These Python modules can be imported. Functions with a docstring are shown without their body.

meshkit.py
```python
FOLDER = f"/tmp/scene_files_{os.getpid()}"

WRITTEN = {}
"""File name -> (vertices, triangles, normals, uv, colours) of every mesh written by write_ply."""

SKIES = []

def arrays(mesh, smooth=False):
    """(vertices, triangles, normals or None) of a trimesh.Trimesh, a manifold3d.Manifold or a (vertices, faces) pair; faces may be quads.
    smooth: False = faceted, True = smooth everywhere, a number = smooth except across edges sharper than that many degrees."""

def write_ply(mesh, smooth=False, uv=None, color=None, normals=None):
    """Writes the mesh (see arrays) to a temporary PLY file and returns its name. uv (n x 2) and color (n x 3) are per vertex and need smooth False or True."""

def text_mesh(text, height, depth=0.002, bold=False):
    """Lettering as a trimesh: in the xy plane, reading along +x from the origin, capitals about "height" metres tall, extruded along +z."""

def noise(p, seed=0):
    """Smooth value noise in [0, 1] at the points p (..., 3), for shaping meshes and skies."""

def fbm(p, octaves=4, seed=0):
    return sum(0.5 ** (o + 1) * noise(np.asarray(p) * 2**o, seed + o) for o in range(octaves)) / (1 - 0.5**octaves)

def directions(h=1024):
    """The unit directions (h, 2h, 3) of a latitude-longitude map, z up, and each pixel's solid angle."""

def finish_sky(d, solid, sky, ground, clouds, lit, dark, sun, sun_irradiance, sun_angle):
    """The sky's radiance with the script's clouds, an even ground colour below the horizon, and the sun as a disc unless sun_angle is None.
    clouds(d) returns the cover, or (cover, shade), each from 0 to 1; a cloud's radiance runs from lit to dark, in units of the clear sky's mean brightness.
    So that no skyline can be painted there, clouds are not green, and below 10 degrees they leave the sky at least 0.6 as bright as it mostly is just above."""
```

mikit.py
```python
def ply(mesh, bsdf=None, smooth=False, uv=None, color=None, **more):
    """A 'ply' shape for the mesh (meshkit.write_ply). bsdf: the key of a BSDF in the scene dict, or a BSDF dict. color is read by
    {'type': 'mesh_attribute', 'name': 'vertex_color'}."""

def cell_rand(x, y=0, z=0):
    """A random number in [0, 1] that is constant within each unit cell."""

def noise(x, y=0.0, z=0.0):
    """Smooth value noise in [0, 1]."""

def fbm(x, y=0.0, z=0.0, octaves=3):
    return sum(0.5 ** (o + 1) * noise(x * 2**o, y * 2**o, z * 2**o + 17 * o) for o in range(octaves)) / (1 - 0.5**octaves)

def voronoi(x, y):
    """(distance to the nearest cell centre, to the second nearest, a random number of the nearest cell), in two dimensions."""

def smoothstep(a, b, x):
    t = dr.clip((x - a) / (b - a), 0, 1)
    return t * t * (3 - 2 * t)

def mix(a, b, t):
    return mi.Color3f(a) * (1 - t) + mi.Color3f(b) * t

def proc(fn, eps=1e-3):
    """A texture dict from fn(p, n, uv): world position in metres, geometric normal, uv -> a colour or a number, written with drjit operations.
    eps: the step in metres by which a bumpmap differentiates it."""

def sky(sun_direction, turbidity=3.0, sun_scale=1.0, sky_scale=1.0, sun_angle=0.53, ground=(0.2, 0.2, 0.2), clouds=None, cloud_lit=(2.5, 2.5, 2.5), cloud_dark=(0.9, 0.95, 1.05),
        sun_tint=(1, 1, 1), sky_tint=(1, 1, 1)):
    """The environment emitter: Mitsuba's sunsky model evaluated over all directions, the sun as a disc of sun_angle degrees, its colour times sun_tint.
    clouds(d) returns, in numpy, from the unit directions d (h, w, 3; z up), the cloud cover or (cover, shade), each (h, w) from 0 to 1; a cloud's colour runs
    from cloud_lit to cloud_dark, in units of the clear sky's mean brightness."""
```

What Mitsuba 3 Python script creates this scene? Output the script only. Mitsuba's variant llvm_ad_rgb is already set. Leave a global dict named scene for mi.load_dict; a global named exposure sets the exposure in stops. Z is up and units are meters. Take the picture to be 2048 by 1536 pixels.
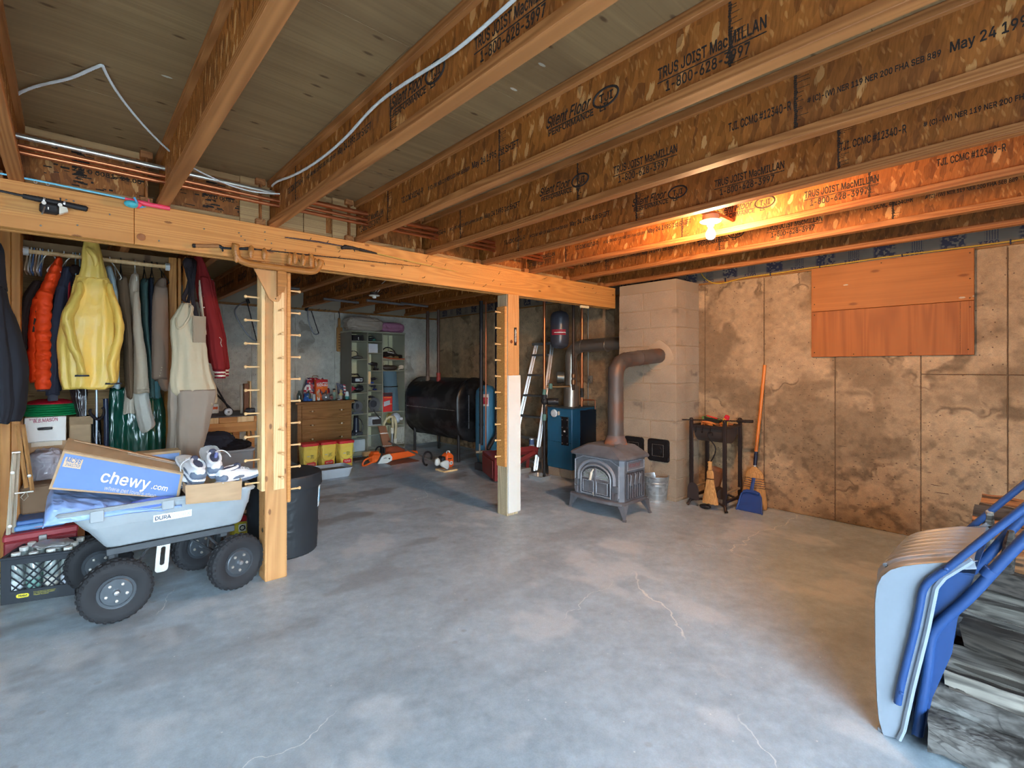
import math, random
import numpy as np, trimesh, drjit as dr, mitsuba as mi, mikit, meshkit
from scipy.spatial import ConvexHull
import manifold3d as mf
from mikit import noise, fbm, voronoi, cell_rand, smoothstep, mix, proc
T = mi.ScalarTransform4f
rnd = random.Random(7); rng = np.random.default_rng(7)
scene, labels = {}, {}

# ---------------------------------------------------------------- camera, daylight, exposure
YAW = 42.15
scene['camera'] = {'type': 'perspective', 'fov': 2*math.degrees(math.atan(1024/982)), 'fov_axis': 'x', 'near_clip': .02, 'far_clip': 200,
    'principal_point_offset_y': 33/1536,
    'to_world': T().look_at(origin=[0, 0, 1.41], target=[math.sin(math.radians(YAW)), math.cos(math.radians(YAW)), 1.41], up=[0, 0, 1])}
exposure = 3.3
DAY = 1.0
scene['sky'] = mikit.sky((.25, .75, .6), turbidity=4, sun_scale=0.0, sky_scale=10.5*DAY, ground=(.34, .34, .345),
    clouds=lambda d: np.full(d.shape[:2], .8), cloud_lit=(1.62, 2.08, 2.42), sky_tint=(1, 1, 1.02))
BULB = 300.0
BULB_TINT = (1.0, .56, .27)

# ---------------------------------------------------------------- helpers
def lin(c):
    c = np.asarray(c, float)/255
    return tuple(float(x) for x in np.where(c < .04045, c/12.92, ((c+.055)/1.055)**2.4))
def bs(key, color, rough=.6, metal=0., spec=.4, bump=None, bscale=1., **kw):
    b = {'type': 'principled', 'base_color': color if isinstance(color, dict) else {'type': 'rgb', 'value': lin(color)}, 'roughness': rough, 'metallic': metal, 'specular': spec, **kw}
    if bump is not None:
        b = {'type': 'bumpmap', 'arbitrary': proc(bump, 2e-3), 'scale': bscale, 'bsdf': b}
    scene[key] = {'type': 'twosided', 'bsdf': b}
    return key
def C(r, g, b, rough=.55, metal=0., spec=.4):
    key = f'paint_{r}_{g}_{b}_{int(rough*100)}_{int(metal*100)}'
    return key if key in scene else bs(key, (r, g, b), rough, metal, spec)
def cat(*ms):
    ms = [m for q in ms for m in (q if isinstance(q, list) else [q])]
    vs, fs, n = [], [], 0
    for v, f in ms:
        vs.append(v); fs.append(np.asarray(f)+n); n += len(v)
    return np.vstack(vs), np.vstack(fs)
def hull(p):
    p = np.asarray(p, float); h = ConvexHull(p); f = h.simplices.copy(); c = p.mean(0)
    n = np.cross(p[f[:, 1]]-p[f[:, 0]], p[f[:, 2]]-p[f[:, 0]])
    bad = ((p[f[:, 0]]-c)*n).sum(1) < 0
    f[bad] = f[bad][:, ::-1]
    return p, f
_boxf = {}
def bx(x0, x1, y0, y1, z0, z1, b=.003):
    "box with chamfered edges"
    h = np.array([x1-x0, y1-y0, z1-z0])/2; c = np.array([x0+x1, y0+y1, z0+z1])/2
    b = min(b, .45*h.min())
    if b <= 0: b = 1e-5
    v = []
    for s in [(a, e, g) for a in (-1, 1) for e in (-1, 1) for g in (-1, 1)]:
        for k in range(3):
            q = np.array(s)*(h-b); q[k] = s[k]*h[k]; v.append(c+q)
    if 'f' not in _boxf:
        w = []
        for s in [(a, e, g) for a in (-1, 1) for e in (-1, 1) for g in (-1, 1)]:
            for k in range(3):
                q = np.array(s)*.8; q[k] = s[k]; w.append(q)
        _boxf['f'] = hull(w)[1]
    return np.array(v), _boxf['f']
def bxc(c, s, b=.003): return bx(c[0]-s[0]/2, c[0]+s[0]/2, c[1]-s[1]/2, c[1]+s[1]/2, c[2]-s[2]/2, c[2]+s[2]/2, b)
def frame(d):
    d = np.asarray(d, float); d = d/np.linalg.norm(d)
    a = np.cross(d, [0, 0, 1.] if abs(d[2]) < .9 else [1., 0, 0]); a /= np.linalg.norm(a)
    return d, a, np.cross(d, a)
def cyl(p0, p1, r0, r1=None, n=16):
    r1 = r0 if r1 is None else r1
    p0, p1 = np.asarray(p0, float), np.asarray(p1, float); d, a, b = frame(p1-p0)
    t = np.arange(n)*2*np.pi/n; ring = np.cos(t)[:, None]*a+np.sin(t)[:, None]*b
    v = np.vstack([p0+ring*r0, p1+ring*r1, [p0], [p1]]); i = np.arange(n); j = (i+1) % n
    f = np.vstack([np.stack([i, j, j+n], 1), np.stack([i, j+n, i+n], 1), np.stack([j, i, i*0+2*n], 1), np.stack([i+n, j+n, i*0+2*n+1], 1)])
    return v, f
def tube(pts, r, n=10, flat=1., closed=False, smooth=0):
    "swept round (or flattened) tube along a polyline, with caps"
    p = np.asarray(pts, float)
    if smooth:
        from scipy.interpolate import CubicSpline
        t = np.r_[0, np.cumsum(np.linalg.norm(np.diff(p, axis=0), axis=1))]
        q = np.linspace(0, t[-1], smooth)
        if np.ndim(r) and len(r) == len(t): r = np.interp(q, t, r)
        p = CubicSpline(t, p)(q)
    k = len(p); r = np.broadcast_to(r, (k,))
    tg = np.gradient(p, axis=0) if not closed else np.roll(p, -1, 0)-np.roll(p, 1, 0)
    tg /= np.linalg.norm(tg, axis=1, keepdims=True)+1e-12
    _, a, _ = frame(tg[0]); A = []
    for q in tg:
        a = a-q*(a@q); a /= np.linalg.norm(a)+1e-12; A.append(a)
    A = np.array(A); Bn = np.cross(tg, A); ang = np.arange(n)*2*np.pi/n
    v = (p[:, None]+r[:, None, None]*(np.cos(ang)[None, :, None]*A[:, None]+flat*np.sin(ang)[None, :, None]*Bn[:, None])).reshape(-1, 3)
    rows = k if closed else k-1; i, j = np.meshgrid(np.arange(rows), np.arange(n), indexing='ij'); i2 = (i+1) % k
    q = np.stack([i*n+j, i*n+(j+1) % n, i2*n+(j+1) % n, i2*n+j], -1).reshape(-1, 4)
    f = np.vstack([q[:, [0, 1, 2]], q[:, [0, 2, 3]]])
    if not closed:
        v = np.vstack([v, p[:1], p[-1:]]); j = np.arange(n); j2 = (j+1) % n
        f = np.vstack([f, np.stack([j2, j, j*0+len(v)-2], 1), np.stack([(k-1)*n+j, (k-1)*n+j2, j*0+len(v)-1], 1)])
    return v, f
def lathe(prof, n=32, c=(0, 0, 0), axis=(0, 0, 1), sx=1., sy=1.):
    "prof: (radius, height) list, revolved; ends with radius 0 close it"
    p = np.asarray(prof, float); k = len(p); t = np.arange(n)*2*np.pi/n
    d, a, b = np.array([0, 0, 1.]), np.array([1., 0, 0]), np.array([0, 1., 0])
    if tuple(axis) != (0, 0, 1): d, a, b = frame(axis)
    v = (np.asarray(c, float)+p[:, 0, None, None]*(sx*np.cos(t)[None, :, None]*a+sy*np.sin(t)[None, :, None]*b)+p[:, 1, None, None]*d).reshape(-1, 3)
    i, j = np.meshgrid(np.arange(k-1), np.arange(n), indexing='ij'); j2 = (j+1) % n
    q = np.stack([i*n+j, i*n+j2, (i+1)*n+j2, (i+1)*n+j], -1).reshape(-1, 4)
    return v, np.vstack([q[:, [0, 1, 2]], q[:, [0, 2, 3]]])
def loft(rings, cap=True, close=True):
    "rings: list of (n,3) loops joined one to the next"
    k, n = len(rings), len(rings[0]); v = np.vstack(rings)
    i, j = np.meshgrid(np.arange(k-1), np.arange(n if close else n-1), indexing='ij'); j2 = (j+1) % n
    q = np.stack([i*n+j, i*n+j2, (i+1)*n+j2, (i+1)*n+j], -1).reshape(-1, 4)
    f = [q[:, [0, 1, 2]], q[:, [0, 2, 3]]]
    if cap:
        v = np.vstack([v, rings[0].mean(0)[None], rings[-1].mean(0)[None]]); j = np.arange(n); j2 = (j+1) % n
        f += [np.stack([j2, j, j*0+len(v)-2], 1), np.stack([(k-1)*n+j, (k-1)*n+j2, j*0+len(v)-1], 1)]
    return v, np.vstack(f)
def grid(P, thick=0.):
    "P: (a,b,3) points -> surface; thick: shell of that thickness"
    a, b, _ = P.shape
    i, j = np.meshgrid(np.arange(a-1), np.arange(b-1), indexing='ij')
    q = np.stack([i*b+j, (i+1)*b+j, (i+1)*b+j+1, i*b+j+1], -1).reshape(-1, 4); f = np.vstack([q[:, [0, 1, 2]], q[:, [0, 2, 3]]])
    v = P.reshape(-1, 3)
    if not thick: return v, f
    n = np.cross(np.gradient(P, axis=0), np.gradient(P, axis=1)); n /= np.linalg.norm(n, axis=2, keepdims=True)+1e-12
    w = (P-n*thick).reshape(-1, 3); N = a*b
    e = [(k*b, (k+1)*b) for k in range(a-1)]; e = []
    for k in range(b-1): e += [(k, k+1), ((a-1)*b+k+1, (a-1)*b+k)]
    for k in range(a-1): e += [((k+1)*b, k*b), (k*b+b-1, (k+1)*b+b-1)]
    e = np.array(e); side = np.vstack([np.stack([e[:, 0], e[:, 1], e[:, 1]+N], 1), np.stack([e[:, 0], e[:, 1]+N, e[:, 0]+N], 1)])
    return np.vstack([v, w]), np.vstack([f, f[:, ::-1]+N, side])
def extr(poly, d, org=(0, 0, 0), ex=(1, 0, 0), ey=(0, 0, 1), hole=None):
    "polygon in the plane (ex, ey) extruded by d along ex x ey"
    from shapely.geometry import Polygon
    m = trimesh.creation.extrude_polygon(Polygon(poly, hole or None), d, engine='earcut')
    ex, ey = np.asarray(ex, float), np.asarray(ey, float); ez = np.cross(ex, ey)
    v = np.asarray(m.vertices); return np.asarray(org)+v[:, :1]*ex+v[:, 1:2]*ey+v[:, 2:]*ez, np.asarray(m.faces)
def rr(w, h, r, n=5):
    "rounded rectangle outline about 0"
    r = min(r, w/2-1e-4, h/2-1e-4); out = []
    for k, (cx, cy) in enumerate([(w/2-r, h/2-r), (-w/2+r, h/2-r), (-w/2+r, -h/2+r), (w/2-r, -h/2+r)]):
        for t in np.linspace(k*np.pi/2, (k+1)*np.pi/2, n): out.append((cx+r*math.cos(t), cy+r*math.sin(t)))
    return np.array(out)
def ell(c, s, sub=2, amp=0., fr=8., seed=0):
    "ellipsoid, optionally lumpy"
    m = trimesh.creation.icosphere(sub); v = np.asarray(m.vertices)
    if amp: v = v*(1+amp*(meshkit.fbm(v*fr+seed*3.1, 3, seed)-.5)[:, None]*2)
    return v*np.asarray(s)+np.asarray(c), np.asarray(m.faces)
def rot(mesh, axis, deg, c=(0, 0, 0)):
    R = trimesh.transformations.rotation_matrix(math.radians(deg), axis)[:3, :3]
    return (np.asarray(mesh[0])-c)@R.T+np.asarray(c), mesh[1]
def mv(mesh, d): return np.asarray(mesh[0])+np.asarray(d), mesh[1]
def tfm(mesh, m): return np.asarray(mesh[0])@m[:3, :3].T+m[:3, 3], mesh[1]
def wob(mesh, amp, fr, seed=0):
    "displace by noise"
    v = np.asarray(mesh[0]); o = np.stack([meshkit.fbm(v*fr+k*7.7, 3, seed+k)-.5 for k in range(3)], 1)
    return v+o*2*amp, mesh[1]
def crumple(c, s, seed=0, sub=4, amp=.22, sq=.75):
    "heap of cloth or film: a squarish lump with creases"
    m = trimesh.creation.icosphere(sub); v = np.asarray(m.vertices); r = 1-np.abs(2*meshkit.fbm(v*2.2+seed*3.7, 3, seed)-1); q = 1-np.abs(2*meshkit.noise(v*5.5+seed*1.9, seed+5)-1)
    w = np.sign(v)*np.abs(v)**sq*(1-amp+amp*(.9*r+.5*q))[:, None]
    return w*np.asarray(s)+np.asarray(c), np.asarray(m.faces)
def man(m):
    q = m.to_mesh(); return np.array(q.vert_properties[:, :3], float), np.array(q.tri_verts)
def solid(mesh): return mf.Manifold(mf.Mesh(np.asarray(mesh[0], np.float32), np.asarray(mesh[1], np.uint32)))
def sphhull(pts, n=12):
    "hull of spheres (x,y,z,r)"
    return mf.Manifold.batch_hull([mf.Manifold.sphere(p[3], n).translate(p[:3]) for p in pts])
_used = {}
def num(name):
    k = _used.get(name, -1)+1; _used[name] = k
    return name if k == 0 else f'{name}_{k:03d}'
def thing(name, label, category, group=None, kind=None):
    key = num(name); labels[key] = {'label': label, 'category': category}
    if group: labels[key]['group'] = group
    if kind: labels[key]['kind'] = kind
    return key
def part(parent, name, mesh, mat, smooth=False, label=None, kind=None, **kw):
    key = num(f'{parent}__{name}'); scene[key] = mikit.ply(mesh, mat, smooth, **kw)
    if label or kind: labels[key] = {k: v for k, v in (('label', label), ('kind', kind)) if v}
    return key
def single(name, label, category, mesh, mat, smooth=False, group=None, kind=None, **kw):
    key = thing(name, label, category, group, kind); scene[key] = mikit.ply(mesh, mat, smooth, **kw); return key
def struct(name, mesh, mat, label=None, smooth=False):
    scene[name] = mikit.ply(mesh, mat, smooth); labels[name] = {'kind': 'structure', **({'label': label, 'category': name.split('_')[0]} if label else {})}; return name
_txt = {}
def textm(s, h, bold=True):
    if (s, h, bold) not in _txt:
        m = meshkit.text_mesh(s, h, .0006, bold); _txt[s, h, bold] = (np.asarray(m.vertices), np.asarray(m.faces))
    return _txt[s, h, bold]
def text(s, h, org, ex, ey, width=None, bold=True, center=False):
    "flat lettering at org, reading along ex, up along ey; width squeezes it"
    v, f = textm(s, h, bold); w = v[:, 0].max()
    k = 1 if width is None else width/w
    ex, ey = np.asarray(ex, float), np.asarray(ey, float); ez = np.cross(ex, ey); ez /= np.linalg.norm(ez)
    x = v[:, :1]*k-(w*k/2 if center else 0)
    return np.asarray(org)+x*ex+v[:, 1:2]*ey+v[:, 2:]*ez, f

# ---------------------------------------------------------------- procedural materials
def L(c): return mi.Color3f(*lin(c))
def osb_c(p, n, uv):
    a, b = p.y, p.z+p.x*3.7
    wa, wb = a+.006*noise(a*60, b*40), b+.012*noise(a*30+7, b*30)
    d1, d2, c1 = voronoi(wa*52+wb*9, wb*16); e1, e2, c2 = voronoi(wa*78-wb*22+5, wb*24+9)
    g = noise(a*300+b*40, b*40, 3)
    c = mix(L((114, 62, 22)), L((164, 96, 40)), c1*.55+.45*g)
    h1, h2, c3 = voronoi(wa*26+wb*6+3, wb*11+2)
    c = mix(c, L((198, 140, 78)), smoothstep(.5, .2, e1)*smoothstep(.70, .95, c2)*(.25+.4*g)); c = mix(c, L((206, 152, 92)), smoothstep(.42, .30, h1+.25*(g-.5))*(c3 > .86)*.7); c = mix(c, L((92, 46, 20)), smoothstep(.40, .30, h1+.25*(g-.5))*(c3 < .10)*.5)
    c = mix(c, L((98, 50, 20)), smoothstep(.16, .04, c1)*.45)
    return mix(c, L((84, 44, 20)), smoothstep(.55, .8, fbm(a*3, b*4, 1))*.35)
def grain(axis, c0, c1, kn=None, s=1., ck=(110, 62, 30)):
    def fn(p, n, uv):
        u, v, w = {'x': (p.x, p.y, p.z), 'y': (p.y, p.x, p.z), 'z': (p.z, p.x, p.y)}[axis]
        r = noise(u*.7*s, v*13*s, w*13*s)*9
        g = fbm(u*2.2*s, v*60*s, w*60*s)
        ring = .5+.5*dr.sin(r*6.28+g*3)
        c = mix(L(c0), L(c1), .55*ring+.45*g)
        if kn:
            q = v+w*1.3; d1, d2, cr = voronoi(u*kn, q*kn*2.2)
            c = mix(c, L(ck), smoothstep(.10, .05, d1)*(cr > .80)*.75)
        return c
    return proc(fn)
def ply_c(c0, c1, dark, axis='x', kn=3.2):
    def fn(p, n, uv):
        u, v = (p.x, p.y) if axis == 'x' else (p.y, p.z)
        wv = v+.03*noise(u*2, v*3)
        g = fbm(u*1.2, wv*26, 5); h = fbm(u*3, wv*120, 8)
        c = mix(L(c0), L(c1), .6*g+.4*h)
        d1, d2, cr = voronoi(u*kn, wv*kn*2.6)
        c = mix(c, L(dark), smoothstep(.10, .03, d1)*(cr > .35)*.8)
        e1, e2, er = voronoi(u*2.1+3, v*5.3+1)
        c = mix(c, L((205, 200, 180)), smoothstep(.05, .03, e1)*(er > .8)*.6)
        return mix(c, L(dark), smoothstep(.62, .8, fbm(u*1.1, v*2.2, 2))*.3)
    return proc(fn)
def conc_wall(tone0, tone1, dark, seed=0.):
    def fn(p, n, uv):
        u, v = p.y+p.x+seed, p.z
        a = fbm(u*1.1, v*1.0, 4, 3); b = fbm(u*6, v*6, 2, 4); e = fbm(u*22, v*24, 6, 3); s = noise(u*220, v*220, 1)
        low = smoothstep(1.5, .4, v+.35*(a-.5))
        c = mix(L(tone0), L(tone1), dr.clip(.32+.55*a+.8*(b-.5)+.5*(e-.5), 0, 1))
        st = fbm(u*1.5+.8*b, v*1.3, 9, 4)
        c = mix(c, L(dark), smoothstep(.52, .68, st)*(.35+.4*b))
        c = mix(c, L(dark), smoothstep(.035, .0, dr.abs(st-.56))*smoothstep(.45, .65, fbm(u*4, v*4, 8))*.7)
        c = mix(c, L(dark), smoothstep(.44, .74, fbm(u*17, v*19, 6, 5))*(.15+.36*low))
        d1, d2, cr = voronoi(u*24, v*24)
        c = mix(c, L((64, 50, 38)), smoothstep(.15, .08, d1)*(cr > .93)*.7)
        f1, f2, fr = voronoi(u*16+2*noise(u*9, v*9), v*34)
        c = mix(c, L((88, 68, 50)), smoothstep(.20, .08, f1)*(fr > .80)*(.25+.5*low))
        drip = smoothstep(.7, .9, noise(u*40, v*1.5, 3))*smoothstep(.80, 1., noise(u*3, 5))*smoothstep(.5, .7, noise(u*2, v*3))
        c = mix(c, L((218, 208, 190)), drip*.35)
        return c*(.9+.2*s)
    return proc(fn)
def floor_c(p, n, uv):
    u, v = p.x, p.y
    a = fbm(u*.8, v*.8, 3, 4); w = fbm(u*2.2+a*2, v*3.6-a*2, 5, 4); h = fbm(u*13+v*3, v*15, 1, 4); k = fbm(u*42, v*42, 4, 3)
    c = mix(L((130, 146, 157)), L((182, 197, 208)), dr.clip(.18+.4*a+.34*w+.4*(h-.5)+.25*(k-.5), 0, 1))
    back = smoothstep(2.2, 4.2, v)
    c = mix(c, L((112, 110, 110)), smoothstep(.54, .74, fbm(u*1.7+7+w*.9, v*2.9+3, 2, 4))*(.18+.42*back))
    c = mix(c, L((214, 216, 218)), smoothstep(.58, .74, fbm(u*3.1+1, v*2.2+9, 8, 4))*.35)
    wx = u+.30*fbm(u*1.6, v*1.6, 11)+.05*noise(u*14, v*14)+.012*noise(u*60, v*60); wy = v+.30*fbm(u*1.6+9, v*1.6, 12)+.05*noise(u*14+4, v*14)+.012*noise(u*60+3, v*60)
    d1, d2, cr = voronoi(wx*.42+.37, wy*.42+.1)
    on = smoothstep(.50, .58, fbm(u*1.2+20, v*1.2, 2))
    c = mix(c, L((222, 222, 220)), smoothstep(.0022, .0004, d2-d1)*on*.7)
    e1, e2, er = voronoi(u*2.6, v*2.6)
    c = mix(c, L((128, 126, 124)), smoothstep(.05, .02, e1)*(er > .86)*.3)
    k1, k2, kr = voronoi(u*9, v*9)
    c = mix(c, L((228, 228, 226)), smoothstep(.045, .015, k1)*(kr > .86)*.5)
    return c*(.95+.1*noise(u*260, v*260))
def cmu_c(p, n, uv):
    u, v = p.x+p.y, p.z
    c = mix(L((148, 129, 108)), L((176, 157, 134)), fbm(u*4, v*5, 1, 4))
    c = mix(c, L((96, 84, 72)), smoothstep(.66, .8, fbm(u*5+3, v*6, 3, 4))*.6)
    return c*(.84+.32*noise(u*320, v*320))
def pores(p, n, uv): return noise(p.x*210+p.y*210, p.z*210)*.6+noise(p.x*90+p.y*90, p.z*90)*.4
def floor_b(p, n, uv): return fbm(p.x*30, p.y*30, 2, 3)

bs('osb', proc(osb_c), .65)
bs('flange', grain('y', (128, 74, 36), (172, 112, 62)), .6)
bs('block_wood', grain('x', (150, 112, 70), (186, 148, 100)), .65)
bs('beam_wood', grain('x', (182, 120, 58), (208, 148, 82), 4.), .55)
bs('post_wood', grain('z', (178, 124, 72), (202, 152, 98), 4.), .55)
bs('post_old', grain('z', (158, 140, 112), (206, 184, 148), None, .6), .6)
bs('pale_wood', grain('z', (214, 172, 116), (236, 202, 150)), .5)
bs('stud_wood', grain('z', (182, 118, 54), (208, 146, 76), 4.), .55)
bs('subfloor', ply_c((110, 82, 52), (142, 112, 74), (74, 46, 28)), .7)
bs('window_ply', ply_c((156, 90, 40), (184, 116, 58), (120, 62, 28), 'y', 2.2), .55)
bs('window_ply_b', grain('z', (142, 76, 34), (168, 98, 46)), .55)
bs('closet_board', grain('x', (146, 110, 68), (174, 138, 90), 4.), .65)
bs('conc_right', conc_wall((142, 114, 84), (198, 168, 132), (92, 72, 50)), .8, bump=pores, bscale=.0016)
bs('conc_back', conc_wall((168, 164, 152), (206, 202, 190), (136, 126, 110), 11.3), .8, bump=pores, bscale=.0012)
bs('concrete_floor', proc(floor_c), .42, spec=.45, bump=floor_b, bscale=.0006)
bs('cmu', proc(cmu_c), .85, bump=pores, bscale=.002)
# ================================================================ STRUCTURE
WX, BY = 5.22, 7.9               # right wall face, back wall face
LX, DY = -2.6, -1.6              # left wall, wall with the big door opening behind the camera
struct('floor', bx(LX-.2, WX+.2, DY-.2, BY+.2, -.15, 0, .0), 'concrete_floor', 'worn grey concrete basement floor with hairline cracks')
# ceiling: plywood sheets, long side across the joists
struct('ceiling', bx(LX, WX+.2, DY, BY+.2, 2.668, 2.75, 0), C(120, 100, 76), 'plywood subfloor seen from below between the joists')
ys = [-1.99, -.77, .45, 1.67, 2.89, 4.11, 5.33, 6.55, 7.95]
for r in range(len(ys)-1):
    off = 0 if r % 2 else 1.22
    for k in range(5):
        x0 = max(LX, -3.9+off+k*2.44); x1 = min(WX+.1, -3.9+off+(k+1)*2.44)
        if x1-x0 < .05: continue
        part('ceiling', 'plywood_sheet', bx(x0+.001, x1-.001, max(DY, ys[r])+.001, ys[r+1]-.001, 2.6465, 2.667, .0015), 'subfloor')
# right wall: poured concrete, the form panels stand out by a few millimetres
struct('wall_right', bx(WX+.012, WX+.25, DY-.2, BY+.2, 0, 2.66, 0), 'conc_right', 'stained poured concrete wall on the right')
yl = [DY, -.9, -.38, .235, .74, 1.35, 1.97, 2.59, 3.2, 3.8, 4.4, 5.0, 5.6, 6.2, 6.8, 7.4, BY]
for a, b in zip(yl[:-1], yl[1:]):
    zs = [(0, 1.354), (1.354, 2.325)] if b <= .75 else [(0, 2.325)]
    for z0, z1 in zs:
        o = rnd.uniform(-.002, .002)
        part('wall_right', 'panel', bx(WX+o, WX+.02, a+.003, b-.003, z0+.002, z1-.002, .003), 'conc_right')
for y in yl[3:9]:
    part('wall_right', 'form_line', wob(tube([(WX+.001, y, z) for z in np.linspace(.02, 2.31, 60)], .004, 6), .0035, 12, int(y*10)), C(112, 90, 68, .9))
part('wall_right', 'form_line', wob(tube([(WX+.001, y, 1.354) for y in np.linspace(-.4, .74, 40)], .0045, 6), .0035, 12, 3), C(112, 90, 68, .9))
struct('wall_back', bx(LX, WX+.2, BY+.012, BY+.25, 0, 2.66, 0), 'conc_back', 'grey poured concrete wall at the back')
xl = [LX, -2, -1.4, -.8, -.2, .4, 1.0, 1.62, 2.0, 2.62, 3.24, 3.86, 4.48, WX]
for a, b in zip(xl[:-1], xl[1:]):
    part('wall_back', 'panel', bx(a+.002, b-.002, BY+rnd.uniform(-.002, .002), BY+.02, .001, 2.309, .0025), 'conc_back')
struct('wall_left', bx(LX-.2, LX, DY, BY+.2, 0, 2.66, 0), 'conc_back', 'concrete wall beyond the left edge')
# wall behind the camera with the wide garage opening
OX0, OX1, OZ = -1.9, 1.5, 2.2
struct('wall_front', cat(bx(LX, OX0, DY-.2, DY, 0, 2.66, 0), bx(OX1, WX+.2, DY-.2, DY, 0, 2.66, 0), bx(OX0, OX1, DY-.2, DY, OZ, 2.66, 0)), 'conc_back', 'wall with the open garage doorway behind the camera')
# sills and rims above the concrete
bs('sill_wood', grain('y', (128, 86, 44), (160, 112, 60)), .65)
struct('trim_1', bx(WX+.002, WX+.06, DY, BY, 2.325, 2.3435, .002), 'sill_wood', 'wooden sill plate on the right concrete wall')
def rim_c(p, n, uv):
    u, v = p.y, p.z; b = noise(u*70, v*70)
    c = mix(L((112, 100, 88)), L((144, 130, 112)), fbm(u*4, v*9, 2, 3))
    k = u*2.25; fr = k-dr.floor(k)
    blue = smoothstep(.02, .08, fr)*smoothstep(.42, .36, fr)*smoothstep(2.36, 2.37, v)*smoothstep(.30, .5, b)
    bars = (dr.sin(u*420) > .1)*smoothstep(.62, .64, fr)*smoothstep(.82, .80, fr)*smoothstep(2.38, 2.39, v)*.6
    return mix(c, L((34, 36, 72)), dr.minimum(1., blue*.8+bars))
bs('rim_print', proc(rim_c), .6)
struct('trim_2', bx(WX+.01, WX+.05, DY, BY, 2.344, 2.6465, .001), 'rim_print', 'rim board with rows of blue printing above the right wall')
for k in range(11):   # printed lettering on the rim board
    y = 2.62-k*.444
    part('trim_2', 'printed_text', text('3300', .03, (WX+.0098, y, 2.349), (0, -1, 0), (0, 0, 1), .12), C(40, 40, 78))
struct('trim_3', bx(LX, WX, BY+.002, BY+.06, 2.31, 2.343, .002), 'sill_wood', 'wooden sill plate on the back wall')
struct('trim_4', bx(LX, WX, BY+.01, BY+.05, 2.344, 2.6465, .001), C(150, 138, 118), 'rim board above the back wall')

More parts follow.
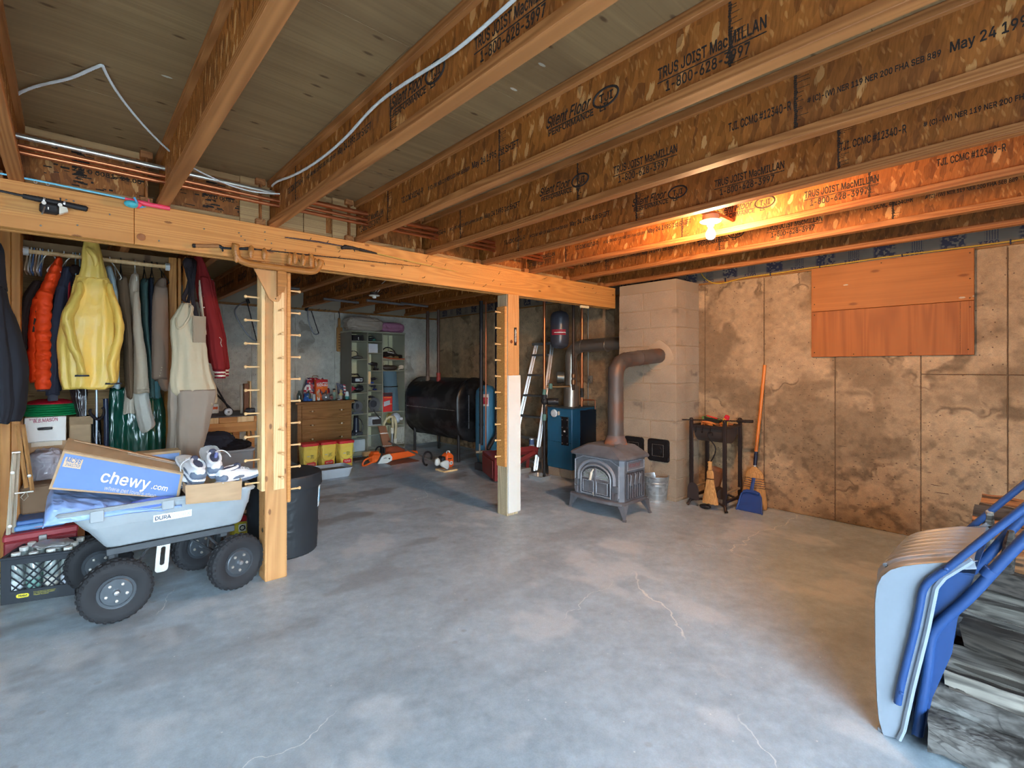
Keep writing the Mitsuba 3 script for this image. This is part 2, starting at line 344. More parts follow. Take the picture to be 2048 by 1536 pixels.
# ================================================================ JOISTS (front room, then the row beyond the beam)
ink = C(38, 28, 22, .8)
JX = [-.19, .41, 1.012, 1.615, 2.22, 2.82, 3.42, 4.03, 4.62]
where = ['at the left edge of the frame', 'second from the left, above the pink fishing rod', 'third from the left, with the white cable stapled along it', 'fourth from the left, right of the dark fishing rod',
    'fifth from the left, the middle one of the row', 'the bare bulb hangs beside its lower flange', 'right behind the bare bulb', 'second from the right wall', 'closest to the right concrete wall']
TO = {2: 1.30, 3: .98, 4: 1.62, 5: 1.34, 6: 1.05, 7: 1.5}   # where the printed run starts on each web
RUN = [(0, 'TRUS JOIST MacMILLAN', .039, .38, 2.467), (.03, '1-800-628-3997', .036, .30, 2.412), (.63, 'TJI. CCMC #12340-R', .036, .26, 2.475), (.95, '# (C)-(W) NER 119 NER 200 FHA SEB 889', .022, .41, 2.476),
    (1.38, 'May 24 1995 1st SHIFT', .034, .37, 2.476), (1.93, 'Silent Floor', .048, .25, 2.49), (1.945, "PERFORMANCE  'LI'", .028, .33, 2.452)]
def joist(x, y0, y1, label, group, start=None, seed=0):
    t = thing('floor_joist', label, 'joist', group)
    z0, z1, w, fl = 2.344, 2.646, .029, .038
    part(t, 'top_flange', bx(x-w, x+w, y0, y1, z1-fl, z1, .002), 'flange')
    wb = part(t, 'web', bx(x-.0055, x+.0055, y0, y1, z0+fl-.004, z1-fl+.004, 0), 'osb')
    part(t, 'bottom_flange', bx(x-w, x+w, y0, y1, z0, z0+fl, .002), 'flange')
    if start is None: return
    fx = x-.0056; ex, ey = (0, -1, 0), (0, 0, 1)
    for cyc in (-1, 0, 1):
        for off, s, h, wd, z in RUN:
            y = start-off-cyc*2.5
            if y > y1-.02 and s[0] == 'T' and y < y1+.2: s, wd, y = s[9:], wd*.5, y-.18
            if y > y1-.02 or y-wd < y0+.3: continue
            if s == 'Silent Floor':   # slanted script with a rule under it
                m = text(s, h, (0, 0, 0), (1, 0, 0), (.28, 1, 0), wd, True); v = m[0]
                v = np.stack([v[:, 0]*0+fx-v[:, 2], y-v[:, 0], z+v[:, 1]], 1); part(wb, 'printed_text', (v, m[1]), ink)
                part(wb, 'printed_rule', bx(fx-.0006, fx, y-wd*1.04, y-.03, z-.012, z-.008, 0), ink)
                ring = [(fx-.0003, y-.335+.062*math.cos(a), z+.012+.036*math.sin(a)) for a in np.linspace(0, 2*np.pi, 28)[:-1]]
                part(wb, 'printed_emblem', cat(tube(ring, .0045, 6, closed=True), text('TJI', .034, (fx, y-.335, z-.005), ex, ey, .07, True, True)), ink)
                continue
            part(wb, 'printed_text', text(s, h, (fx, y, z), ex, ey, wd), ink)
            if s[0] == 'T' and 'MIL' in s: part(wb, 'printed_rule', bx(fx-.0006, fx, y-wd, y, 2.452, 2.456, 0), ink)
    r = random.Random(seed)
    for y in np.arange(y1-.55, y0+.4, -1.16):   # inked web joint: a ragged vertical line with ticks
        ms = []
        for k in range(26):
            z = 2.386+k*.0086; a = r.uniform(.004, .012); ms.append(bx(fx-.0005, fx, y-a, y+r.uniform(.002, .005), z, z+.0075, 0))
            if r.random() < .5: ms.append(bx(fx-.0005, fx, y-r.uniform(.02, .06), y, z, z+.002, 0))
        part(wb, 'ink_joint', cat(ms), ink, kind='stuff')
for i, x in enumerate(JX):
    joist(x, DY, 3.585, 'I-joist of the near room, '+where[i], 'joists of the near room', TO.get(i), i)
bw = ['over the hanging coats', 'behind the red and cream jacket', 'above the bow saws on the back wall', 'passing left of the white ceiling lampholder', 'above the tall glass cabinet', 'above the left end of the oil tank', 'above the right end of the oil tank', 'above the boiler', 'nearest the right wall']
for i, x in enumerate(JX):
    joist(x-.075, 3.48, BY, 'wooden I-joist of the far room, '+bw[i], 'joists of the far room', 3.6+2.5 if 1 < i < 7 else None, i+20)
# blocking on top of the beam
for i in range(len(JX)-1):
    a, b = JX[i]+.006, JX[i+1]-.081; t = thing('blocking_panel', ['OSB blocking panel stamped with black ink behind the copper pipes, leftmost bay', 'OSB blocking panel with smudged black print right of the pink fishing rod', 'blocking of two boards and an OSB piece above the middle of the beam',
        'OSB blocking panel above the small dark fishing rod', 'OSB blocking panel in the fifth bay from the left', 'OSB blocking panel in the bay below the bulb joist', 'OSB blocking panel in the second bay from the right', 'OSB blocking panel in the rightmost bay above the beam end'][i], 'blocking')
    part(t, 'panel', bx(a, b, 3.545, 3.558, 2.345, 2.645, .001), 'block_osb' if 'block_osb' in scene else bs('block_osb', proc(lambda p, n, uv: osb_c(mi.Point3f(p.y, p.x, p.z), n, uv)), .65))
    part(t, 'top_rail', bx(a, b, 3.528, 3.545, 2.608, 2.645, .002), 'block_wood'); part(t, 'bottom_rail', bx(a, b, 3.528, 3.545, 2.345, 2.383, .002), 'block_wood')
    if i in (1, 2): part(t, 'stiffener', bx(b-.11, b+.07, 3.512, 3.527, 2.345, 2.645, .002), 'block_wood')
    if i == 2: part(t, 'stiffener', bx(a, a+.2, 3.514, 3.527, 2.345, 2.645, .002), 'block_wood'); part(t, 'stiffener', bx(a+.205, a+.36, 3.514, 3.527, 2.345, 2.645, .002), 'block_wood')
    if i in (0, 1):
        r = random.Random(50+i); ms = []
        for k in range(70):
            x = a+.08+.42*r.random() if k > 35 else a+.2+.05*r.random(); z = 2.39+.19*r.random()
            ms.append(bx(x, x+r.uniform(.006, .05), 3.5444, 3.5449, z, z+r.uniform(.003, .010), 0))
        part(t, 'ink_smudge', cat(ms), ink, kind='stuff')
        part(t, 'printed_text', text('2 X 0 0081-21.00', .022, (a+.2, 3.5446, 2.47), (1, 0, 0), (0, 0, 1), .3), ink)

# ================================================================ BEAM AND POSTS
BZ0, BZ1, BY0 = 2.105, 2.343, 3.475
t = thing('support_beam', 'long yellow pine beam of three plies carrying the joists', 'beam')
sx = .26
part(t, 'board', bx(LX, .277, BY0, BY0+.038, BZ0, BZ1, .002), 'beam_wood'); part(t, 'board', bx(.279, 4.79, BY0+.001, BY0+.038, BZ0, BZ1, .002), 'beam_wood')
part(t, 'board', bx(LX, 4.79, BY0+.040, BY0+.077, BZ0+.003, BZ1, .002), 'beam_wood'); part(t, 'board', bx(LX, 4.79, BY0+.079, BY0+.117, BZ0-.001, BZ1, .002), 'beam_wood')
part(t, 'knot', lathe([(0, .0), (.017, .0008), (.02, .0003), (.021, -.002)], 18, (.31, BY0, 2.15), (0, -1, 0)), C(150, 92, 48))
def nail(p, d, ln=.05, r=.0016): return tube([p, np.array(p)+np.array(d)*ln*.6, np.array(p)+np.array(d)*ln+np.array([0, 0, .012])], r, 6)
r = random.Random(4)
for k in range(26):
    x = r.uniform(1.15, 4.6); z = r.uniform(BZ0+.02, BZ1-.02)
    part(t, 'bent_nail', nail((x, BY0+.004, z), (r.uniform(-.7, .9), -.7, r.uniform(-.2, .3)), r.uniform(.02, .05)), C(60, 44, 34, .5, .6))
for k in range(14):
    x = r.uniform(-.3, 1.1); z = r.uniform(BZ0+.02, BZ1-.03)
    part(t, 'nail_head', cyl((x, BY0+.002, z), (x, BY0-.002, z), .0045, n=8), C(120, 110, 100, .4, .7))
# ================================================================ POSTS WITH PEG RAILS
def peg(p, d, ln=.095):
    d = np.array(d, float); p = np.array(p, float)
    return tube([p, p+d*ln*.5, p+d*ln*.80, p+d*ln*.86, p+d*ln*.93, p+d*ln], [.0055, .0065, .006, .0105, .0115, .006], 10)
t = thing('wooden_post', 'square wooden post left of centre, peg rails on three sides, beside the garden cart', 'post')
part(t, 'timber', bx(.96, 1.098, 3.475, 3.613, 0, BZ0, .004), 'post_wood')
part(t, 'knot', lathe([(0, .0006), (.012, .001), (.015, -.001)], 14, (.959, 3.53, .33), (-1, 0, 0)), C(70, 60, 44))
rails = [('tall pale peg rail on the left face of the post beside the cart', (bx(.936, .9595, 3.466, 3.565, .60, 2.1, .003)), [((.936, 3.515, 1.87-.152*k), (-1, 0, 0)) for k in range(9)], .09),
    ('peg rail on the front face of the post beside the cart', (bx(1.006, 1.076, 3.452, 3.4745, .60, 1.91, .003)), [((1.036, 3.452, 1.785-.157*k), (.12, -1, .06)) for k in range(8)], .07),
    ('peg rail on the right face of the post beside the cart', (bx(1.097, 1.121, 3.47, 3.57, .50, 2.05, .003)), [((1.121, 3.515, 1.935-.151*k), (1, 0, .0)) for k in range(10)], .08)]
for lab, m, pegs, ln in rails:
    k = thing('peg_rail', lab, 'peg rail'); part(k, 'board', m, 'pale_wood' if lab[0] != 'p' or 'front' in lab else 'beam_wood')
    for p, d in pegs: part(k, 'peg', peg(p, d, ln), C(216, 176, 124), 50)
t = thing('wooden_post', 'square wooden post right of centre, with a white board on its lower front', 'post')
part(t, 'timber', bx(3.083, 3.226, 3.476, 3.616, 0, BZ0, .004), 'post_old')
part(t, 'upper_board', bx(3.085, 3.226, 3.462, 3.4755, 1.335, BZ0, .002), 'post_wood'); part(t, 'knot', lathe([(0, .001), (.014, .0012), (.017, -.001)], 14, (3.125, 3.4615, 1.655), (0, -1, 0)), C(112, 66, 34))
part(t, 'white_board', bx(3.086, 3.242, 3.456, 3.4755, .03, 1.335, .002), C(216, 212, 202, .6), label='white painted board')
k = thing('peg_rail', 'peg rail on the post with the white board', 'peg rail'); part(k, 'board', bx(3.058, 3.0845, 3.478, 3.60, .47, 1.99, .003), 'beam_wood')
for i in range(10): part(k, 'peg', peg((3.058, 3.54, 1.934-.152*i), (-1, 0, .05), .07), C(222, 180, 126), 50)
k = thing('thermometer', 'narrow black thermometer with white scale on the post with the white board', 'thermometer'); part(k, 'plate', bx(3.160, 3.191, 3.457, 3.4618, 1.622, 1.792, .001), C(34, 30, 28))
part(k, 'tube', tube([(3.175, 3.4555, 1.65), (3.175, 3.4555, 1.775)], .0022, 6), C(220, 214, 205, .2)); part(k, 'bulb', ell((3.175, 3.4555, 1.645), (.004,)*3, 1), C(170, 30, 30, .2))
part(k, 'scale_marks', cat([bx(3.175+s*.004, 3.175+s*(.011 if i % 5 else .013), 3.4564, 3.457, 1.66+.0058*i, 1.6622+.0058*i, 0) for i in range(19) for s in (-1, 1)]) if False else cat([bx(min(3.175+s*.004, 3.175+s*.012), max(3.175+s*.004, 3.175+s*.012), 3.4564, 3.457, 1.66+.0058*i, 1.6622+.0058*i, 0) for i in range(19) for s in (-1, 1)]), C(210, 205, 195), kind='stuff')

# carved wooden hook rack at the head of the first post
t = thing('hook_rack', 'carved brown wooden rack with curled prongs at the head of the peg post', 'hook rack')
bar = tube([(.772, 3.40, 2.175), (.770, 3.402, 2.13), (.785, 3.405, 2.09), (.83, 3.41, 2.068), (.92, 3.415, 2.064), (1.02, 3.415, 2.063), (1.12, 3.415, 2.063), (1.21, 3.41, 2.062), (1.262, 3.405, 2.075), (1.285, 3.40, 2.11), (1.296, 3.398, 2.15)], [.015, .018, .021, .023, .023, .024, .023, .022, .021, .018, .014], 12, 1., smooth=40) if False else tube([(.772, 3.40, 2.175), (.770, 3.402, 2.13), (.785, 3.405, 2.09), (.83, 3.41, 2.068), (.92, 3.415, 2.064), (1.02, 3.415, 2.063), (1.12, 3.415, 2.063), (1.21, 3.41, 2.062), (1.262, 3.405, 2.075), (1.285, 3.40, 2.11), (1.296, 3.398, 2.15)], .021, 12, smooth=44)
bs('rack_wood', grain('x', (146, 94, 44), (180, 122, 62), None, 1.4), .4); part(t, 'bar', bar, 'rack_wood', True)
for x, h, s in [(.775, .03, 1.2), (.858, .075, 1.), (.935, .072, 1.), (1.09, .06, .95), (1.125, .075, 1.), (1.178, .07, 1.), (1.232, .075, 1.15), (1.262, .06, .8)]:
    part(t, 'prong', wob(ell((x, 3.398, 2.085+h*.72), (.017*s, .013, .042*s), 2), .004, 30, int(x*100)), 'rack_wood', True)
part(t, 'back_plate', extr([(-.12, .20), (.065, .20), (.045, .03), (.03, 0), (-.01, 0), (-.03, .02)], .010, (1.005, 3.452, 1.845), (1, 0, 0), (0, 0, 1)), 'post_wood')
part(t, 'bracket', extr([(0, .20), (.012, .21), (.055, .17), (.058, .10), (.04, .05), (.0, 0.01)], .03, (1.02, 3.44, 1.865), (1, 0, 0), (0, 0, 1)), 'rack_wood')
part(t, 'screw', cyl((1.015, 3.441, 1.862), (1.015, 3.437, 1.862), .004, n=8), C(40, 34, 30))

# ================================================================ BARE BULB
def lampholder(x, y, z, label, bulb):
    t = thing('lampholder', label, 'light fixture')
    w = C(226, 220, 208, .35)
    part(t, 'junction_box', lathe([(0, .034), (.05, .034), (.052, .03), (.052, 0), (0, 0)], 24, (x, y, z)), C(176, 150, 118) if bulb else C(60, 50, 42), 30)
    part(t, 'holder_plate', lathe([(0, 0), (.066, -.001), (.067, -.006), (.060, -.011), (.026, -.014), (.022, -.036), (.018, -.037), (.017, -.02), (0, -.02)], 32, (x, y, z)), w, 30)
    if bulb:
        b = part(t, 'bulb', lathe([(0, -.02), (.013, -.022), (.0135, -.05), (.02, -.062), (.0285, -.08), (.0302, -.095), (.026, -.112), (.015, -.1225), (0, -.126)][::-1], 24, (x, y, z)), C(250, 240, 220, .3), True, label='lit clear bulb')
        scene[b]['emitter'] = {'type': 'area', 'radiance': {'type': 'rgb', 'value': [BULB*c for c in BULB_TINT]}}
    return t
lampholder(3.12, 1.51, 2.372, 'round porcelain lampholder with a lit bare bulb under the joists of the near room', True)
lampholder(2.80, 5.62, 2.30, 'white ceiling lampholder without a bulb in the far room', False)
single('lamp_box_strap', 'dark wooden strap carrying the lit lampholder between two joists', 'batten', bx(2.85, 3.39, 1.48, 1.54, 2.406, 2.43, .002), 'flange')
single('lamp_cable', 'white double cable hanging to the bulbless lampholder of the far room', 'cable', cat(tube([(2.80, 5.60, 2.335), (2.76, 5.4, 2.38), (2.66, 4.9, 2.44), (2.62, 4.6, 2.52)], .005, 8, smooth=20), tube([(2.83, 5.60, 2.335), (2.80, 5.4, 2.38), (2.70, 4.9, 2.44), (2.66, 4.6, 2.52)], .005, 8, smooth=20)), C(206, 202, 196), True)

# ================================================================ PIPES OVER THE BEAM AND WHITE CABLES
cu = bs('copper', (196, 120, 78), .32, .9); steel = bs('conduit', (200, 196, 184), .3, .9)
t = thing('conduit_pipe', 'silver metal conduit running over the beam at the upper left', 'pipe')
part(t, 'pipe', cyl((-2.5, 3.345, 2.524), (.98, 3.345, 2.524), .0135, n=20), steel, 40); part(t, 'coupling', cyl((.055, 3.345, 2.524), (.07, 3.345, 2.524), .017, n=20), steel, 40); part(t, 'strap', cyl((-.06, 3.345, 2.524), (-.045, 3.345, 2.524), .0165, n=20), steel, 40)
single('copper_pipe', 'thick copper pipe over the right half of the beam', 'pipe', cyl((.98, 3.345, 2.522), (4.3, 3.345, 2.512), .0165, n=20), cu, 40)
single('copper_pipe', 'upper of two thin copper pipes under the silver conduit', 'pipe', cyl((-2.5, 3.335, 2.478), (3.9, 3.335, 2.474), .0112, n=16), cu, 40)
single('copper_pipe', 'lowest thin copper pipe running over the beam', 'pipe', cyl((-2.5, 3.34, 2.448), (3.88, 3.34, 2.444), .0112, n=16), cu, 40)
wh = C(206, 204, 198, .4)
single('white_cable', 'white cable drooping from a staple in the plywood ceiling to the third joist', 'cable', cat(tube([(-.215, 3.285, 2.60), (-.16, 3.08, 2.625), (-.072, 2.925, 2.634), (.008, 2.794, 2.634), (.069, 2.668, 2.638), (.104, 2.60, 2.641)], .0075, 8, .6, smooth=40),
    tube([(.105, 2.60, 2.641), (.14, 2.72, 2.632), (.22, 2.90, 2.612), (.33, 3.08, 2.585), (.45, 3.22, 2.556), (.537, 3.28, 2.539), (.636, 3.28, 2.508), (.74, 3.28, 2.487), (.85, 3.28, 2.484), (.99, 3.27, 2.503)], .006, 8, .6, smooth=60)), wh, True)
single('white_cable', 'white cable stapled along the side of the third joist', 'cable', tube([(.975, 3.378, 2.575), (.97, 3.3, 2.574), (.972, 3.227, 2.568), (.974, 3.087, 2.546), (.98, 2.576, 2.50), (.985, 2.208, 2.515), (.985, 1.98, 2.540), (.985, 1.743, 2.531), (.985, 1.559, 2.512), (.985, 1.399, 2.497), (.985, 1.233, 2.497), (.985, .9, 2.51)], .0065, 8, smooth=90), wh, True)
t = thing('yellow_cable', 'yellow cable stapled along the sill of the right wall', 'cable')
part(t, 'cable', tube([(5.20, 2.643, 2.50), (5.205, 2.574, 2.384), (5.208, 2.5, 2.333), (5.208, 2.205, 2.337), (5.208, 1.91, 2.343), (5.206, 1.638, 2.35), (5.208, 1.309, 2.352), (5.206, 1.013, 2.357), (5.208, .712, 2.355), (5.207, .316, 2.35), (5.208, -.3, 2.36), (5.208, -1.5, 2.36)], .0055, 8, smooth=120), C(206, 166, 62, .4), True)
for y in (2.36, 1.905, 1.47, .86, .22): part(t, 'staple', bx(5.198, 5.219, y-.004, y+.004, 2.328, 2.366, .002), C(40, 44, 70))

# ================================================================ CHIMNEY OF CONCRETE BLOCKS
CX0, CY0, CY1 = 4.72, 2.655, 3.375
t = thing('chimney', 'chimney of grey concrete blocks against the right wall', 'chimney')
part(t, 'mortar_core', bx(CX0+.006, WX-.006, CY0+.006, CY1-.006, 0, 2.343, 0), C(160, 140, 116, .9))
for k in range(12):
    z0 = .037+.2*k-.2; z1 = min(z0+.2, 2.343); z0 = max(z0, 0)
    if z1-z0 < .03: continue
    spl = CY0+(.40 if k % 2 else .31)
    for a, b in ((CY0, spl), (spl, CY1)):
        o = rnd.uniform(0, .003); part(t, 'block', bx(CX0+o, CX0+.2, a+(.005 if a != CY0 else 0), b-(.005 if b != CY1 else 0), z0+.005, z1-.005, .003), 'cmu')
    part(t, 'block', bx(CX0+.2, WX-.005, CY0+rnd.uniform(0, .003), CY0+.2, z0+.004, z1-.004, .004), 'cmu'); part(t, 'block', bx(CX0+.2, WX-.005, CY1-.2, CY1, z0+.004, z1-.004, .004), 'cmu')
part(t, 'plaster_patch', wob(lathe([(0, .012), (.10, .012), (.145, .008), (.165, -.002), (0, -.004)], 36, (CX0, 2.85, 1.535), (-1, 0, 0), 1., 1.), .03, 9, 3), C(170, 150, 126, .95), True)
iron = bs('black_iron', (34, 32, 33), .5, .3)
for (y0, y1, z0, z1, lab) in [(2.73, 2.985, .40, .64, 'black iron clean-out door on the chimney above the galvanized bucket'), (3.04, 3.29, .385, .635, 'black iron clean-out door on the chimney half hidden by the stove')]:
    d = thing('cleanout_door', lab, 'clean-out door'); cy, cz = (y0+y1)/2, (z0+z1)/2; w, h = y1-y0, z1-z0
    part(d, 'frame', extr(rr(w, h, .03), .014, (CX0, cy, cz), (0, -1, 0), (0, 0, 1)), iron)
    part(d, 'door_panel', extr(rr(w*.86, h*.86, .02), .022, (CX0, cy, cz), (0, -1, 0), (0, 0, 1)), iron); part(d, 'inner_border', tube([(CX0-.023, cy+a*w*.26, cz+b*h*.26) for a, b in ((-1, -1), (1, -1), (1, 1), (-1, 1))], .004, 6, closed=True), C(92, 84, 78, .5, .3))
    part(d, 'medallion', wob(ell((CX0-.022, cy, cz), (.006, .05, .045), 3), .008, 60), iron, True)
    for s in (-1, 1): part(d, 'hinge', cyl((CX0-.018, cy-w*.47, cz+s*h*.33-.015), (CX0-.018, cy-w*.47, cz+s*h*.33+.015), .008, n=8), iron)

# ================================================================ CAST IRON STOVE
def cast_c(p, n, uv):
    a = fbm(p.x*9, p.y*9, p.z*9, 3); c = mix(L((84, 86, 92)), L((128, 130, 136)), a)
    return mix(c, L((120, 92, 88)), smoothstep(.55, .75, fbm(p.x*5+3, p.y*5, p.z*5, 3))*.35)
cast = bs('cast_iron', proc(cast_c), .5, .35); cast_l = bs('cast_iron_worn', (150, 154, 162), .45, .4); cast_d = bs('cast_iron_dark', (70, 72, 78), .5, .35)
SX0, SX1, SY0, SY1, SZ0, SZ1 = 3.80, 4.17, 2.68, 3.27, .15, .56
t = thing('wood_stove', 'grey cast iron wood stove with an arched door, standing before the chimney', 'stove')
def octo(x0, x1, y0, y1, ch): return np.array([(x0, y0+ch), (x0+ch, y0), (x1, y0), (x1, y1), (x0+ch, y1), (x0, y1-ch)])
def ringz(o, z): return np.column_stack([o, np.full(len(o), z)])
body = part(t, 'body', loft([ringz(octo(SX0, SX1, SY0, SY1, .035), SZ0), ringz(octo(SX0, SX1, SY0, SY1, .035), SZ1)]), cast)
part(t, 'top_plate', loft([ringz(octo(SX0-.035, SX1+.02, SY0-.035, SY1+.035, .04), .545), ringz(octo(SX0-.04, SX1+.02, SY0-.04, SY1+.04, .045), .557), ringz(octo(SX0-.03, SX1+.02, SY0-.03, SY1+.03, .05), .572), ringz(octo(SX0+.03, SX1, SY0+.11, SY1-.11, .05), .648), ringz(octo(SX0+.045, SX1-.01, SY0+.125, SY1-.125, .05), .653)]), cast)
part(t, 'griddle_lid', extr(rr(.13, .2, .01), .006, (SX0+.13, SY0+.065, .606), (1, 0, 0), (0, .80, .60)), cast)
n = 15; lip = [(SX0-.03-.05*math.sin(math.pi*k/(n-1)), SY0-.02+(SY1-SY0+.04)*k/(n-1)) for k in range(n)]
apron = np.array(lip+[(SX1+.01, SY1+.02), (SX1+.01, SY0-.02)]); part(t, 'ash_lip', loft([ringz(apron, .128), ringz(apron+[[.004, 0]], .150), ringz(apron*1+[[.012, 0]], .156)]), cast)
for lx, ly, dx, dy in ((SX0+.01, SY0+.0, -.045, -.05), (SX0+.01, SY1-.02, -.03, .05), (SX1-.02, SY0+.0, .04, -.045), (SX1-.02, SY1-.02, .04, .05)):
    part(t, 'leg', cat(loft([np.array([(lx+dx*k+a*w, ly+dy*k+b*w, z) for a, b in ((-1, -1), (1, -1), (1, 1), (-1, 1))]) for k, z, w in ((1.0, 0, .013), (.95, .012, .015), (.9, .02, .010), (.5, .07, .020), (0, .135, .036))])), cast)
# arched double door on the front (facing -x)
cy = (SY0+SY1)/2+.005
def arch(w, zb, zs, rise, n=14): return [(-w, zb)]+[(w, zb)]+[(w*math.cos(a), zs+rise*math.sin(a)) for a in np.linspace(0, np.pi, n)]
def onfront(poly, d, x=SX0): return extr(poly, d, (x, cy, 0), (0, -1, 0), (0, 0, 1))
part(t, 'arch_moulding', tube([(SX0-.006, cy-u, z) for u, z in [(w, z) for w, z in [(-.215, .30)]+[(.215*math.cos(a), .345+.165*math.sin(a)) for a in np.linspace(np.pi, 0, 20)]+[(.215, .30)]]], .017, 8), cast_l, 40)
part(t, 'front_border', tube([(SX0-.003, cy-u, z) for u, z in [(-.262, .19), (-.262, .49), (-.16, .535), (.16, .535), (.262, .49), (.262, .19)]], .008, 6), cast_l, 40)
for s in (-1, 1): part(t, 'column', cat([bx(SX0-.012, SX0, cy+s*.243-.018, cy+s*.243+.018, a, b, .004) for a, b in ((.165, .23), (.24, .30))]), cast)
dr_ = part(t, 'door', onfront(arch(.185, .168, .345, .125), .014), cast_d)
part(t, 'door_frame', tube([(SX0-.014, cy-u, z) for u, z in arch(.178, .176, .345, .120)], .010, 8, closed=True), cast_l, 40)
glass = C(140, 150, 146, .12)
part(dr_, 'glass_pane', onfront([(-.158, .325)]+[(.158*math.cos(a), .335+.098*math.sin(a)) for a in np.linspace(0, np.pi, 14)]+[], .0165), glass)
for s in (-1, 1):
    part(dr_, 'door_panel', cat([bx(SX0-.022, SX0-.01, cy+s*.083-.066, cy+s*.083+.066, .195, .31, .004), bx(SX0-.026, SX0-.02, cy+s*.083-.05, cy+s*.083+.05, .21, .295, .003)]) if False else bx(SX0-.023, SX0-.01, cy+s*.083-.062, cy+s*.083+.062, .20, .305, .006), cast)
    part(dr_, 'panel_border', tube([(SX0-.022, cy+s*.083+a*.064, z) for a, z in ((-1, .198), (1, .198), (1, .308), (-1, .308))], .005, 6, closed=True), cast_l)
for a in np.linspace(0, np.pi, 9): part(dr_, 'fan_muntin', tube([(SX0-.018, cy-.02*math.cos(a), .335+.016*math.sin(a)), (SX0-.018, cy-.158*math.cos(a), .335+.098*math.sin(a))], .0042, 6), cast_l)
for k in range(8): part(dr_, 'fan_scallop', tube([(SX0-.018, cy-.15*math.cos(a), .335+(.094-.014*math.sin(j*np.pi/4))*math.sin(a)) for j, a in enumerate(np.linspace(k*np.pi/8, (k+1)*np.pi/8, 5))], .003, 5), cast)
part(dr_, 'fan_hub', lathe([(0, .012), (.022, .010), (.026, 0)], 16, (SX0-.014, cy, .335), (-1, 0, 0)), cast)
part(dr_, 'centre_stile', bx(SX0-.026, SX0-.012, cy-.014, cy+.014, .175, .44, .004), cast); part(dr_, 'cross_rail', bx(SX0-.022, SX0-.012, cy-.165, cy+.165, .312, .328, .003), cast)
part(t, 'door_handle', cat(tube([(SX0-.03, cy+.012, .425), (SX0-.05, cy+.018, .40)], .006, 8), tube([(SX0-.05, cy+.018, .40), (SX0-.058, cy+.032, .325)], [.011, .0125], 10)), C(226, 218, 200, .4), label='white door handle')
part(t, 'latch', tube([(SX0-.03, cy+.012, .165), (SX0-.034, cy+.012, .19), (SX0-.03, cy+.018, .20)], .004, 6), C(210, 206, 200, .3, .7))
# side facing the camera (-y)
part(t, 'side_panel', bx(SX0+.06, SX1-.03, SY0-.010, SY0, .175, .42, .004), cast_d)
part(t, 'side_plaque', bx(SX0+.06, SX1-.035, SY0-.012, SY0, .445, .53, .004), cast); part(t, 'plaque_border', tube([(x, SY0-.013, z) for x, z in ((SX0+.062, .447), (SX1-.037, .447), (SX1-.037, .528), (SX0+.062, .528))], .006, 6, closed=True), cast_l)
part(t, 'plaque_text', text('VERMONT', .034, (SX0+.085, SY0-.0122, .47), (1, 0, 0), (0, 0, 1), .19), C(120, 76, 78))
for k in range(7): part(t, 'flute', bx(SX0+.07+.037*k, SX0+.085+.037*k, SY0-.016, SY0-.008, .18, .41, .003), cast)
for k in range(3): part(t, 'air_vent_tab', rot(bx(SX0+.10+.07*k, SX0+.145+.07*k, SY0-.028, SY0-.01, .30, .40, .006), (0, 1, 0), 12, (SX0+.12+.07*k, SY0, .35)), cast)
part(t, 'flue_collar', lathe([(.10, .645), (.115, .65), (.105, .69), (.084, .735), (.084, .74), (0, .74)], 32, (4.03, 2.92, 0)), bs('rusty_collar', proc(lambda p, n, uv: mix(L((104, 92, 90)), L((158, 98, 62)), smoothstep(.4, .7, fbm(p.x*14, p.y*14, p.z*14, 3))*smoothstep(.74, .66, p.z))), .6, .2), 40)
def pipe_c(p, n, uv):
    c = mix(L((68, 61, 58)), L((104, 94, 88)), fbm(p.x*6, p.y*6, p.z*4, 3)); return mix(c, L((116, 74, 50)), smoothstep(.55, .75, fbm(p.x*8+4, p.y*8, p.z*5, 3))*.6)
sp = bs('stove_pipe_metal', proc(pipe_c), .5, .35)
t = thing('stove_pipe', 'dull brown-grey stove pipe with an elbow from the stove into the chimney', 'stove pipe')
def pipe_seg(name, pts, r, n=28): part(t, name, tube(pts, r, n), sp, 40)
P0 = np.array([4.03, 2.92, .73]); pipe_seg('lower_pipe', [P0, (4.03, 2.92, 1.08)], .078); pipe_seg('upper_pipe', [(4.03, 2.92, 1.075), (4.03, 2.92, 1.33)], .0755)
e = [np.array(q) for q in ((4.03, 2.92, 1.32), (4.035, 2.919, 1.385), (4.09, 2.915, 1.452), (4.19, 2.907, 1.49))]
pipe_seg('elbow', e, .0785); pipe_seg('thimble_pipe', [(4.18, 2.907, 1.487), (4.40, 2.887, 1.51)], .0765); pipe_seg('thimble_pipe', [(4.39, 2.887, 1.509), (4.75, 2.85, 1.54)], .0775)
for q, d in ((e[1], (.4, 0, .9)), (e[2], (.85, 0, .5)), ((4.03, 2.92, 1.078), (0, 0, 1)), ((4.03, 2.92, .78), (0, 0, 1)), ((4.39, 2.888, 1.509), (1, -.1, .1))):
    dd = frame(d)[0]; part(t, 'seam_ring', tube([np.array(q)-dd*.004, np.array(q)+dd*.004], .0805, 28), sp, 40)
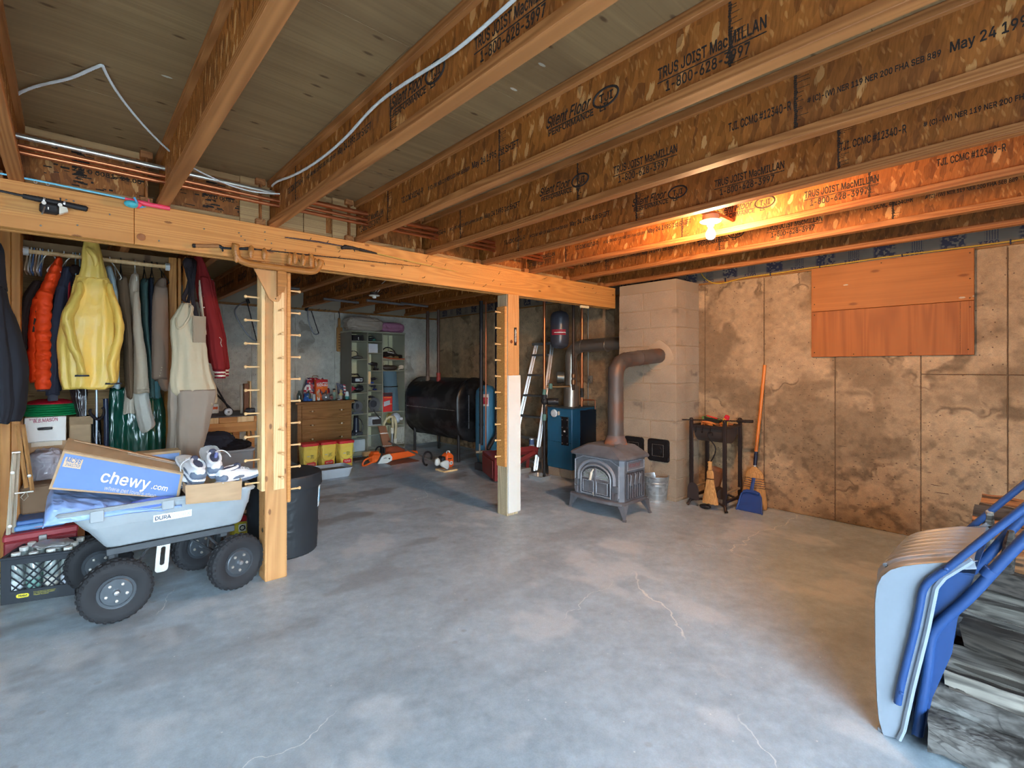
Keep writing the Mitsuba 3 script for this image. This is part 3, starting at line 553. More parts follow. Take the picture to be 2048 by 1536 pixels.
# galvanized bucket
def galv_c(p, n, uv):
    d1, d2, cr = voronoi((p.x+p.y)*34, p.z*40); return mix(L((142, 150, 154)), L((196, 202, 204)), cr*.7+.3*fbm(p.x*20, p.y*20, p.z*20))
gv = bs('galvanized', proc(galv_c), .38, .6); B = (4.62, 2.83, 0)
t = thing('metal_bucket', 'galvanized steel bucket standing between the stove and the chimney', 'bucket')
part(t, 'pail', lathe([(0, .012), (.098, .012), (.1, 0), (.104, 0), (.105, .02), (.108, .022), (.105, .026), (.122, .175), (.126, .18), (.123, .186), (.125, .20), (.129, .205), (.126, .21), (.131, .262), (.1345, .266), (.1345, .271), (.130, .272), (.128, .262), (.102, .016), (0, .016)], 40, B), gv, 35)
part(t, 'bail', tube([(B[0]+.135*math.cos(a)*1.01, B[1]-.01-.10*math.sin(a), .255-.02*math.sin(a)+.01) for a in np.linspace(0, np.pi, 16)], .003, 6), C(120, 122, 124, .4, .7))
for s in (-1, 1): part(t, 'ear', bx(B[0]+s*.134-.006, B[0]+s*.134+.006, B[1]-.010, B[1]+.010, .24, .262, .002), gv)

# ================================================================ BOILER AND ITS PIPES
blue = bs('boiler_blue', (44, 98, 128), .45, spec=.4); blk = C(26, 26, 28, .45)
t = thing('boiler', 'teal blue boiler cabinet on concrete blocks behind the stove', 'boiler')
part(t, 'cabinet', bx(4.70, 5.19, 4.07, 4.50, .11, .885, .008), blue); part(t, 'top_cover', bx(4.695, 5.195, 4.065, 4.505, .885, .897, .003), C(70, 84, 92))
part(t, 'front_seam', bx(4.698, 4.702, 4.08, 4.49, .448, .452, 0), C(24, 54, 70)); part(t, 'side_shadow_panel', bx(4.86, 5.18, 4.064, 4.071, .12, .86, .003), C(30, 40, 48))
pl = part(t, 'burner_plate', bx(4.685, 4.70, 4.12, 4.235, .42, .78, .003), blk, label='black riveted plate')
for k in range(4):
    for s in (-1, 1): part(pl, 'bolt', lathe([(0, .008), (.006, .006), (.008, 0)], 10, (4.685, 4.178+s*.043, .445+.10*k), (-1, 0, 0)), C(150, 146, 140, .4, .6))
part(pl, 'sight_port', lathe([(0, .012), (.010, .012), (.013, .0)], 14, (4.685, 4.178, .60), (-1, 0, 0)), C(220, 216, 205, .3))
g = part(t, 'pressure_gauge', lathe([(0, .02), (.045, .02), (.05, .016), (.05, 0)], 28, (4.70, 4.37, .815), (-1, 0, 0)), C(226, 228, 226, .3), label='round white gauge')
part(g, 'needle', bx(4.678, 4.68, 4.352, 4.372, .797, .80, 0), C(30, 30, 30)); part(g, 'dial_marks', cat([bx(4.6788, 4.6802, 4.37+.036*math.cos(a)-.002, 4.37+.036*math.cos(a)+.002, .815+.036*math.sin(a)-.002, .815+.036*math.sin(a)+.002, 0) for a in np.linspace(-.6, 3.7, 12)]), C(70, 74, 80), kind='stuff')
part(t, 'tag', bx(4.696, 4.70, 4.275, 4.31, .795, .845, .001), C(200, 190, 170)); part(t, 'keyhole', bx(4.696, 4.70, 4.25, 4.262, .765, .785, .002), blk)
for k in range(2): part(t, 'rivet', cyl((4.70, 4.44, .79+.0*k), (4.695, 4.44, .79), .008, n=10), blk)
for i, (x0, x1, y0, y1) in enumerate([(4.71, 4.93, 4.08, 4.27), (4.95, 5.18, 4.08, 4.27), (4.71, 4.93, 4.30, 4.49), (4.95, 5.18, 4.30, 4.49)]):
    single('support_block', ['concrete block under the near front corner of the boiler', 'concrete block under the near rear corner of the boiler', 'concrete block under the far front corner of the boiler', 'concrete block under the far rear corner of the boiler'][i], 'block', bx(x0, x1, y0, y1, 0, .109, .004), 'cmu')
single('drip_pan', 'shallow silver pan on the floor by the boiler corner', 'pan', grid(np.array([[(4.42+.24*(k/3-.5)*s, 4.33+.24*(j/3-.5)*s, z) for j in range(4)] for k in range(4) for s, z in ((1, .012),)][:4]), .004) if False else cat(loft([ringz(rr(.17, .22, .03)+[4.42, 4.36], 0), ringz(rr(.2, .25, .03)+[4.42, 4.36], .055), ringz(rr(.21, .26, .03)+[4.42, 4.36], .057), ringz(rr(.19, .24, .03)+[4.42, 4.36], .055), ringz(rr(.165, .215, .03)+[4.42, 4.36], .006)])), C(186, 190, 190, .3, .6))
t = thing('boiler_flue', 'shiny galvanized flue rising from the boiler and turning into the chimney', 'flue pipe'); fm = bs('flue_metal', (168, 160, 148), .35, .85)
def fl(name, pts, r): part(t, name, tube(pts, r, 26), fm, 40)
fl('base_cone', [(4.95, 4.30, .895), (4.95, 4.30, 1.16)], np.array([.105, .098])); fl('riser', [(4.95, 4.30, 1.15), (4.95, 4.30, 1.56)], .078)
fl('elbow', [(4.95, 4.30, 1.55), (4.95, 4.28, 1.62)], .08); fl('elbow', [(4.95, 4.285, 1.61), (4.95, 4.20, 1.675)], .08); fl('elbow', [(4.95, 4.215, 1.668), (4.95, 4.08, 1.69)], .08)
fl('cross_pipe', [(4.95, 4.09, 1.69), (4.95, 3.70, 1.70)], .082); fl('cross_pipe', [(4.95, 3.72, 1.70), (4.95, 3.38, 1.71)], .079)
for y in (4.09, 3.71): part(t, 'seam_ring', tube([(4.95, y+.004, 1.69), (4.95, y-.004, 1.69)], .0855, 26), fm, 40)
part(t, 'draft_regulator', cat(cyl((4.87, 4.36, 1.28), (4.80, 4.42, 1.28), .075, n=24)), C(110, 112, 106, .4, .6), 40)
t = thing('expansion_tank', 'dark grey expansion tank with a red and white label above the boiler', 'tank')
part(t, 'shell', lathe([(0, 1.66), (.05, 1.665), (.10, 1.69), (.122, 1.73), (.125, 1.78), (.125, 2.06), (.120, 2.11), (.09, 2.15), (.03, 2.17), (0, 2.172)], 32, (4.90, 4.46, 0)), bs('tank_grey', (66, 68, 76), .3, spec=.5), True)
part(t, 'neck', cyl((4.90, 4.46, 2.16), (4.90, 4.46, 2.32), .012, n=10), C(110, 84, 60, .4, .7)); tl = np.linspace(math.radians(165), math.radians(262), 14)
part(t, 'label', grid(np.array([[(4.90+.1258*math.cos(a), 4.46+.1258*math.sin(a), z) for a in tl] for z in (1.84, 1.915)]), .0005), C(158, 40, 58), label='red label'); part(t, 'label_stripe', grid(np.array([[(4.90+.1264*math.cos(a), 4.46+.1264*math.sin(a), z) for a in tl[3:]] for z in (1.865, 1.88)]), .0004), C(214, 210, 210))
def pipe(label, pts, r, mat, fits=(), cat_='pipe', smooth=0, name='heating_pipe'):
    t = thing(name, label, cat_); part(t, 'pipe', tube(pts, r, 14, smooth=smooth), mat, 40)
    for f, rr_, h, mm in fits: part(t, 'fitting', cyl((f[0], f[1], f[2]-h/2), (f[0], f[1], f[2]+h/2), rr_, n=14), mm, 40)
grn = C(96, 132, 120, .5); bkp = C(40, 38, 38, .5)
pipe('copper riser left of the boiler with a green valve and black pump below', [(4.47, 4.33, 2.34), (4.47, 4.33, 1.10)], .0165, cu, [((4.47, 4.33, 1.10), .024, .07, grn), ((4.47, 4.33, 1.04), .034, .05, bkp), ((4.47, 4.33, .78), .026, .08, grn)])
t = thing('circulator_pump', 'black circulator pump on the copper riser left of the boiler', 'pump'); part(t, 'housing', wob(ell((4.475, 4.33, .985), (.045, .045, .05), 2), .006, 20), bkp, True); part(t, 'motor', cyl((4.50, 4.30, .98), (4.60, 4.21, .98), .042, n=18), bkp, 40)
pipe('black pipe dropping from the pump along the boiler edge', [(4.50, 4.36, .95), (4.50, 4.36, .02)], .018, bkp)
pipe('dark iron pipe rising beside the expansion tank', [(4.88, 4.20, 2.34), (4.88, 4.20, 1.22), (4.90, 4.22, 1.12)], .019, C(74, 58, 48, .5, .3), [((4.88, 4.20, 1.30), .026, .05, C(150, 110, 76, .4, .6)), ((4.88, 4.20, 1.22), .028, .06, C(150, 110, 76, .4, .6))])
pipe('bright copper pipe nearest the chimney above the boiler', [(4.985, 4.145, 2.34), (4.985, 4.145, .90)], .0165, cu, [((4.985, 4.145, 1.30), .021, .04, cu), ((4.985, 4.145, 1.22), .021, .04, cu), ((4.985, 4.145, 1.08), .024, .12, bkp), ((4.985, 4.145, .98), .022, .03, cu)])
pipe('thin copper pipe bending down onto the boiler top', [(4.985, 4.145, .985), (5.12, 4.06, .985), (5.14, 4.05, .975), (5.14, 4.05, .86)], .0075, cu)
pipe('thin grey conduit running down the wall beside the bright copper pipe', [(5.205, 4.22, 2.3), (5.205, 4.22, .9)], .006, C(150, 148, 144, .4, .5))
t = thing('conduit_switch', 'small grey switch box on the thin conduit behind the boiler', 'switch box'); part(t, 'box', bx(5.18, 5.219, 4.15, 4.20, 1.20, 1.30, .003), C(128, 122, 112, .5, .4)); part(t, 'lever', bx(5.165, 5.18, 4.17, 4.18, 1.24, 1.26, .002), C(60, 56, 52))
pipe('brass pipe run with valves in front of the boiler flue', [(4.66, 4.48, 1.16), (4.76, 4.38, 1.155), (4.86, 4.24, 1.165)], .014, C(146, 112, 74, .4, .7), [((4.70, 4.44, 1.165), .028, .07, grn)])
# ================================================================ COAT CLOSET UNDER THE BEAM
from scipy.interpolate import PchipInterpolator
struct('wall_closet', bx(-.72, .80, 5.56, 5.64, 0, 2.343, .0), 'closet_board', 'wooden back wall of the open coat closet')
for k, (z0, z1) in enumerate([(0, .40), (.402, .80), (.802, 1.20), (1.202, 1.62), (1.622, 2.02), (2.022, 2.343)]):
    part('wall_closet', 'board', bx(-.72, .795, 5.545, 5.562, z0, z1, .002), 'closet_board')
t = thing('closet_header', 'grey-brown plywood strip across the top of the coat closet', 'board'); part(t, 'board', bx(-.29, .68, 5.05, 5.068, 2.275, 2.343, .002), 'subfloor')
def stud(label, x0, x1, y0, y1, z0=0, z1=2.343): single('closet_stud', label, 'stud', bx(x0, x1, y0, y1, z0, z1, .003), 'stud_wood')
stud('orange-lit wooden stud at the far left of the coat closet, beside the rod end', -.335, -.284, 4.70, 4.98); stud('second orange-lit stud at the left of the coat closet', -.283, -.238, 4.72, 5.0)
stud('wooden stud at the right of the coat closet, behind the grey-brown blazer', .635, .69, 5.02, 5.30); stud('bright wooden stud behind the black wader straps', .735, .785, 4.93, 5.02)
single('closet_side_panel', 'wooden side panel at the left end of the coat closet', 'board', bx(-.336, -.316, 5.0, 5.55, 0, 2.343, .002), 'stud_wood'); single('closet_side_panel', 'wooden side panel at the right end of the coat closet', 'board', bx(.70, .72, 5.02, 5.55, 0, 2.343, .002), 'stud_wood')
t = thing('closet_rod', 'pale wooden clothes rod with white end sockets', 'clothes rod'); part(t, 'rod', cyl((-.25, 5.0, 2.255), (.62, 5.0, 2.255), .0165, n=18), 'pale_wood', 40)
for x in (-.238, .607): part(t, 'socket', cyl((x, 5.0, 2.255), (x+.03, 5.0, 2.255), .032, n=20), C(226, 224, 216, .4), 40)
def hanger(x, mat, label, tilt=0., w=.17, yc=5.0, z=2.255, r=.004):
    h = [(x, yc-.018, z+.012), (x, yc-.012, z+.024), (x, yc, z+.028), (x, yc+.014, z+.018), (x+.1*tilt, yc+.012, z-.005), (x+.3*tilt, yc, z-.04)]
    tri = [(x+.3*tilt, yc, z-.04), (x+.6*tilt, yc-w*.9, z-.13), (x+.65*tilt, yc-w, z-.15), (x+.6*tilt, yc-w*.9, z-.158), (x+.5*tilt, yc+w*.9, z-.158), (x+.55*tilt, yc+w, z-.15), (x+.5*tilt, yc+w*.9, z-.13)]
    single('clothes_hanger', label, 'hanger', cat(tube(h, r, 8), tube(tri, r, 8, closed=True)), mat, True, 'hangers on the closet rod')
hc = [C(228, 196, 160, .35), C(224, 222, 214, .35), C(120, 150, 196, .35)]
for i, x in enumerate([-.212, -.195, -.18, -.166, -.15, -.136]):
    hanger(x, hc[[0, 1, 2, 0, 1, 2][i]], ['empty wire hanger beside the left rod socket, first of the bunch', 'white empty hanger second in the bunch at the left rod end', 'blue empty hanger third in the bunch at the left rod end', 'copper coloured empty hanger fourth in the bunch at the left rod end', 'white empty hanger fifth in the bunch at the left rod end', 'blue empty hanger at the right of the bunch'][i], -.02, .12)
for x, tl, l in [(-.105, -.09, 'tilted pink-white empty hanger right of the bunch'), (-.085, .07, 'white hanger spreading to the right beside the orange jacket'), (-.02, -.14, 'white hanger inside the orange puffer jacket'), (.03, -.12, 'white hanger inside the navy jacket'), (.045, 0, 'pale blue hanger right of the navy jacket'), (.068, 0, 'second pale blue hanger, left of the yellow raincoat'), (.245, .1, 'white hanger inside the pale blue shirt'), (.315, 0, 'steel hook of the hanger inside the brown jacket'), (.405, 0, 'white hanger inside the long beige coat'), (.465, 0, 'black hanger inside the dark teal jacket'), (.515, 0, 'steel hanger inside the narrow navy jacket'), (.55, .1, 'dark hanger inside the grey-brown blazer')]:
    hanger(x, C(224, 222, 214, .35) if 'white' in l else C(150, 186, 200, .35) if 'blue' in l else C(50, 46, 42, .4, .3), l, tl, .14)
def cloth(rgb, rough=.9, fr=160.):
    key = f'cloth_{rgb[0]}_{rgb[1]}_{rgb[2]}'
    if key not in scene: bs(key, rgb, rough, spec=.2, bump=lambda p, n, uv: noise(p.x*fr+p.y*fr, p.z*fr)*.7+.3*noise(p.x*40+p.y*40, p.z*30), bscale=.0012)
    return key
def garment(parent, name, mat, y0, dep, rows, amp=.012, nf=7, seed=0, n=64, sq=.8, label=None, q=0, dy=0.):
    r = np.array(sorted(rows, key=lambda a: a[0])); z = np.linspace(r[0, 0], r[-1, 0], 46)
    xl, xr = PchipInterpolator(r[:, 0], r[:, 1])(z), PchipInterpolator(r[:, 0], r[:, 2])(z)
    a = np.arange(n)*2*np.pi/n; R = []
    for i, zz in enumerate(z):
        f = 1-i/(len(z)-1); hw = (xr[i]-xl[i])/2; cx = (xr[i]+xl[i])/2
        c, s = np.cos(a), np.sin(a); px = np.sign(c)*np.abs(c)**sq; py = np.sign(s)*np.abs(s)**sq
        fold = np.sin(nf*a+seed+1.5*math.sin(zz*2.3+seed))*.6+np.sin((nf*2+1)*a+seed*2+2*math.sin(zz*1.7))*.4
        k = amp*(.35+.65*f)*fold
        d = dep*(.55+.45*min(1, f*2.2+.2)) if q == 0 else dep
        puff = (1+.10*abs(math.sin(zz*math.pi/q))) if q else 1
        x = cx+(hw*px)*(puff if q else 1)+.5*k*c*min(1, hw/.05); y = y0+dy*f+d*puff*py+k*s
        R.append(np.column_stack([x, y, np.full(n, zz)+.006*np.sin(3*a+seed)*(i == 0)]))
    v, f = loft(R); v = wob((v, f), min(amp*.6, .006), 9, seed)[0]
    return part(parent, name, (v, f), mat, True, label=label)
ylw = bs('raincoat_yellow', (226, 190, 92), .42, spec=.45, bump=lambda p, n, uv: fbm(p.x*14, p.z*9, 1, 3), bscale=.012)
t = thing('raincoat', 'yellow hooded raincoat hanging in front of the closet rod', 'raincoat')
garment(t, 'body', ylw, 4.74, .075, [(2.079, .045, .226), (1.94, .02, .255), (1.767, -.03, .278), (1.549, -.05, .292), (1.33, -.037, .28), (1.254, -.019, .235)], .022, 6, 2)
garment(t, 'hood', ylw, 4.73, .06, [(2.326, .088, .169), (2.268, .077, .183), (2.178, .075, .197), (2.105, .067, .214), (2.057, .056, .22)], .012, 4, 1)
part(t, 'hood_fold', tube([(.10, 4.668, 2.27), (.13, 4.655, 2.24), (.15, 4.655, 2.19), (.145, 4.66, 2.14)], [.012, .022, .02, .008], 12, smooth=16), ylw, True)
for nm, ps, rs in (('sleeve', [(.065, 4.70, 2.02), (.03, 4.67, 1.86), (.0, 4.65, 1.74), (.02, 4.64, 1.60), (.05, 4.63, 1.48), (.076, 4.63, 1.36)], [.035, .062, .068, .062, .052, .044]), ('sleeve', [(.232, 4.70, 2.03), (.262, 4.68, 1.86), (.288, 4.66, 1.72), (.268, 4.66, 1.58), (.248, 4.65, 1.46), (.252, 4.65, 1.30)], [.032, .052, .058, .055, .052, .050])):
    part(t, nm, wob(tube(ps, PchipInterpolator(np.linspace(0, 1, 6), rs)(np.linspace(0, 1, 40)), 22, .5, smooth=40), .014, 9, int(ps[0][0]*99)), ylw, True)
part(t, 'cuff', lathe([(.038, .012), (.040, 0), (.03, .004)], 20, (.0765, 4.63, 1.346), (0, 0, 1), 1, .7), C(52, 52, 58), True, label='dark cuff'); part(t, 'cuff', lathe([(.047, .012), (.049, 0), (.03, .004)], 20, (.252, 4.65, 1.286), (0, 0, 1), 1, .7), C(52, 52, 58), True, label='dark cuff')
part(t, 'yoke_seam', tube([(.05, 4.668, 2.062), (.13, 4.66, 2.052), (.22, 4.668, 2.066)], .003, 6, smooth=16), ylw, True)
org = bs('puffer_orange', (246, 74, 26), .6, spec=.3, bump=lambda p, n, uv: .25*fbm(p.x*30+p.y*30, p.z*30, 1, 3)+.75*dr.abs(dr.sin((p.z+.02*noise(p.x*20, p.z*20))*50.7)), bscale=.016)
t = thing('puffer_jacket', 'bright orange quilted puffer jacket on the closet rod', 'jacket')
garment(t, 'body', org, 5.0, .19, [(2.207, -.064, -.028), (2.119, -.102, -.031), (1.984, -.15, -.061), (1.87, -.195, -.091), (1.759, -.205, -.099), (1.611, -.213, -.105), (1.465, -.21, -.107), (1.304, -.20, -.118)], .004, 3, 1, q=.062)
L_ = 40; zz = np.linspace(1.96, 1.255, 90); rad = .036+.0085*np.abs(np.sin((zz-1.255)*np.pi/.07)); part(t, 'sleeve', tube(np.column_stack([-.128+.02*np.clip(zz-1.7, 0, 1)*2, 4.80+.10*np.clip(zz-1.75, 0, 1), zz]), rad*np.clip((1.99-zz)/.05, .3, 1), 20), org, True); part(t, 'sleeve_cuff', tube([(-.128, 4.80, 1.258), (-.128, 4.80, 1.243)], .033, 18), C(60, 50, 62), True, label='dark cuff')
part(t, 'zip_pocket', tube([(-.155, 4.815, 1.86), (-.165, 4.806, 1.78), (-.178, 4.806, 1.66)], .006, 8, smooth=12), C(40, 32, 30))
t = thing('jacket', 'dark brown jacket half hidden behind the orange puffer jacket', 'jacket'); garment(t, 'body', cloth((52, 40, 36)), 5.02, .17, [(2.036, -.188, -.129), (1.903, -.242, -.164), (1.755, -.255, -.198), (1.537, -.242, -.203)], .008, 6, 4)
t = thing('jacket', 'dark navy work jacket right of the orange puffer jacket', 'jacket'); nv = cloth((48, 50, 62)); garment(t, 'body', nv, 5.0, .18, [(2.157, -.037, .036), (2.069, -.056, .028), (1.916, -.08, .010), (1.727, -.085, -.018), (1.54, -.090, -.03), (1.391, -.095, -.034), (1.24, -.10, -.038)], .008, 6, 5)
garment(t, 'sleeve', nv, 4.84, .05, [(2.0, -.055, -.01), (1.7, -.092, -.025), (1.4, -.108, -.04), (1.213, -.116, -.044)], .006, 4, 6); part(t, 'cuff', tube([(-.08, 4.84, 1.225), (-.078, 4.84, 1.17)], .028, 16), cloth((66, 68, 78)), True)
t = thing('jacket', 'black jacket with fuzzy collar tucked behind the yellow raincoat', 'jacket'); garment(t, 'body', cloth((38, 30, 28)), 5.02, .15, [(2.181, .019, .065), (2.078, .014, .071), (1.925, .014, .065), (1.5, .02, .06)], .01, 8, 7)
part(t, 'collar', wob(ell((.045, 4.90, 2.13), (.035, .05, .04), 3), .012, 40), cloth((46, 36, 32)), True)
t = thing('shirt', 'red shirt collar showing between the dark jackets', 'shirt'); garment(t, 'body', cloth((176, 44, 50)), 4.93, .06, [(2.125, -.018, .022), (2.062, -.011, .019), (1.943, -.003, .016), (1.6, -.0, .012)], .006, 4, 8)
t = thing('shirt', 'pale blue shirt right behind the yellow raincoat', 'shirt'); garment(t, 'body', cloth((168, 188, 192)), 4.97, .14, [(2.193, .222, .253), (2.097, .229, .277), (1.942, .255, .295), (1.5, .262, .30), (1.25, .26, .31)], .010, 6, 9)
t = thing('jacket', 'brown corduroy jacket left of the long beige coat', 'jacket'); garment(t, 'body', cloth((104, 84, 64)), 5.0, .17, [(2.129, .294, .348), (2.03, .288, .367), (1.871, .301, .377), (1.711, .326, .384), (1.551, .332, .390), (1.309, .341, .395), (1.168, .348, .384)], .008, 5, 10)
bg = cloth((176, 160, 138)); t = thing('coat', 'long beige trench coat whose hem hangs lowest on the rod', 'coat'); garment(t, 'body', bg, 4.98, .16, [(2.156, .378, .423), (2.035, .362, .429), (1.874, .378, .434), (1.633, .385, .448), (1.471, .381, .470), (1.309, .378, .490), (1.207, .381, .498)], .010, 5, 11)
garment(t, 'lower_panel', cloth((186, 182, 172)), 5.0, .12, [(1.226, .386, .495), (1.062, .405, .512), (.937, .430, .535), (.887, .444, .477)], .012, 4, 12)
part(t, 'sleeve', wob(tube([(.40, 4.83, 2.0), (.405, 4.79, 1.75), (.425, 4.79, 1.5), (.435, 4.80, 1.24)], PchipInterpolator([0, .4, 1], [.02, .036, .05])(np.linspace(0, 1, 30)), 18, .8, smooth=30), .008, 8, 3), bg, True)
t = thing('trousers', 'light beige trousers hanging below the brown jacket', 'trousers'); garment(t, 'leg', cloth((190, 180, 164)), 5.02, .10, [(1.30, .346, .398), (1.188, .34, .40), (1.042, .333, .405)], .010, 4, 13)
t = thing('jacket', 'dark teal jacket between the beige coat and the blazer', 'jacket'); garment(t, 'body', cloth((54, 74, 70)), 5.0, .16, [(2.126, .445, .490), (2.004, .438, .488), (1.758, .445, .488), (1.472, .477, .505), (1.307, .485, .525), (1.162, .49, .53)], .006, 5, 14)
garment(t, 'hem', cloth((60, 92, 96)), 4.92, .05, [(1.30, .50, .562), (1.162, .507, .566)], .008, 4, 15)
t = thing('jacket', 'narrow navy jacket between the teal jacket and the blazer', 'jacket'); garment(t, 'body', cloth((40, 44, 54)), 5.04, .15, [(2.145, .495, .530), (1.967, .492, .525), (1.719, .49, .515), (1.25, .49, .52)], .005, 5, 16)
bl = cloth((124, 104, 88)); t = thing('blazer', 'grey-brown blazer at the right end of the rod with sleeve buttons', 'blazer'); garment(t, 'body', bl, 4.99, .16, [(2.146, .562, .61), (2.052, .525, .613), (1.969, .520, .618), (1.762, .520, .625), (1.555, .520, .625), (1.319, .53, .625), (1.222, .575, .628)], .004, 4, 17)
garment(t, 'sleeve', bl, 4.83, .055, [(2.06, .52, .60), (1.96, .503, .605), (1.762, .499, .607), (1.555, .498, .607), (1.319, .498, .60)], .003, 3, 18)
for k in range(4): part(t, 'button', ell((.556-.004*k, 4.775, 1.41-.022*k), (.006, .004, .006), 1), C(176, 160, 130, .3))
gb = bs('green_plastic', (16, 72, 58), .22, spec=.6, bump=lambda p, n, uv: fbm(p.x*16+p.y*9, p.z*5, 1, 3), bscale=.03)
t = thing('garment_bag', 'shiny dark green plastic bag below the hanging coats', 'bag'); garment(t, 'bag', gb, 5.22, .10, [(1.243, .262, .581), (1.138, .252, .613), (1.012, .246, .63), (.845, .243, .634), (.60, .26, .62), (.30, .28, .60), (.02, .30, .58)], .026, 9, 19, 96)
# waders on the stud
wt, wd = cloth((186, 172, 144), .8), cloth((146, 132, 118), .8)
t = thing('chest_waders', 'beige chest waders with black straps hanging right of the closet', 'waders')
garment(t, 'bib', wt, 4.46, .085, [(1.90, .640, .700), (1.83, .607, .722), (1.753, .575, .749), (1.621, .578, .795), (1.468, .582, .815), (1.314, .566, .845), (1.23, .575, .872), (1.17, .66, .872), (1.12, .74, .862)], .018, 5, 3); part(t, 'chest_pocket', grid(np.array([[(x, 4.366+.02*abs(x-.72)+(z-1.68)*-.03, z) for x in np.linspace(.70, .785, 6)] for z in (1.60, 1.70, 1.80)]), .008), cloth((150, 132, 110)), True)
garment(t, 'leg', wd, 4.48, .07, [(1.30, .566, .64), (1.221, .56, .635), (.975, .563, .625), (.787, .553, .615), (.67, .553, .613)], .010, 4, 4); garment(t, 'leg', wd, 4.42, .085, [(1.24, .612, .864), (1.218, .612, .868), (1.084, .609, .842), (.97, .603, .822), (.782, .606, .773), (.66, .612, .75)], .012, 4, 5)
part(t, 'bib_flap', wob(tube([(.60, 4.42, 1.78), (.625, 4.385, 1.70), (.66, 4.385, 1.74), (.69, 4.39, 1.88)], .016, 10, .4, smooth=24), .004, 12), wt, True)
sb = C(30, 24, 28, .8)
for nm, ps, w in (('strap', [(.748, 4.932, 2.28), (.735, 4.60, 2.27), (.715, 4.50, 2.24), (.70, 4.47, 2.10), (.672, 4.46, 1.98), (.655, 4.44, 1.93), (.68, 4.42, 1.90)], .016), ('strap', [(.74, 4.60, 2.27), (.725, 4.47, 2.15), (.712, 4.45, 2.0), (.724, 4.42, 1.85), (.735, 4.39, 1.78)], .015), ('strap', [(.70, 4.49, 2.25), (.675, 4.47, 2.20), (.69, 4.46, 2.10), (.70, 4.45, 2.0), (.68, 4.43, 1.90), (.675, 4.42, 1.86)], .018)):
    part(t, nm, tube(ps, w, 8, .35, smooth=30), sb, True)
part(t, 'strap_bundle', wob(ell((.685, 4.48, 2.21), (.032, .03, .05), 3), .012, 22), sb, True); part(t, 'buckle', bx(.645, .665, 4.385, 4.40, 1.67, 1.715, .004), sb)
rd = cloth((128, 38, 38)); t = thing('varsity_jacket', 'dark red jacket with striped cuffs and fleece lining, right of the waders', 'jacket')
garment(t, 'body', rd, 4.78, .12, [(2.332, .778, .82), (2.2, .782, .875), (2.058, .799, .915), (1.893, .828, .94), (1.726, .85, .962), (1.558, .88, .985), (1.45, .89, .98)], .012, 5, 20)
garment(t, 'sleeve', rd, 4.68, .05, [(2.15, .80, .86), (1.9, .825, .91), (1.7, .85, .955), (1.5, .875, .985), (1.385, .896, .985)], .008, 4, 21); garment(t, 'sleeve', rd, 4.80, .05, [(2.15, .86, .92), (1.9, .90, .965), (1.7, .93, 1.005), (1.5, .95, 1.03), (1.40, .965, 1.04)], .006, 4, 22)
for x0, x1, y, z in ((.905, .985, 4.68, 1.32), (.965, 1.035, 4.80, 1.335)):
    for k, c in enumerate(((128, 30, 44), (214, 204, 190), (128, 30, 44), (214, 204, 190), (128, 30, 44))): part(t, 'cuff_stripe', loft([np.column_stack([(x0+x1)/2+(x1-x0)/2*np.cos(a_), y+.045*np.sin(a_), np.full(24, z+h)]) for a_ in [np.arange(24)*2*np.pi/24] for h in (k*.014, k*.014+.014)]), cloth(c), 40)
part(t, 'hanging_loop', tube([(.80, 4.78, 2.32), (.85, 4.79, 2.345), (.93, 4.80, 2.346)], .004, 6), rd); part(t, 'fleece_edge', wob(tube([(.80, 4.66, 2.10), (.805, 4.65, 1.95), (.815, 4.65, 1.8), (.835, 4.65, 1.65)], [.012, .022, .02, .008], 12, .5, smooth=30) if False else tube([(.795, 4.665, 2.12), (.80, 4.65, 1.98), (.815, 4.645, 1.83), (.84, 4.65, 1.68)], PchipInterpolator([0, .4, 1], [.010, .022, .008])(np.linspace(0, 1, 30)), 12, .5, smooth=30), .004, 40), cloth((190, 180, 160)), True, label='cream fleece lining')
for z in (2.07, 1.99, 1.9): part(t, 'snap', ell((.825, 4.655, z), (.006, .004, .006), 1), C(210, 200, 190, .3, .5))
part(t, 'sleeve_mark', tube([(.93, 4.628, 1.66), (.945, 4.628, 1.64), (.938, 4.627, 1.61), (.95, 4.627, 1.58)], .006, 6, .4), C(220, 210, 196))
hd = cloth((40, 42, 48)); t = thing('hooded_sweatshirt', 'charcoal hooded sweatshirt hanging at the left edge, nearest the camera', 'sweatshirt')
garment(t, 'body', hd, 4.06, .16, [(1.90, -.40, -.263), (1.789, -.42, -.25), (1.678, -.44, -.215), (1.565, -.45, -.19), (1.396, -.46, -.168), (1.254, -.46, -.175), (1.142, -.45, -.187), (1.10, -.44, -.20)], .014, 5, 23)
garment(t, 'hood', hd, 4.06, .12, [(2.12, -.37, -.283), (2.069, -.40, -.267), (1.957, -.42, -.263), (1.858, -.42, -.258)], .012, 4, 24); garment(t, 'sleeve', hd, 3.92, .05, [(1.85, -.36, -.27), (1.6, -.36, -.25), (1.4, -.345, -.23), (1.2, -.33, -.225), (1.10, -.32, -.24)], .008, 4, 25)
part(t, 'hanging_loop', tube([(-.33, 4.06, 2.10), (-.33, 4.10, 2.2), (-.33, 4.14, 2.30)], .004, 6), hd)
single('stud_post', 'wooden stud at the left edge of the frame behind the sweatshirt', 'post', bx(-.62, -.30, 4.40, 4.44, 0, 2.343, .003) if False else bx(-.44, -.345, 4.50, 4.60, 0, 2.343, .003), 'stud_wood')

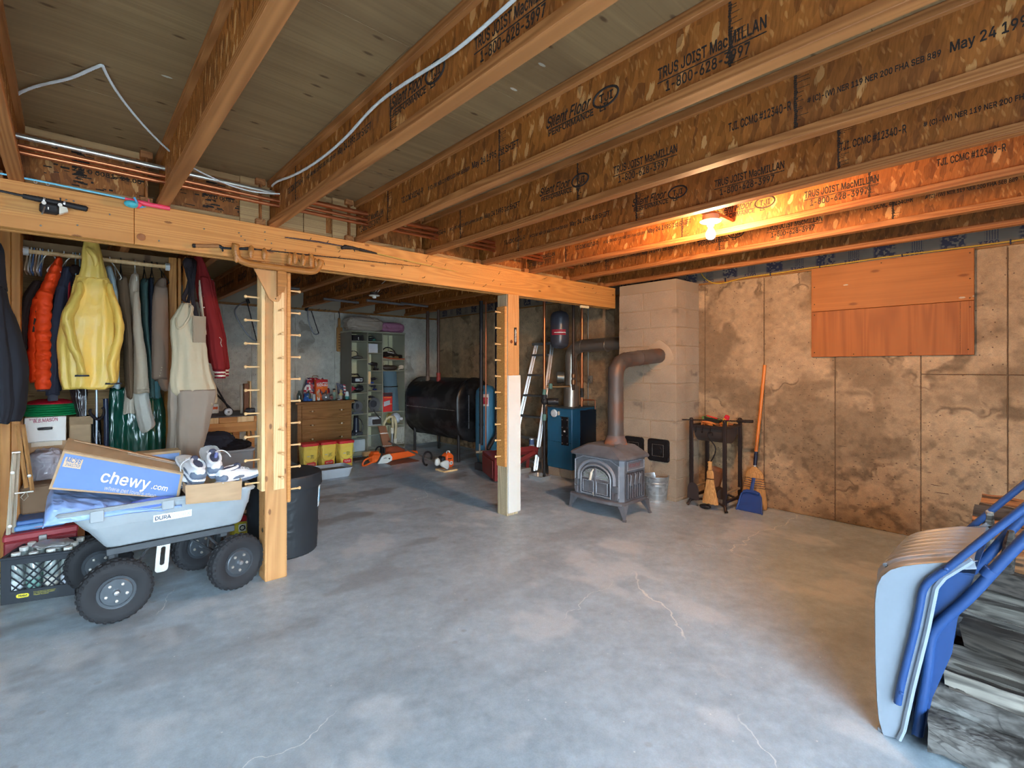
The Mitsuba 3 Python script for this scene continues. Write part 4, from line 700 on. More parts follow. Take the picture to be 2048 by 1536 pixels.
# ---------------------------------------------------------------- things on the closet floor
wbx = C(226, 226, 222, .6); kraft = bs('kraft_board', proc(lambda p, n, uv: mix(L((164, 134, 102)), L((188, 158, 124)), fbm(p.x*8+p.y*3, p.z*40, 2, 3))), .8); inkr = C(150, 32, 76)
t = thing('stacked_box', 'large brown cardboard box at the bottom of the stack under the coats', 'box'); part(t, 'carton', bx(-.25, .10, 5.10, 5.50, 0, .50, .004), kraft)
t = thing('stacked_box', 'tan cardboard box right under the white box with red lettering', 'box'); part(t, 'carton', bx(-.235, -.0, 5.08, 5.46, .50, .855, .004), kraft); part(t, 'tape', bx(-.20, -.03, 5.077, 5.0802, .82, .856, .001), C(206, 190, 164, .3))
t = thing('white_box', 'white cardboard box with red lettering and a slotted hand hole', 'box'); m = man(solid(bx(-.235, -.008, 5.05, 5.44, .857, 1.04, .004))-solid(extr(rr(.085, .024, .011), .06, (-.125, 5.06, .955), (1, 0, 0), (0, 0, 1)))-solid(bx(-.225, -.018, 5.06, 5.43, .867, 1.03, 0))) if True else None
wb_ = part(t, 'carton', m, wbx); part(wb_, 'lettering', text('W.B.MASON', .026, (-.19, 5.0498, 1.0), (1, 0, .06), (0, 0, 1), .135), inkr); part(wb_, 'small_lettering', text('WHO BUT', .011, (-.21, 5.0498, 1.022), (1, 0, .04), (0, 0, 1), .045), inkr)
t = thing('stacked_box', 'open brown carton behind the white box, beside the black plastic', 'box'); part(t, 'carton', bx(.01, .14, 5.16, 5.5, .50, 1.0, .004), kraft); part(t, 'flap', rot(bx(.01, .15, 5.155, 5.165, .96, 1.04, .002), (1, 0, 0), 35, (.08, 5.16, .96)), kraft)
def lid(z, rgb, label, r=.155, grp=None):
    single('round_lid', label, 'lid', lathe([(0, z+.03), (r*.55, z+.03), (r*.85, z+.018), (r, z+.005), (r+.004, z), (r+.002, z-.006), (r-.01, z-.004), (0, z-.002)][::-1], 40, (-.10, 5.23, 0)), C(*rgb, .3), 30, grp)
for k, l in enumerate(['bottom green round lid in the stack on the white box', 'second green round lid from the bottom of the stack', 'middle green round lid of the stack', 'fourth green round lid from the bottom of the stack', 'topmost green round lid, right under the red one']): lid(1.05+.017*k, (22, 128, 74), l, .165-.003*k, 'green round lids stacked on the white box')
lid(1.135, (186, 34, 52), 'red round lid on top of the green lids', .135); single('lid_knob', 'small metal knob on top of the red round lid', 'knob', lathe([(0, 1.19), (.008, 1.185), (.01, 1.175), (.004, 1.16), (0, 1.16)][::-1], 12, (-.10, 5.23, 0)), C(190, 180, 170, .3, .8))
pb = bs('black_plastic', (24, 24, 26), .25, spec=.6, bump=lambda p, n, uv: fbm(p.x*22+p.y*9, p.z*14, 1, 3), bscale=.03)
t = thing('black_bag', 'glossy black plastic bag standing left of the green bag', 'bag'); garment(t, 'bag', pb, 5.28, .09, [(1.02, .07, .17), (.98, .055, .20), (.88, .06, .205), (.78, .07, .21), (.4, .08, .21), (.02, .08, .21)], .022, 8, 30)
t = thing('garment_cover', 'dark garment in a clear plastic cover behind the raincoat hem', 'garment bag'); garment(t, 'cover', bs('dark_cover', (46, 38, 38), .2, spec=.6, bump=lambda p, n, uv: fbm(p.x*20+p.y*9, p.z*6, 4, 3), bscale=.03), 5.18, .05, [(1.30, .0, .11), (1.20, .02, .115), (1.05, .05, .11), (1.0, .06, .11)], .012, 6, 31)
part(t, 'cord', tube([(.105, 5.12, 1.26), (.107, 5.12, 1.12), (.105, 5.12, 1.03)], .004, 8), C(200, 206, 214, .2)); t = thing('folding_cart', 'dark folding stroller-like cart with blue tube and black strap loop', 'cart'); part(t, 'tube', tube([(.225, 5.10, 1.16), (.23, 5.10, .98), (.232, 5.10, .30)], .016, 12), C(34, 42, 66, .3), 40); part(t, 'tube', tube([(.17, 5.13, 1.24), (.172, 5.13, 1.10), (.17, 5.13, .3)], .008, 10), C(180, 190, 206, .25, .5), 40)
part(t, 'strap_loop', tube([(.135, 5.09, 1.08), (.15, 5.08, 1.02), (.185, 5.08, 1.0), (.21, 5.08, 1.03), (.205, 5.09, 1.09)], .013, 8, .6, smooth=24), sb, True); part(t, 'wheel', lathe([(0, .015), (.05, .015), (.06, .0), (.05, -.015), (0, -.015)][::-1], 24, (.20, 5.10, .06), (0, -1, 0)), C(34, 34, 36), 30)
cw = bs('clear_wrap', (176, 172, 182), .15, spec=.7, bump=lambda p, n, uv: fbm(p.x*7, p.z*34+p.y*8, 1, 3), bscale=.05)
t = thing('wrapped_bundle', 'bundle in crinkled clear plastic wrap left of the tilted blue box', 'bundle'); part(t, 'wrap', crumple((-.115, 4.95, .66), (.105, .09, .15), 3, 4, .3), cw, 60); part(t, 'lower_wrap', wob(ell((-.10, 4.93, .30), (.09, .07, .31), 3), .02, 9, 6), cw, True)
t = thing('paper_bag', 'brown paper bag standing behind the cart on the blue case', 'bag'); part(t, 'bag', wob(bx(-.235, -.06, 4.66, 4.82, .415, .60, .01), .012, 9, 2), bs('brown_paper', (132, 104, 80), .85), 30); part(t, 'fold', wob(bx(-.23, -.065, 4.67, 4.81, .585, .61, .006), .012, 12, 3), 'brown_paper', 30)
t = thing('tool_case', 'blue plastic case lying on the red toolbox behind the milk crate', 'case'); part(t, 'shell', bx(-.255, -.01, 4.48, 4.80, .35, .385, .012), C(92, 136, 184, .4)); part(t, 'lid', bx(-.245, -.02, 4.49, 4.80, .385, .414, .012), C(66, 104, 160, .4)); part(t, 'lettering', bx(-.16, -.06, 4.4788, 4.4802, .362, .366, 0), C(196, 120, 130))
t = thing('tool_box', 'red metal toolbox behind the milk crate', 'toolbox'); part(t, 'box', bx(-.30, .05, 4.44, 4.80, .0, .30, .008), C(132, 40, 46, .45)); part(t, 'lid', bx(-.305, .055, 4.435, 4.805, .30, .347, .01), C(150, 50, 56, .45)); part(t, 'latch', bx(-.14, -.10, 4.42, 4.436, .27, .32, .003), C(140, 138, 136, .4, .6))
t = thing('folding_easel', 'pale wooden folding rack with metal clips leaning at the left edge', 'folding rack'); lw = bs('grey_wood', grain('z', (176, 160, 138), (208, 194, 172)), .6); lw2 = 'post_wood'
for a, b, w, mm in (((-.255, 4.50, .86), (-.283, 4.46, .285), .011, lw), ((-.238, 4.53, .85), (-.262, 4.50, .27), .010, lw), ((-.246, 4.56, 1.04), (-.200, 4.53, .62), .011, lw2), ((-.218, 4.56, 1.035), (-.172, 4.52, .60), .011, lw2)): part(t, 'rail', tube([a, b], w, 4), mm)
part(t, 'hinge_bar', bx(-.268, -.225, 4.495, 4.515, .855, .868, .003), C(196, 190, 180, .4, .5)); part(t, 'hinge_bar', bx(-.255, -.165, 4.50, 4.512, .592, .602, .002), C(196, 190, 180, .4, .5))
for x, y, z in ((-.262, 4.484, .735), (-.272, 4.455, .40), (-.186, 4.51, .70)): part(t, 'rivet', lathe([(0, .006), (.009, .004), (.011, 0)], 14, (x, y, z), (0, -1, 0)), C(220, 216, 206, .35, .4))
part(t, 'clip', tube([(-.20, 4.50, .60), (-.225, 4.49, .57), (-.21, 4.49, .545), (-.19, 4.49, .57), (-.20, 4.50, .60)], .003, 6), C(206, 196, 180, .3, .6))
# milk crate with bottles
A = math.radians(-18); ca, sa = math.cos(A), math.sin(A); O = np.array([-.295, 4.185, 0.]); EX, EY = np.array([ca, sa, 0]), np.array([-sa, ca, 0])
def crate_m(mesh): return np.asarray(mesh[0])@np.array([EX, EY, [0, 0, 1]])+O, mesh[1]
def strip(p, q, w, d): return tube([p, q], w, 4)
CW, CD, CH = .345, .30, .275; cr = C(46, 50, 56, .5); t = thing('milk_crate', 'dark grey plastic milk crate of empty bottles beside the cart', 'crate')
part(t, 'floor', crate_m(bx(0, CW, 0, CD, 0, .008, .002)), cr)
for nm, y0, y1 in (('front_wall', 0, .008), ('back_wall', CD-.008, CD)):
    ms = [bx(0, CW, y0, y1, CH-.045, CH, .003), bx(0, CW, y0, y1, .0, .075, .003), bx(0, .045, y0, y1, 0, CH, .003), bx(CW-.045, CW, y0, y1, 0, CH, .003)]
    for k in range(-2, 7):
        for s in (-1, 1):
            xa, xb = .045+k*.042, .045+k*.042+s*.155; za, zb = .07, .235
            if xb > CW-.04: f = (CW-.04-xa)/(xb-xa); xb, zb = CW-.04, za+f*(zb-za)
            if xb < .04: f = (.04-xa)/(xb-xa); xb, zb = .04, za+f*(zb-za)
            if xa < .03 or xa > CW-.03 or zb-za < .02: continue
            ms.append(tube([(xa, (y0+y1)/2, za), (xb, (y0+y1)/2, zb)], .004, 4))
    w = part(t, nm, crate_m(cat(ms)), cr)
    if nm[0] == 'f':
        part(w, 'logo', crate_m(extr(rr(.06, .024, .0118, 6), .001, (.10, 0, .042), (1, 0, 0), (0, 0, 1))), C(216, 196, 60)); part(w, 'logo_text', crate_m(text('Hood', .013, (.10, -.0012, .0365), (1, 0, 0), (0, 0, 1), .04, True, True)), C(40, 44, 50))
        for k, (s_, wd_) in enumerate((('If Found Return To Rightful Owner', .105), ('Unauthorized Use Prohibited', .10), ('Please Recycle', .07))): part(w, 'lettering', crate_m(text(s_, .0055, (.15, -.0006, .052-.009*k), (1, 0, 0), (0, 0, 1), wd_, False)), C(190, 176, 70))
for nm, x0, x1 in (('side_wall', 0, .008), ('side_wall', CW-.008, CW)): part(t, nm, crate_m(cat(bx(x0, x1, 0, CD, CH-.05, CH, .003), bx(x0, x1, 0, CD, 0, .08, .003), *[bx(x0, x1, .005+k*.029, .02+k*.029, 0, CH, .002) for k in range(10)], *[bx(x0-.002, x1+.002, 0, CD, .10+.03*k, .105+.03*k, .001) for k in range(5)])), cr)
part(t, 'rim', crate_m(cat(bx(-.005, CW+.005, -.005, .012, CH-.012, CH+.004, .003), bx(-.005, CW+.005, CD-.012, CD+.005, CH-.012, CH+.004, .003), bx(-.005, .012, 0, CD, CH-.012, CH+.004, .003), bx(CW-.012, CW+.005, 0, CD, CH-.012, CH+.004, .003))), cr)
bt = {'type': 'thindielectric'}; scene['bottle_glass'] = bt
gl = bs('bottle_frost', (150, 160, 158), .08, spec=.8, spec_trans=.0)
for i in range(12):
    x, y = .05+.082*(i % 4), .05+.10*(i//4); h = .27+.012*rnd.random(); cc = crate_m((np.array([[x, y, 0]]), np.zeros((0, 3), int)))[0][0]
    t = thing('glass_bottle', 'empty milk bottle with a white cap in the dark milk crate', 'bottle', 'capped bottles in the milk crate')
    part(t, 'bottle', lathe([(0, .010), (.030, .010), (.034, .016), (.034, h-.09), (.030, h-.07), (.019, h-.03), (.018, h-.005), (0, h-.005)], 20, cc), gl, 40); part(t, 'cap', lathe([(0, h-.012), (.0215, h-.012), (.022, h+.008), (.020, h+.011), (0, h+.011)], 20, cc), C(226, 226, 222, .4), 30)
    part(t, 'label', lathe([(.0345, .07), (.0345, .13)], 20, cc), C(*[(206, 210, 214), (120, 160, 150), (210, 206, 196), (190, 196, 204)][i % 4]), 40)
single('plastic_bag', 'crumpled clear plastic over the bottles of the milk crate', 'plastic bag', crate_m(wob(ell((.19, .17, .285), (.10, .08, .022), 4), .02, 14, 5)), bs('film', (150, 150, 150), .1, spec=.8), True)
# ================================================================ GARDEN CART AND ITS LOAD
tubm = bs('tub_grey', proc(lambda p, n, uv: mix(L((140, 148, 153)), L((164, 171, 175)), fbm(p.x*5, p.y*5, p.z*9, 3))), .45)
t = thing('garden_cart', 'grey plastic dump cart with black tyres standing under the coats', 'cart')
def rng_(x0, x1, y0, y1, z, r=.05): return ringz(rr(x1-x0, y1-y0, r, 6)+[(x0+x1)/2, (y0+y1)/2], z)
part(t, 'tub', loft([rng_(.16, .825, 3.56, 3.95, .395), rng_(.15, .845, 3.54, 3.96, .41), rng_(.07, .872, 3.495, 4.0, .53), rng_(.065, .876, 3.49, 4.005, .535), rng_(-.01, .886, 3.47, 4.02, .622), rng_(-.055, .90, 3.448, 4.045, .628), rng_(-.06, .905, 3.445, 4.05, .640), rng_(-.05, .895, 3.452, 4.04, .650), rng_(-.02, .875, 3.485, 4.01, .646), rng_(.06, .86, 3.51, 3.985, .53), rng_(.165, .82, 3.57, 3.94, .42)]), tubm, 35)
for x in (.117, .432, .70): part(t, 'rim_clip', wob(bx(x-.030, x+.030, 3.44, 3.475, .578 if x < .2 else .588, .642, .004), .0, 1), tubm)
pl = part(t, 'name_plate', extr([(-.094, -.020), (.094, -.020), (.094, .020), (-.094, .020)], .005, (.46, 3.486, .538), (1, 0, 0), (0, -.15, 1)), C(220, 226, 228, .4), label='white name plate')
part(pl, 'lettering', text('DURA', .022, (.372, 3.4828, .527), (1, 0, 0), (0, -.15, 1), .078), C(44, 60, 84)); part(pl, 'lettering', text('WORX', .022, (.452, 3.4828, .527), (1, 0, 0), (0, -.15, 1), .094, False), C(186, 208, 216))
part(t, 'moulded_arrow', tube([(.33, 3.522, .50), (.27, 3.505, .53), (.33, 3.49, .56), (.58, 3.49, .56), (.62, 3.503, .535)], .003, 5), tubm)
fr = C(66, 70, 74, .45, .3); part(t, 'frame_rail', bx(.16, .80, 3.55, 3.58, .355, .393, .003), fr); part(t, 'frame_rail', bx(.16, .80, 3.93, 3.96, .355, .393, .003), fr); part(t, 'cross_bar', bx(.17, .20, 3.56, 3.95, .33, .37, .003), fr); part(t, 'cross_bar', bx(.72, .76, 3.56, 3.95, .33, .39, .003), fr)
part(t, 'axle', cyl((.20, 3.50, .172), (.20, 4.05, .172), .009, n=12), fr); part(t, 'axle', cyl((.80, 3.53, .172), (.69, 4.0, .172), .009, n=12), fr)
for y in (3.60, 3.92): part(t, 'bracket', bx(.185, .215, y-.012, y+.012, .165, .36, .003), fr)
part(t, 'bracket', bx(.73, .76, 3.72, 3.80, .19, .36, .004), fr)
for a, b in (((.755, 3.62, .36), (.77, 3.66, .18)), ((.66, 3.60, .34), (.78, 3.60, .19)), ((.55, 3.60, .36), (.73, 3.72, .18)), ((.36, 3.58, .36), (.25, 3.60, .19)), ((.73, 3.9, .36), (.71, 3.88, .18))): part(t, 'brace', tube([a, b], .008, 6), fr)
part(t, 'release_handle', extr(rr(.066, .19, .02), .014, (.425, 3.62, .275), (1, 0, 0), (.08, 0, 1), [rr(.024, .11, .010)]), C(206, 208, 206, .4), label='white release handle')
tire = bs('tyre_rubber', (40, 41, 44), .75); rimc = C(58, 64, 70, .4, .2); prof_t = [(.085, -.030), (.098, -.036), (.125, -.045), (.150, -.042), (.164, -.030), (.168, 0), (.164, .030), (.150, .042), (.125, .045), (.098, .036), (.085, .030)]
def wheel(c, d):
    c = np.array(c); d, a, b = frame(d); w = part(t, 'wheel', lathe([(0, -.03), (.085, -.032), (.089, -.034), (.089, .034), (.085, .032), (0, .03)], 36, c, d), rimc, 35)
    part(w, 'tyre', lathe(prof_t, 48, c, d), tire, 40); lug = []
    for k in range(30):
        for row, off in ((-1, 0), (0, .5), (1, 0)):
            th = (k+off)*2*np.pi/30; e = math.cos(th)*a+math.sin(th)*b; tg = -math.sin(th)*a+math.cos(th)*b
            q = bx(-.0085, .0085, -.011, .011, -.006, .006, .002); n_ = e if row == 0 else (e*.75+d*row*.66); n_ = n_/np.linalg.norm(n_); sd = np.cross(n_, tg)
            lug.append((q[0][:, :1]*tg+q[0][:, 1:2]*sd+q[0][:, 2:]*n_+c+e*(.167 if row == 0 else .157)+d*row*.034, q[1]))
    part(w, 'tread', cat(lug), tire, kind='stuff')
    part(w, 'hub_plate', lathe([(0, -.036), (.07, -.036), (.075, -.032), (.075, -.02)][::-1], 30, c, d), C(74, 80, 86, .35, .3), 35); part(w, 'hub_cap', lathe([(0, -.06), (.012, -.058), (.016, -.05), (.016, -.034)][::-1], 16, c, d), C(176, 180, 184, .3, .8), 35)
    for k in range(5):
        th = k*2*np.pi/5+.3; e = math.cos(th)*a+math.sin(th)*b; part(w, 'bolt', lathe([(0, -.044), (.007, -.043), (.009, -.034)][::-1], 10, c+e*.048, d), C(206, 200, 190, .3, .7), 35)
wheel((.20, 3.50, .172), (0, 1, 0)); wheel((.15, 4.05, .172), (0, 1, 0)); wheel((.80, 3.51, .172), (-.30, .95, 0)); wheel((.68, 4.02, .172), (-.30, .95, 0))
tp = bs('tarp_blue', (136, 164, 216), .3, spec=.5, bump=lambda p, n, uv: fbm(p.x*9+p.y*7, p.z*16+p.y*5, 1, 4), bscale=.05)
def tarp():
    u, v = np.meshgrid(np.linspace(-.095, .50, 90), np.linspace(3.455, 4.0, 60), indexing='ij'); f = meshkit.fbm(np.stack([u*6, v*6, u*0], -1), 3, 2); g = np.abs(meshkit.fbm(np.stack([u*9+v*5, v*4, u*0], -1), 3, 5)-.5)
    e = np.clip((u+.095)/.035, 0, 1)**.5*np.clip((.50-u)/.06, 0, 1)**.5*np.clip((v-3.455)/.05, 0, 1)**.6*np.clip((4.0-v)/.05, 0, 1)
    zl = .750-.27*(u+.074); z = .60+np.maximum(zl-.60, .012)*e*(.80+.35*(f-.5))-.12*g*e
    return grid(np.stack([u, v, z], -1), .012)
single('blue_tarp', 'crumpled light blue plastic tarp bulging over the left rim of the grey cart', 'tarp', tarp(), tp, True)
single('tarp_fold', 'darker blue crumpled sheet on the tarp beside the brown carton of shoes', 'tarp', crumple((.37, 3.50, .630), (.11, .04, .024), 7), bs('tarp_dark', (96, 122, 208), .3, spec=.5), True)
# tilted blue shipping box
TL, TR_, BL, BR = np.array([-.018, 3.55, .967]), np.array([.522, 3.55, .766]), np.array([-.074, 3.55, .771]), np.array([.497, 3.55, .613]); BV = np.array([.035, .38, .012])
eu = (TR_-TL)/np.linalg.norm(TR_-TL); ev = (TL-BL)/np.linalg.norm(TL-BL); ev = ev-eu*(ev@eu)*.6; ev /= np.linalg.norm(ev)
t = thing('shipping_box', 'tilted blue and brown shipping box lying on the blue tarp', 'box')
part(t, 'carton', hull([p+q for p in (TL, TR_, BL, BR) for q in (0*BV, BV)]), kraft)
lerp = lambda a, b: (TL*(1-a)+TR_*a)*(1-b)+(BL*(1-a)+BR*a)*b
off = np.array([0, -.0012, 0]); part(t, 'blue_print', grid(np.array([[lerp(a, b)+off for a in np.linspace(.02, .975, 8)] for b in (.06, .95)]), .0008), C(102, 132, 184, .6))
part(t, 'size_label', grid(np.array([[lerp(a, b)+off*2 for a in (.035, .165)] for b in (.14, .40)]), .0006), C(206, 180, 150, .7)); part(t, 'size_text', text('MC98', .026, lerp(.045, .26)+off*3, eu, ev, .062), C(92, 112, 160)); part(t, 'size_text', text('24X17X8', .015, lerp(.05, .36)+off*3, eu, ev, .060, False), C(92, 112, 160))
part(t, 'brand_text', text('chewy', .062, lerp(.325, .66)+off*3, eu, ev, .235), C(222, 208, 186, .7)); part(t, 'brand_text', text('.com', .030, lerp(.74, .70)+off*3, eu, ev, .085), C(222, 208, 186, .7)); part(t, 'brand_text', text('where pet lovers shop', .022, lerp(.38, .885)+off*3, eu, ev, .25, False), C(206, 196, 184, .7))
part(t, 'top_flap', loft([np.array([TL+BV*.02+[0, 0, .001], TR_+BV*.02+[0, 0, .001], TR_+BV*.55+[0, 0, .012], TL+BV*.6+[.0, 0, .03]])+d for d in ([0, 0, 0], [0, 0, .004])]), kraft); part(t, 'top_flap', loft([np.array([TL+BV*.98, TR_+BV*.98, TR_+BV*.50+[0, 0, .02], TL+BV*.45+[.03, 0, .02]])+d for d in ([0, 0, .003], [0, 0, .007])]), kraft)
part(t, 'packing_tape', loft([np.array([TL*.5+TR_*.5+BV*.40+[0, 0, .022], TR_+BV*.40+[0, 0, .018], TR_+BV*.58+[0, 0, .022], TL*.5+TR_*.5+BV*.58+[0, 0, .026]])+d for d in ([0, 0, 0], [0, 0, .001])]), C(196, 190, 182, .2))
t = thing('shipping_box', 'small box with blue-white print behind the tilted shipping box', 'box'); bb = bx(.33, .56, 3.90, 4.03, .66, .862, .003); part(t, 'carton', bb, kraft); part(t, 'blue_print', bx(.345, .55, 3.898, 3.9005, .68, .845, 0), C(120, 148, 196, .6))
# carton of sneakers
t = thing('shoe_carton', 'open brown carton hanging over the cart rim, filled with sneakers', 'carton'); X0, X1, Y0, Y1, Z0, Z1 = .522, .815, 3.437, 3.70, .652, .712
part(t, 'front_panel', loft([np.array([(.517, 3.436, .603), (.810, 3.436, .578), (.816, 3.436, .697), (.514, 3.436, .715)]), np.array([(.517, 3.4405, .603), (.810, 3.4405, .578), (.816, 3.4405, .697), (.514, 3.4405, .715)])]), kraft)
for m in (bx(X0, X1, Y1-.004, Y1, Z0, Z1+.01, .001), bx(X0, X0+.004, Y0, Y1, Z0, Z1+.0, .001), bx(X1-.004, X1, Y0, Y1, Z0, Z1-.005, .001)): part(t, 'panel', m, kraft)
part(t, 'bottom', bx(X0, X1, Y0, Y1, .652, .656, .001), kraft)
shw, shg, shd = bs('shoe_white', (226, 228, 232), .6), bs('shoe_grey', (104, 116, 134), .7), bs('shoe_lining', (72, 76, 96), .85)
def shoe(label, c, yaw, pitch, roll=0, s=1., grp=None):
    "heel at the origin towards -y, toe along +y, sole at z = 0"
    t = thing('sneaker', label, 'sneaker', grp); R = trimesh.transformations.euler_matrix(math.radians(pitch), math.radians(roll), math.radians(yaw)); R[:3, :3] *= s; R[:3, 3] = c
    sec = [(0, .026, .074, .0), (.012, .034, .092, 0), (.04, .037, .090, 0), (.08, .037, .080, 0), (.12, .038, .078, 0), (.16, .043, .066, 0), (.20, .046, .052, .002), (.24, .045, .043, .006), (.268, .036, .034, .012), (.285, .018, .022, .016)]
    n = 28; a = np.arange(n)*2*np.pi/n; ca_, sa_ = np.cos(a), np.sin(a)
    up = [np.column_stack([w*np.sign(ca_)*np.abs(ca_)**.8*(1-.22*np.clip(sa_, 0, 1)), np.full(n, y)-.012*(sa_ > .5)*(y < .02), z0+.018+(h-.018)*(.5+.5*np.sign(sa_)*np.abs(sa_)**.8)]) for y, w, h, z0 in sec]
    part(t, 'upper', tfm(loft(up), R), shw, True)
    so = [np.column_stack([(w+.004)*np.sign(ca_)*np.abs(ca_)**.6, np.full(n, y)+(-.006 if y == 0 else 0), z0+.012+.014*sa_]) for y, w, h, z0 in sec]
    part(t, 'sole', tfm(loft(so), R), shg, 40); part(t, 'midsole', tfm(loft([np.column_stack([(w+.0055)*np.sign(ca_)*np.abs(ca_)**.6, np.full(n, y)+(-.008 if y == 0 else 0), z0+.024+.006*sa_]) for y, w, h, z0 in sec[:-1]]), R), shw, 40)
    part(t, 'heel_counter', tfm(ell((0, .014, .046), (.0405, .027, .028), 3), R), shg, True); part(t, 'side_overlay', tfm(ell((0, .10, .036), (.0425, .07, .017), 3), R), shg, True)
    part(t, 'lining', tfm(ell((0, .060, .085), (.026, .052, .014), 3), R), shd, True); part(t, 'collar', tfm(tube([(.028*math.sin(q), .058-.054*math.cos(q), .090-.004*math.cos(q)) for q in np.linspace(0, 2*np.pi, 25)[:-1]], .008, 8, closed=True), R), shw, True)
    part(t, 'tongue', tfm(ell((0, .115, .092), (.020, .018, .020), 2), R), shd, True)
    for k in range(4): part(t, 'lace', tfm(tube([(-.022, .125+.018*k, .079-.006*k), (0, .13+.018*k, .086-.006*k), (.022, .125+.018*k, .079-.006*k)], .003, 6), R), shw, True)
    part(t, 'logo', tfm(text('NB', .012, (-.009, -.0085, .04), (1, 0, 0), (0, 0, 1), .017), R), C(226, 228, 232))
    return R, t
R1, s1 = shoe('white and grey sneaker standing upright at the left of the open carton', (.585, 3.50, .700), 8, 18, 6, 1.15)
R2, s2 = shoe('white and grey sneaker with a blue insert, upright at the right of the open carton', (.685, 3.505, .725), -4, 22, -3, 1.15)
part(s2, 'insert', tfm(tube([(.0, .04, .08), (.012, .06, .118)], .009, 8), R2), C(92, 98, 150, .5)); part(s2, 'loose_lace', tfm(tube([(.02, .13, .085), (.05, .14, .08), (.085, .10, .055)], .003, 6, smooth=12), R2), shw); part(s1, 'loose_lace', tfm(tube([(-.02, .13, .085), (-.05, .12, .07), (-.06, .08, .03)], .003, 6, smooth=12), R1), shw)
shoe('grey sneaker lying on its side at the right in the open carton', (.70, 3.47, .672), -62, 2, 0, 1.1)
shoe('grey sneaker lying at the bottom of the open carton, laces trailing', (.62, 3.60, .662), 75, 0, 0, 1.1)
# ================================================================ BEHIND THE POST: BIN, BENCH, TOTES
binm = bs('bin_black', (38, 42, 46), .5, bump=lambda p, n, uv: noise(p.x*40+p.y*40, p.z*60), bscale=.003)
t = thing('trash_bin', 'large black plastic trash bin with lid behind the peg post', 'bin'); BC = (1.238, 4.0, 0)
part(t, 'barrel', lathe([(0, .0), (.232, 0), (.24, .01), (.243, .08), (.246, .10), (.243, .12), (.247, .18), (.250, .20), (.247, .22), (.262, .52), (.262, .53), (0, .53)], 56, BC), binm, 30); part(t, 'lid', lathe([(.256, .50), (.274, .50), (.278, .51), (.275, .585), (.268, .60), (.24, .612), (.10, .618), (0, .622)], 56, BC), binm, 30)
part(t, 'lid_handle', lathe([(0, .66), (.08, .655), (.10, .64), (.105, .615)][::-1], 32, (1.20, 4.06, 0)), binm, 40)
lp = np.linspace(math.radians(-38), math.radians(-18), 8); st = part(t, 'sticker', grid(np.array([[(1.238+(.2625+(z-.47)*.05)*math.cos(a), 4.0+(.2625+(z-.47)*.05)*math.sin(a), z) for a in lp] for z in (.33, .49)]), .0012), C(206, 224, 232, .4), label='white and light blue sticker')
part(st, 'blue_panel', grid(np.array([[(1.238+(.264+(z-.47)*.05)*math.cos(a), 4.0+(.264+(z-.47)*.05)*math.sin(a), z) for a in lp[2:6]] for z in (.36, .46)]), .001), C(70, 160, 206, .4))
t = thing('feed_bag', 'small yellow bag with a red top and round black mark between cart and bin', 'bag'); part(t, 'bag', wob(bx(.97, 1.075, 4.36, 4.46, 0, .19, .012), .008, 9, 2), C(206, 186, 56, .5), 30); part(t, 'top_band', wob(bx(.972, 1.073, 4.358, 4.462, .17, .215, .008), .006, 9, 2), C(186, 40, 46, .5), 30)
part(t, 'label', extr(rr(.055, .06, .008), .002, (1.035, 4.355, .13), (1, 0, 0), (0, 0, 1)), C(224, 220, 206)); part(t, 'mark', tube([(1.035+.018*math.cos(a), 4.3525, .13+.018*math.sin(a)) for a in np.linspace(0, 2*np.pi, 20)[:-1]], .004, 6, closed=True), C(30, 30, 30))
t = thing('workbench', 'wooden workbench with a dark top behind the waders', 'workbench'); part(t, 'top', bx(.80, 1.60, 6.12, 6.90, .862, .872, .002), C(92, 92, 94, .6))
for k, (a, b) in enumerate(((.80, 1.10), (1.102, 1.22), (1.222, 1.40), (1.402, 1.57), (1.572, 1.60))): part(t, 'edge_plank', bx(a, b, 6.10, 6.14, .80, .861, .003), 'pale_wood' if k % 2 else 'beam_wood')
part(t, 'apron', bx(.80, 1.60, 6.112, 6.145, .69, .798, .003), 'beam_wood')
for x, y in ((1.515, 6.15), (1.515, 6.82), (.82, 6.15), (.82, 6.82)): part(t, 'leg', bx(x, x+.075, y, y+.07, 0, .80, .003), 'beam_wood')
part(t, 'metal_hook', tube([(1.535, 6.105, .69), (1.535, 6.08, .66), (1.53, 6.075, .64), (1.545, 6.075, .62), (1.555, 6.085, .65)], .006, 8), C(150, 150, 150, .3, .8))
t = thing('work_light', 'round grey work light lying on the workbench', 'light'); part(t, 'body', cyl((1.33, 6.26, .915), (1.33, 6.18, .915), .038, .043, 24), C(70, 74, 80, .4), 30); part(t, 'lens', lathe([(0, .012), (.034, .010), (.041, .004), (.043, -.004)], 24, (1.33, 6.18, .915), (0, -1, 0)), C(206, 212, 216, .2, .3), 30); part(t, 'centre', cyl((1.33, 6.166, .915), (1.33, 6.172, .915), .012, n=12), C(120, 124, 130))
t = thing('saw_blade_pack', 'packet with orange print leaning on the bench behind the waders', 'packet'); part(t, 'card', rot(bx(1.19, 1.32, 6.6, 6.61, .873, .98, .002), (1, 0, 0), -8, (1.2, 6.6, .873)), C(210, 206, 196)); part(t, 'orange_print', rot(bx(1.20, 1.31, 6.597, 6.5995, .92, .95, .001), (1, 0, 0), -8, (1.2, 6.6, .873)), C(206, 84, 40))
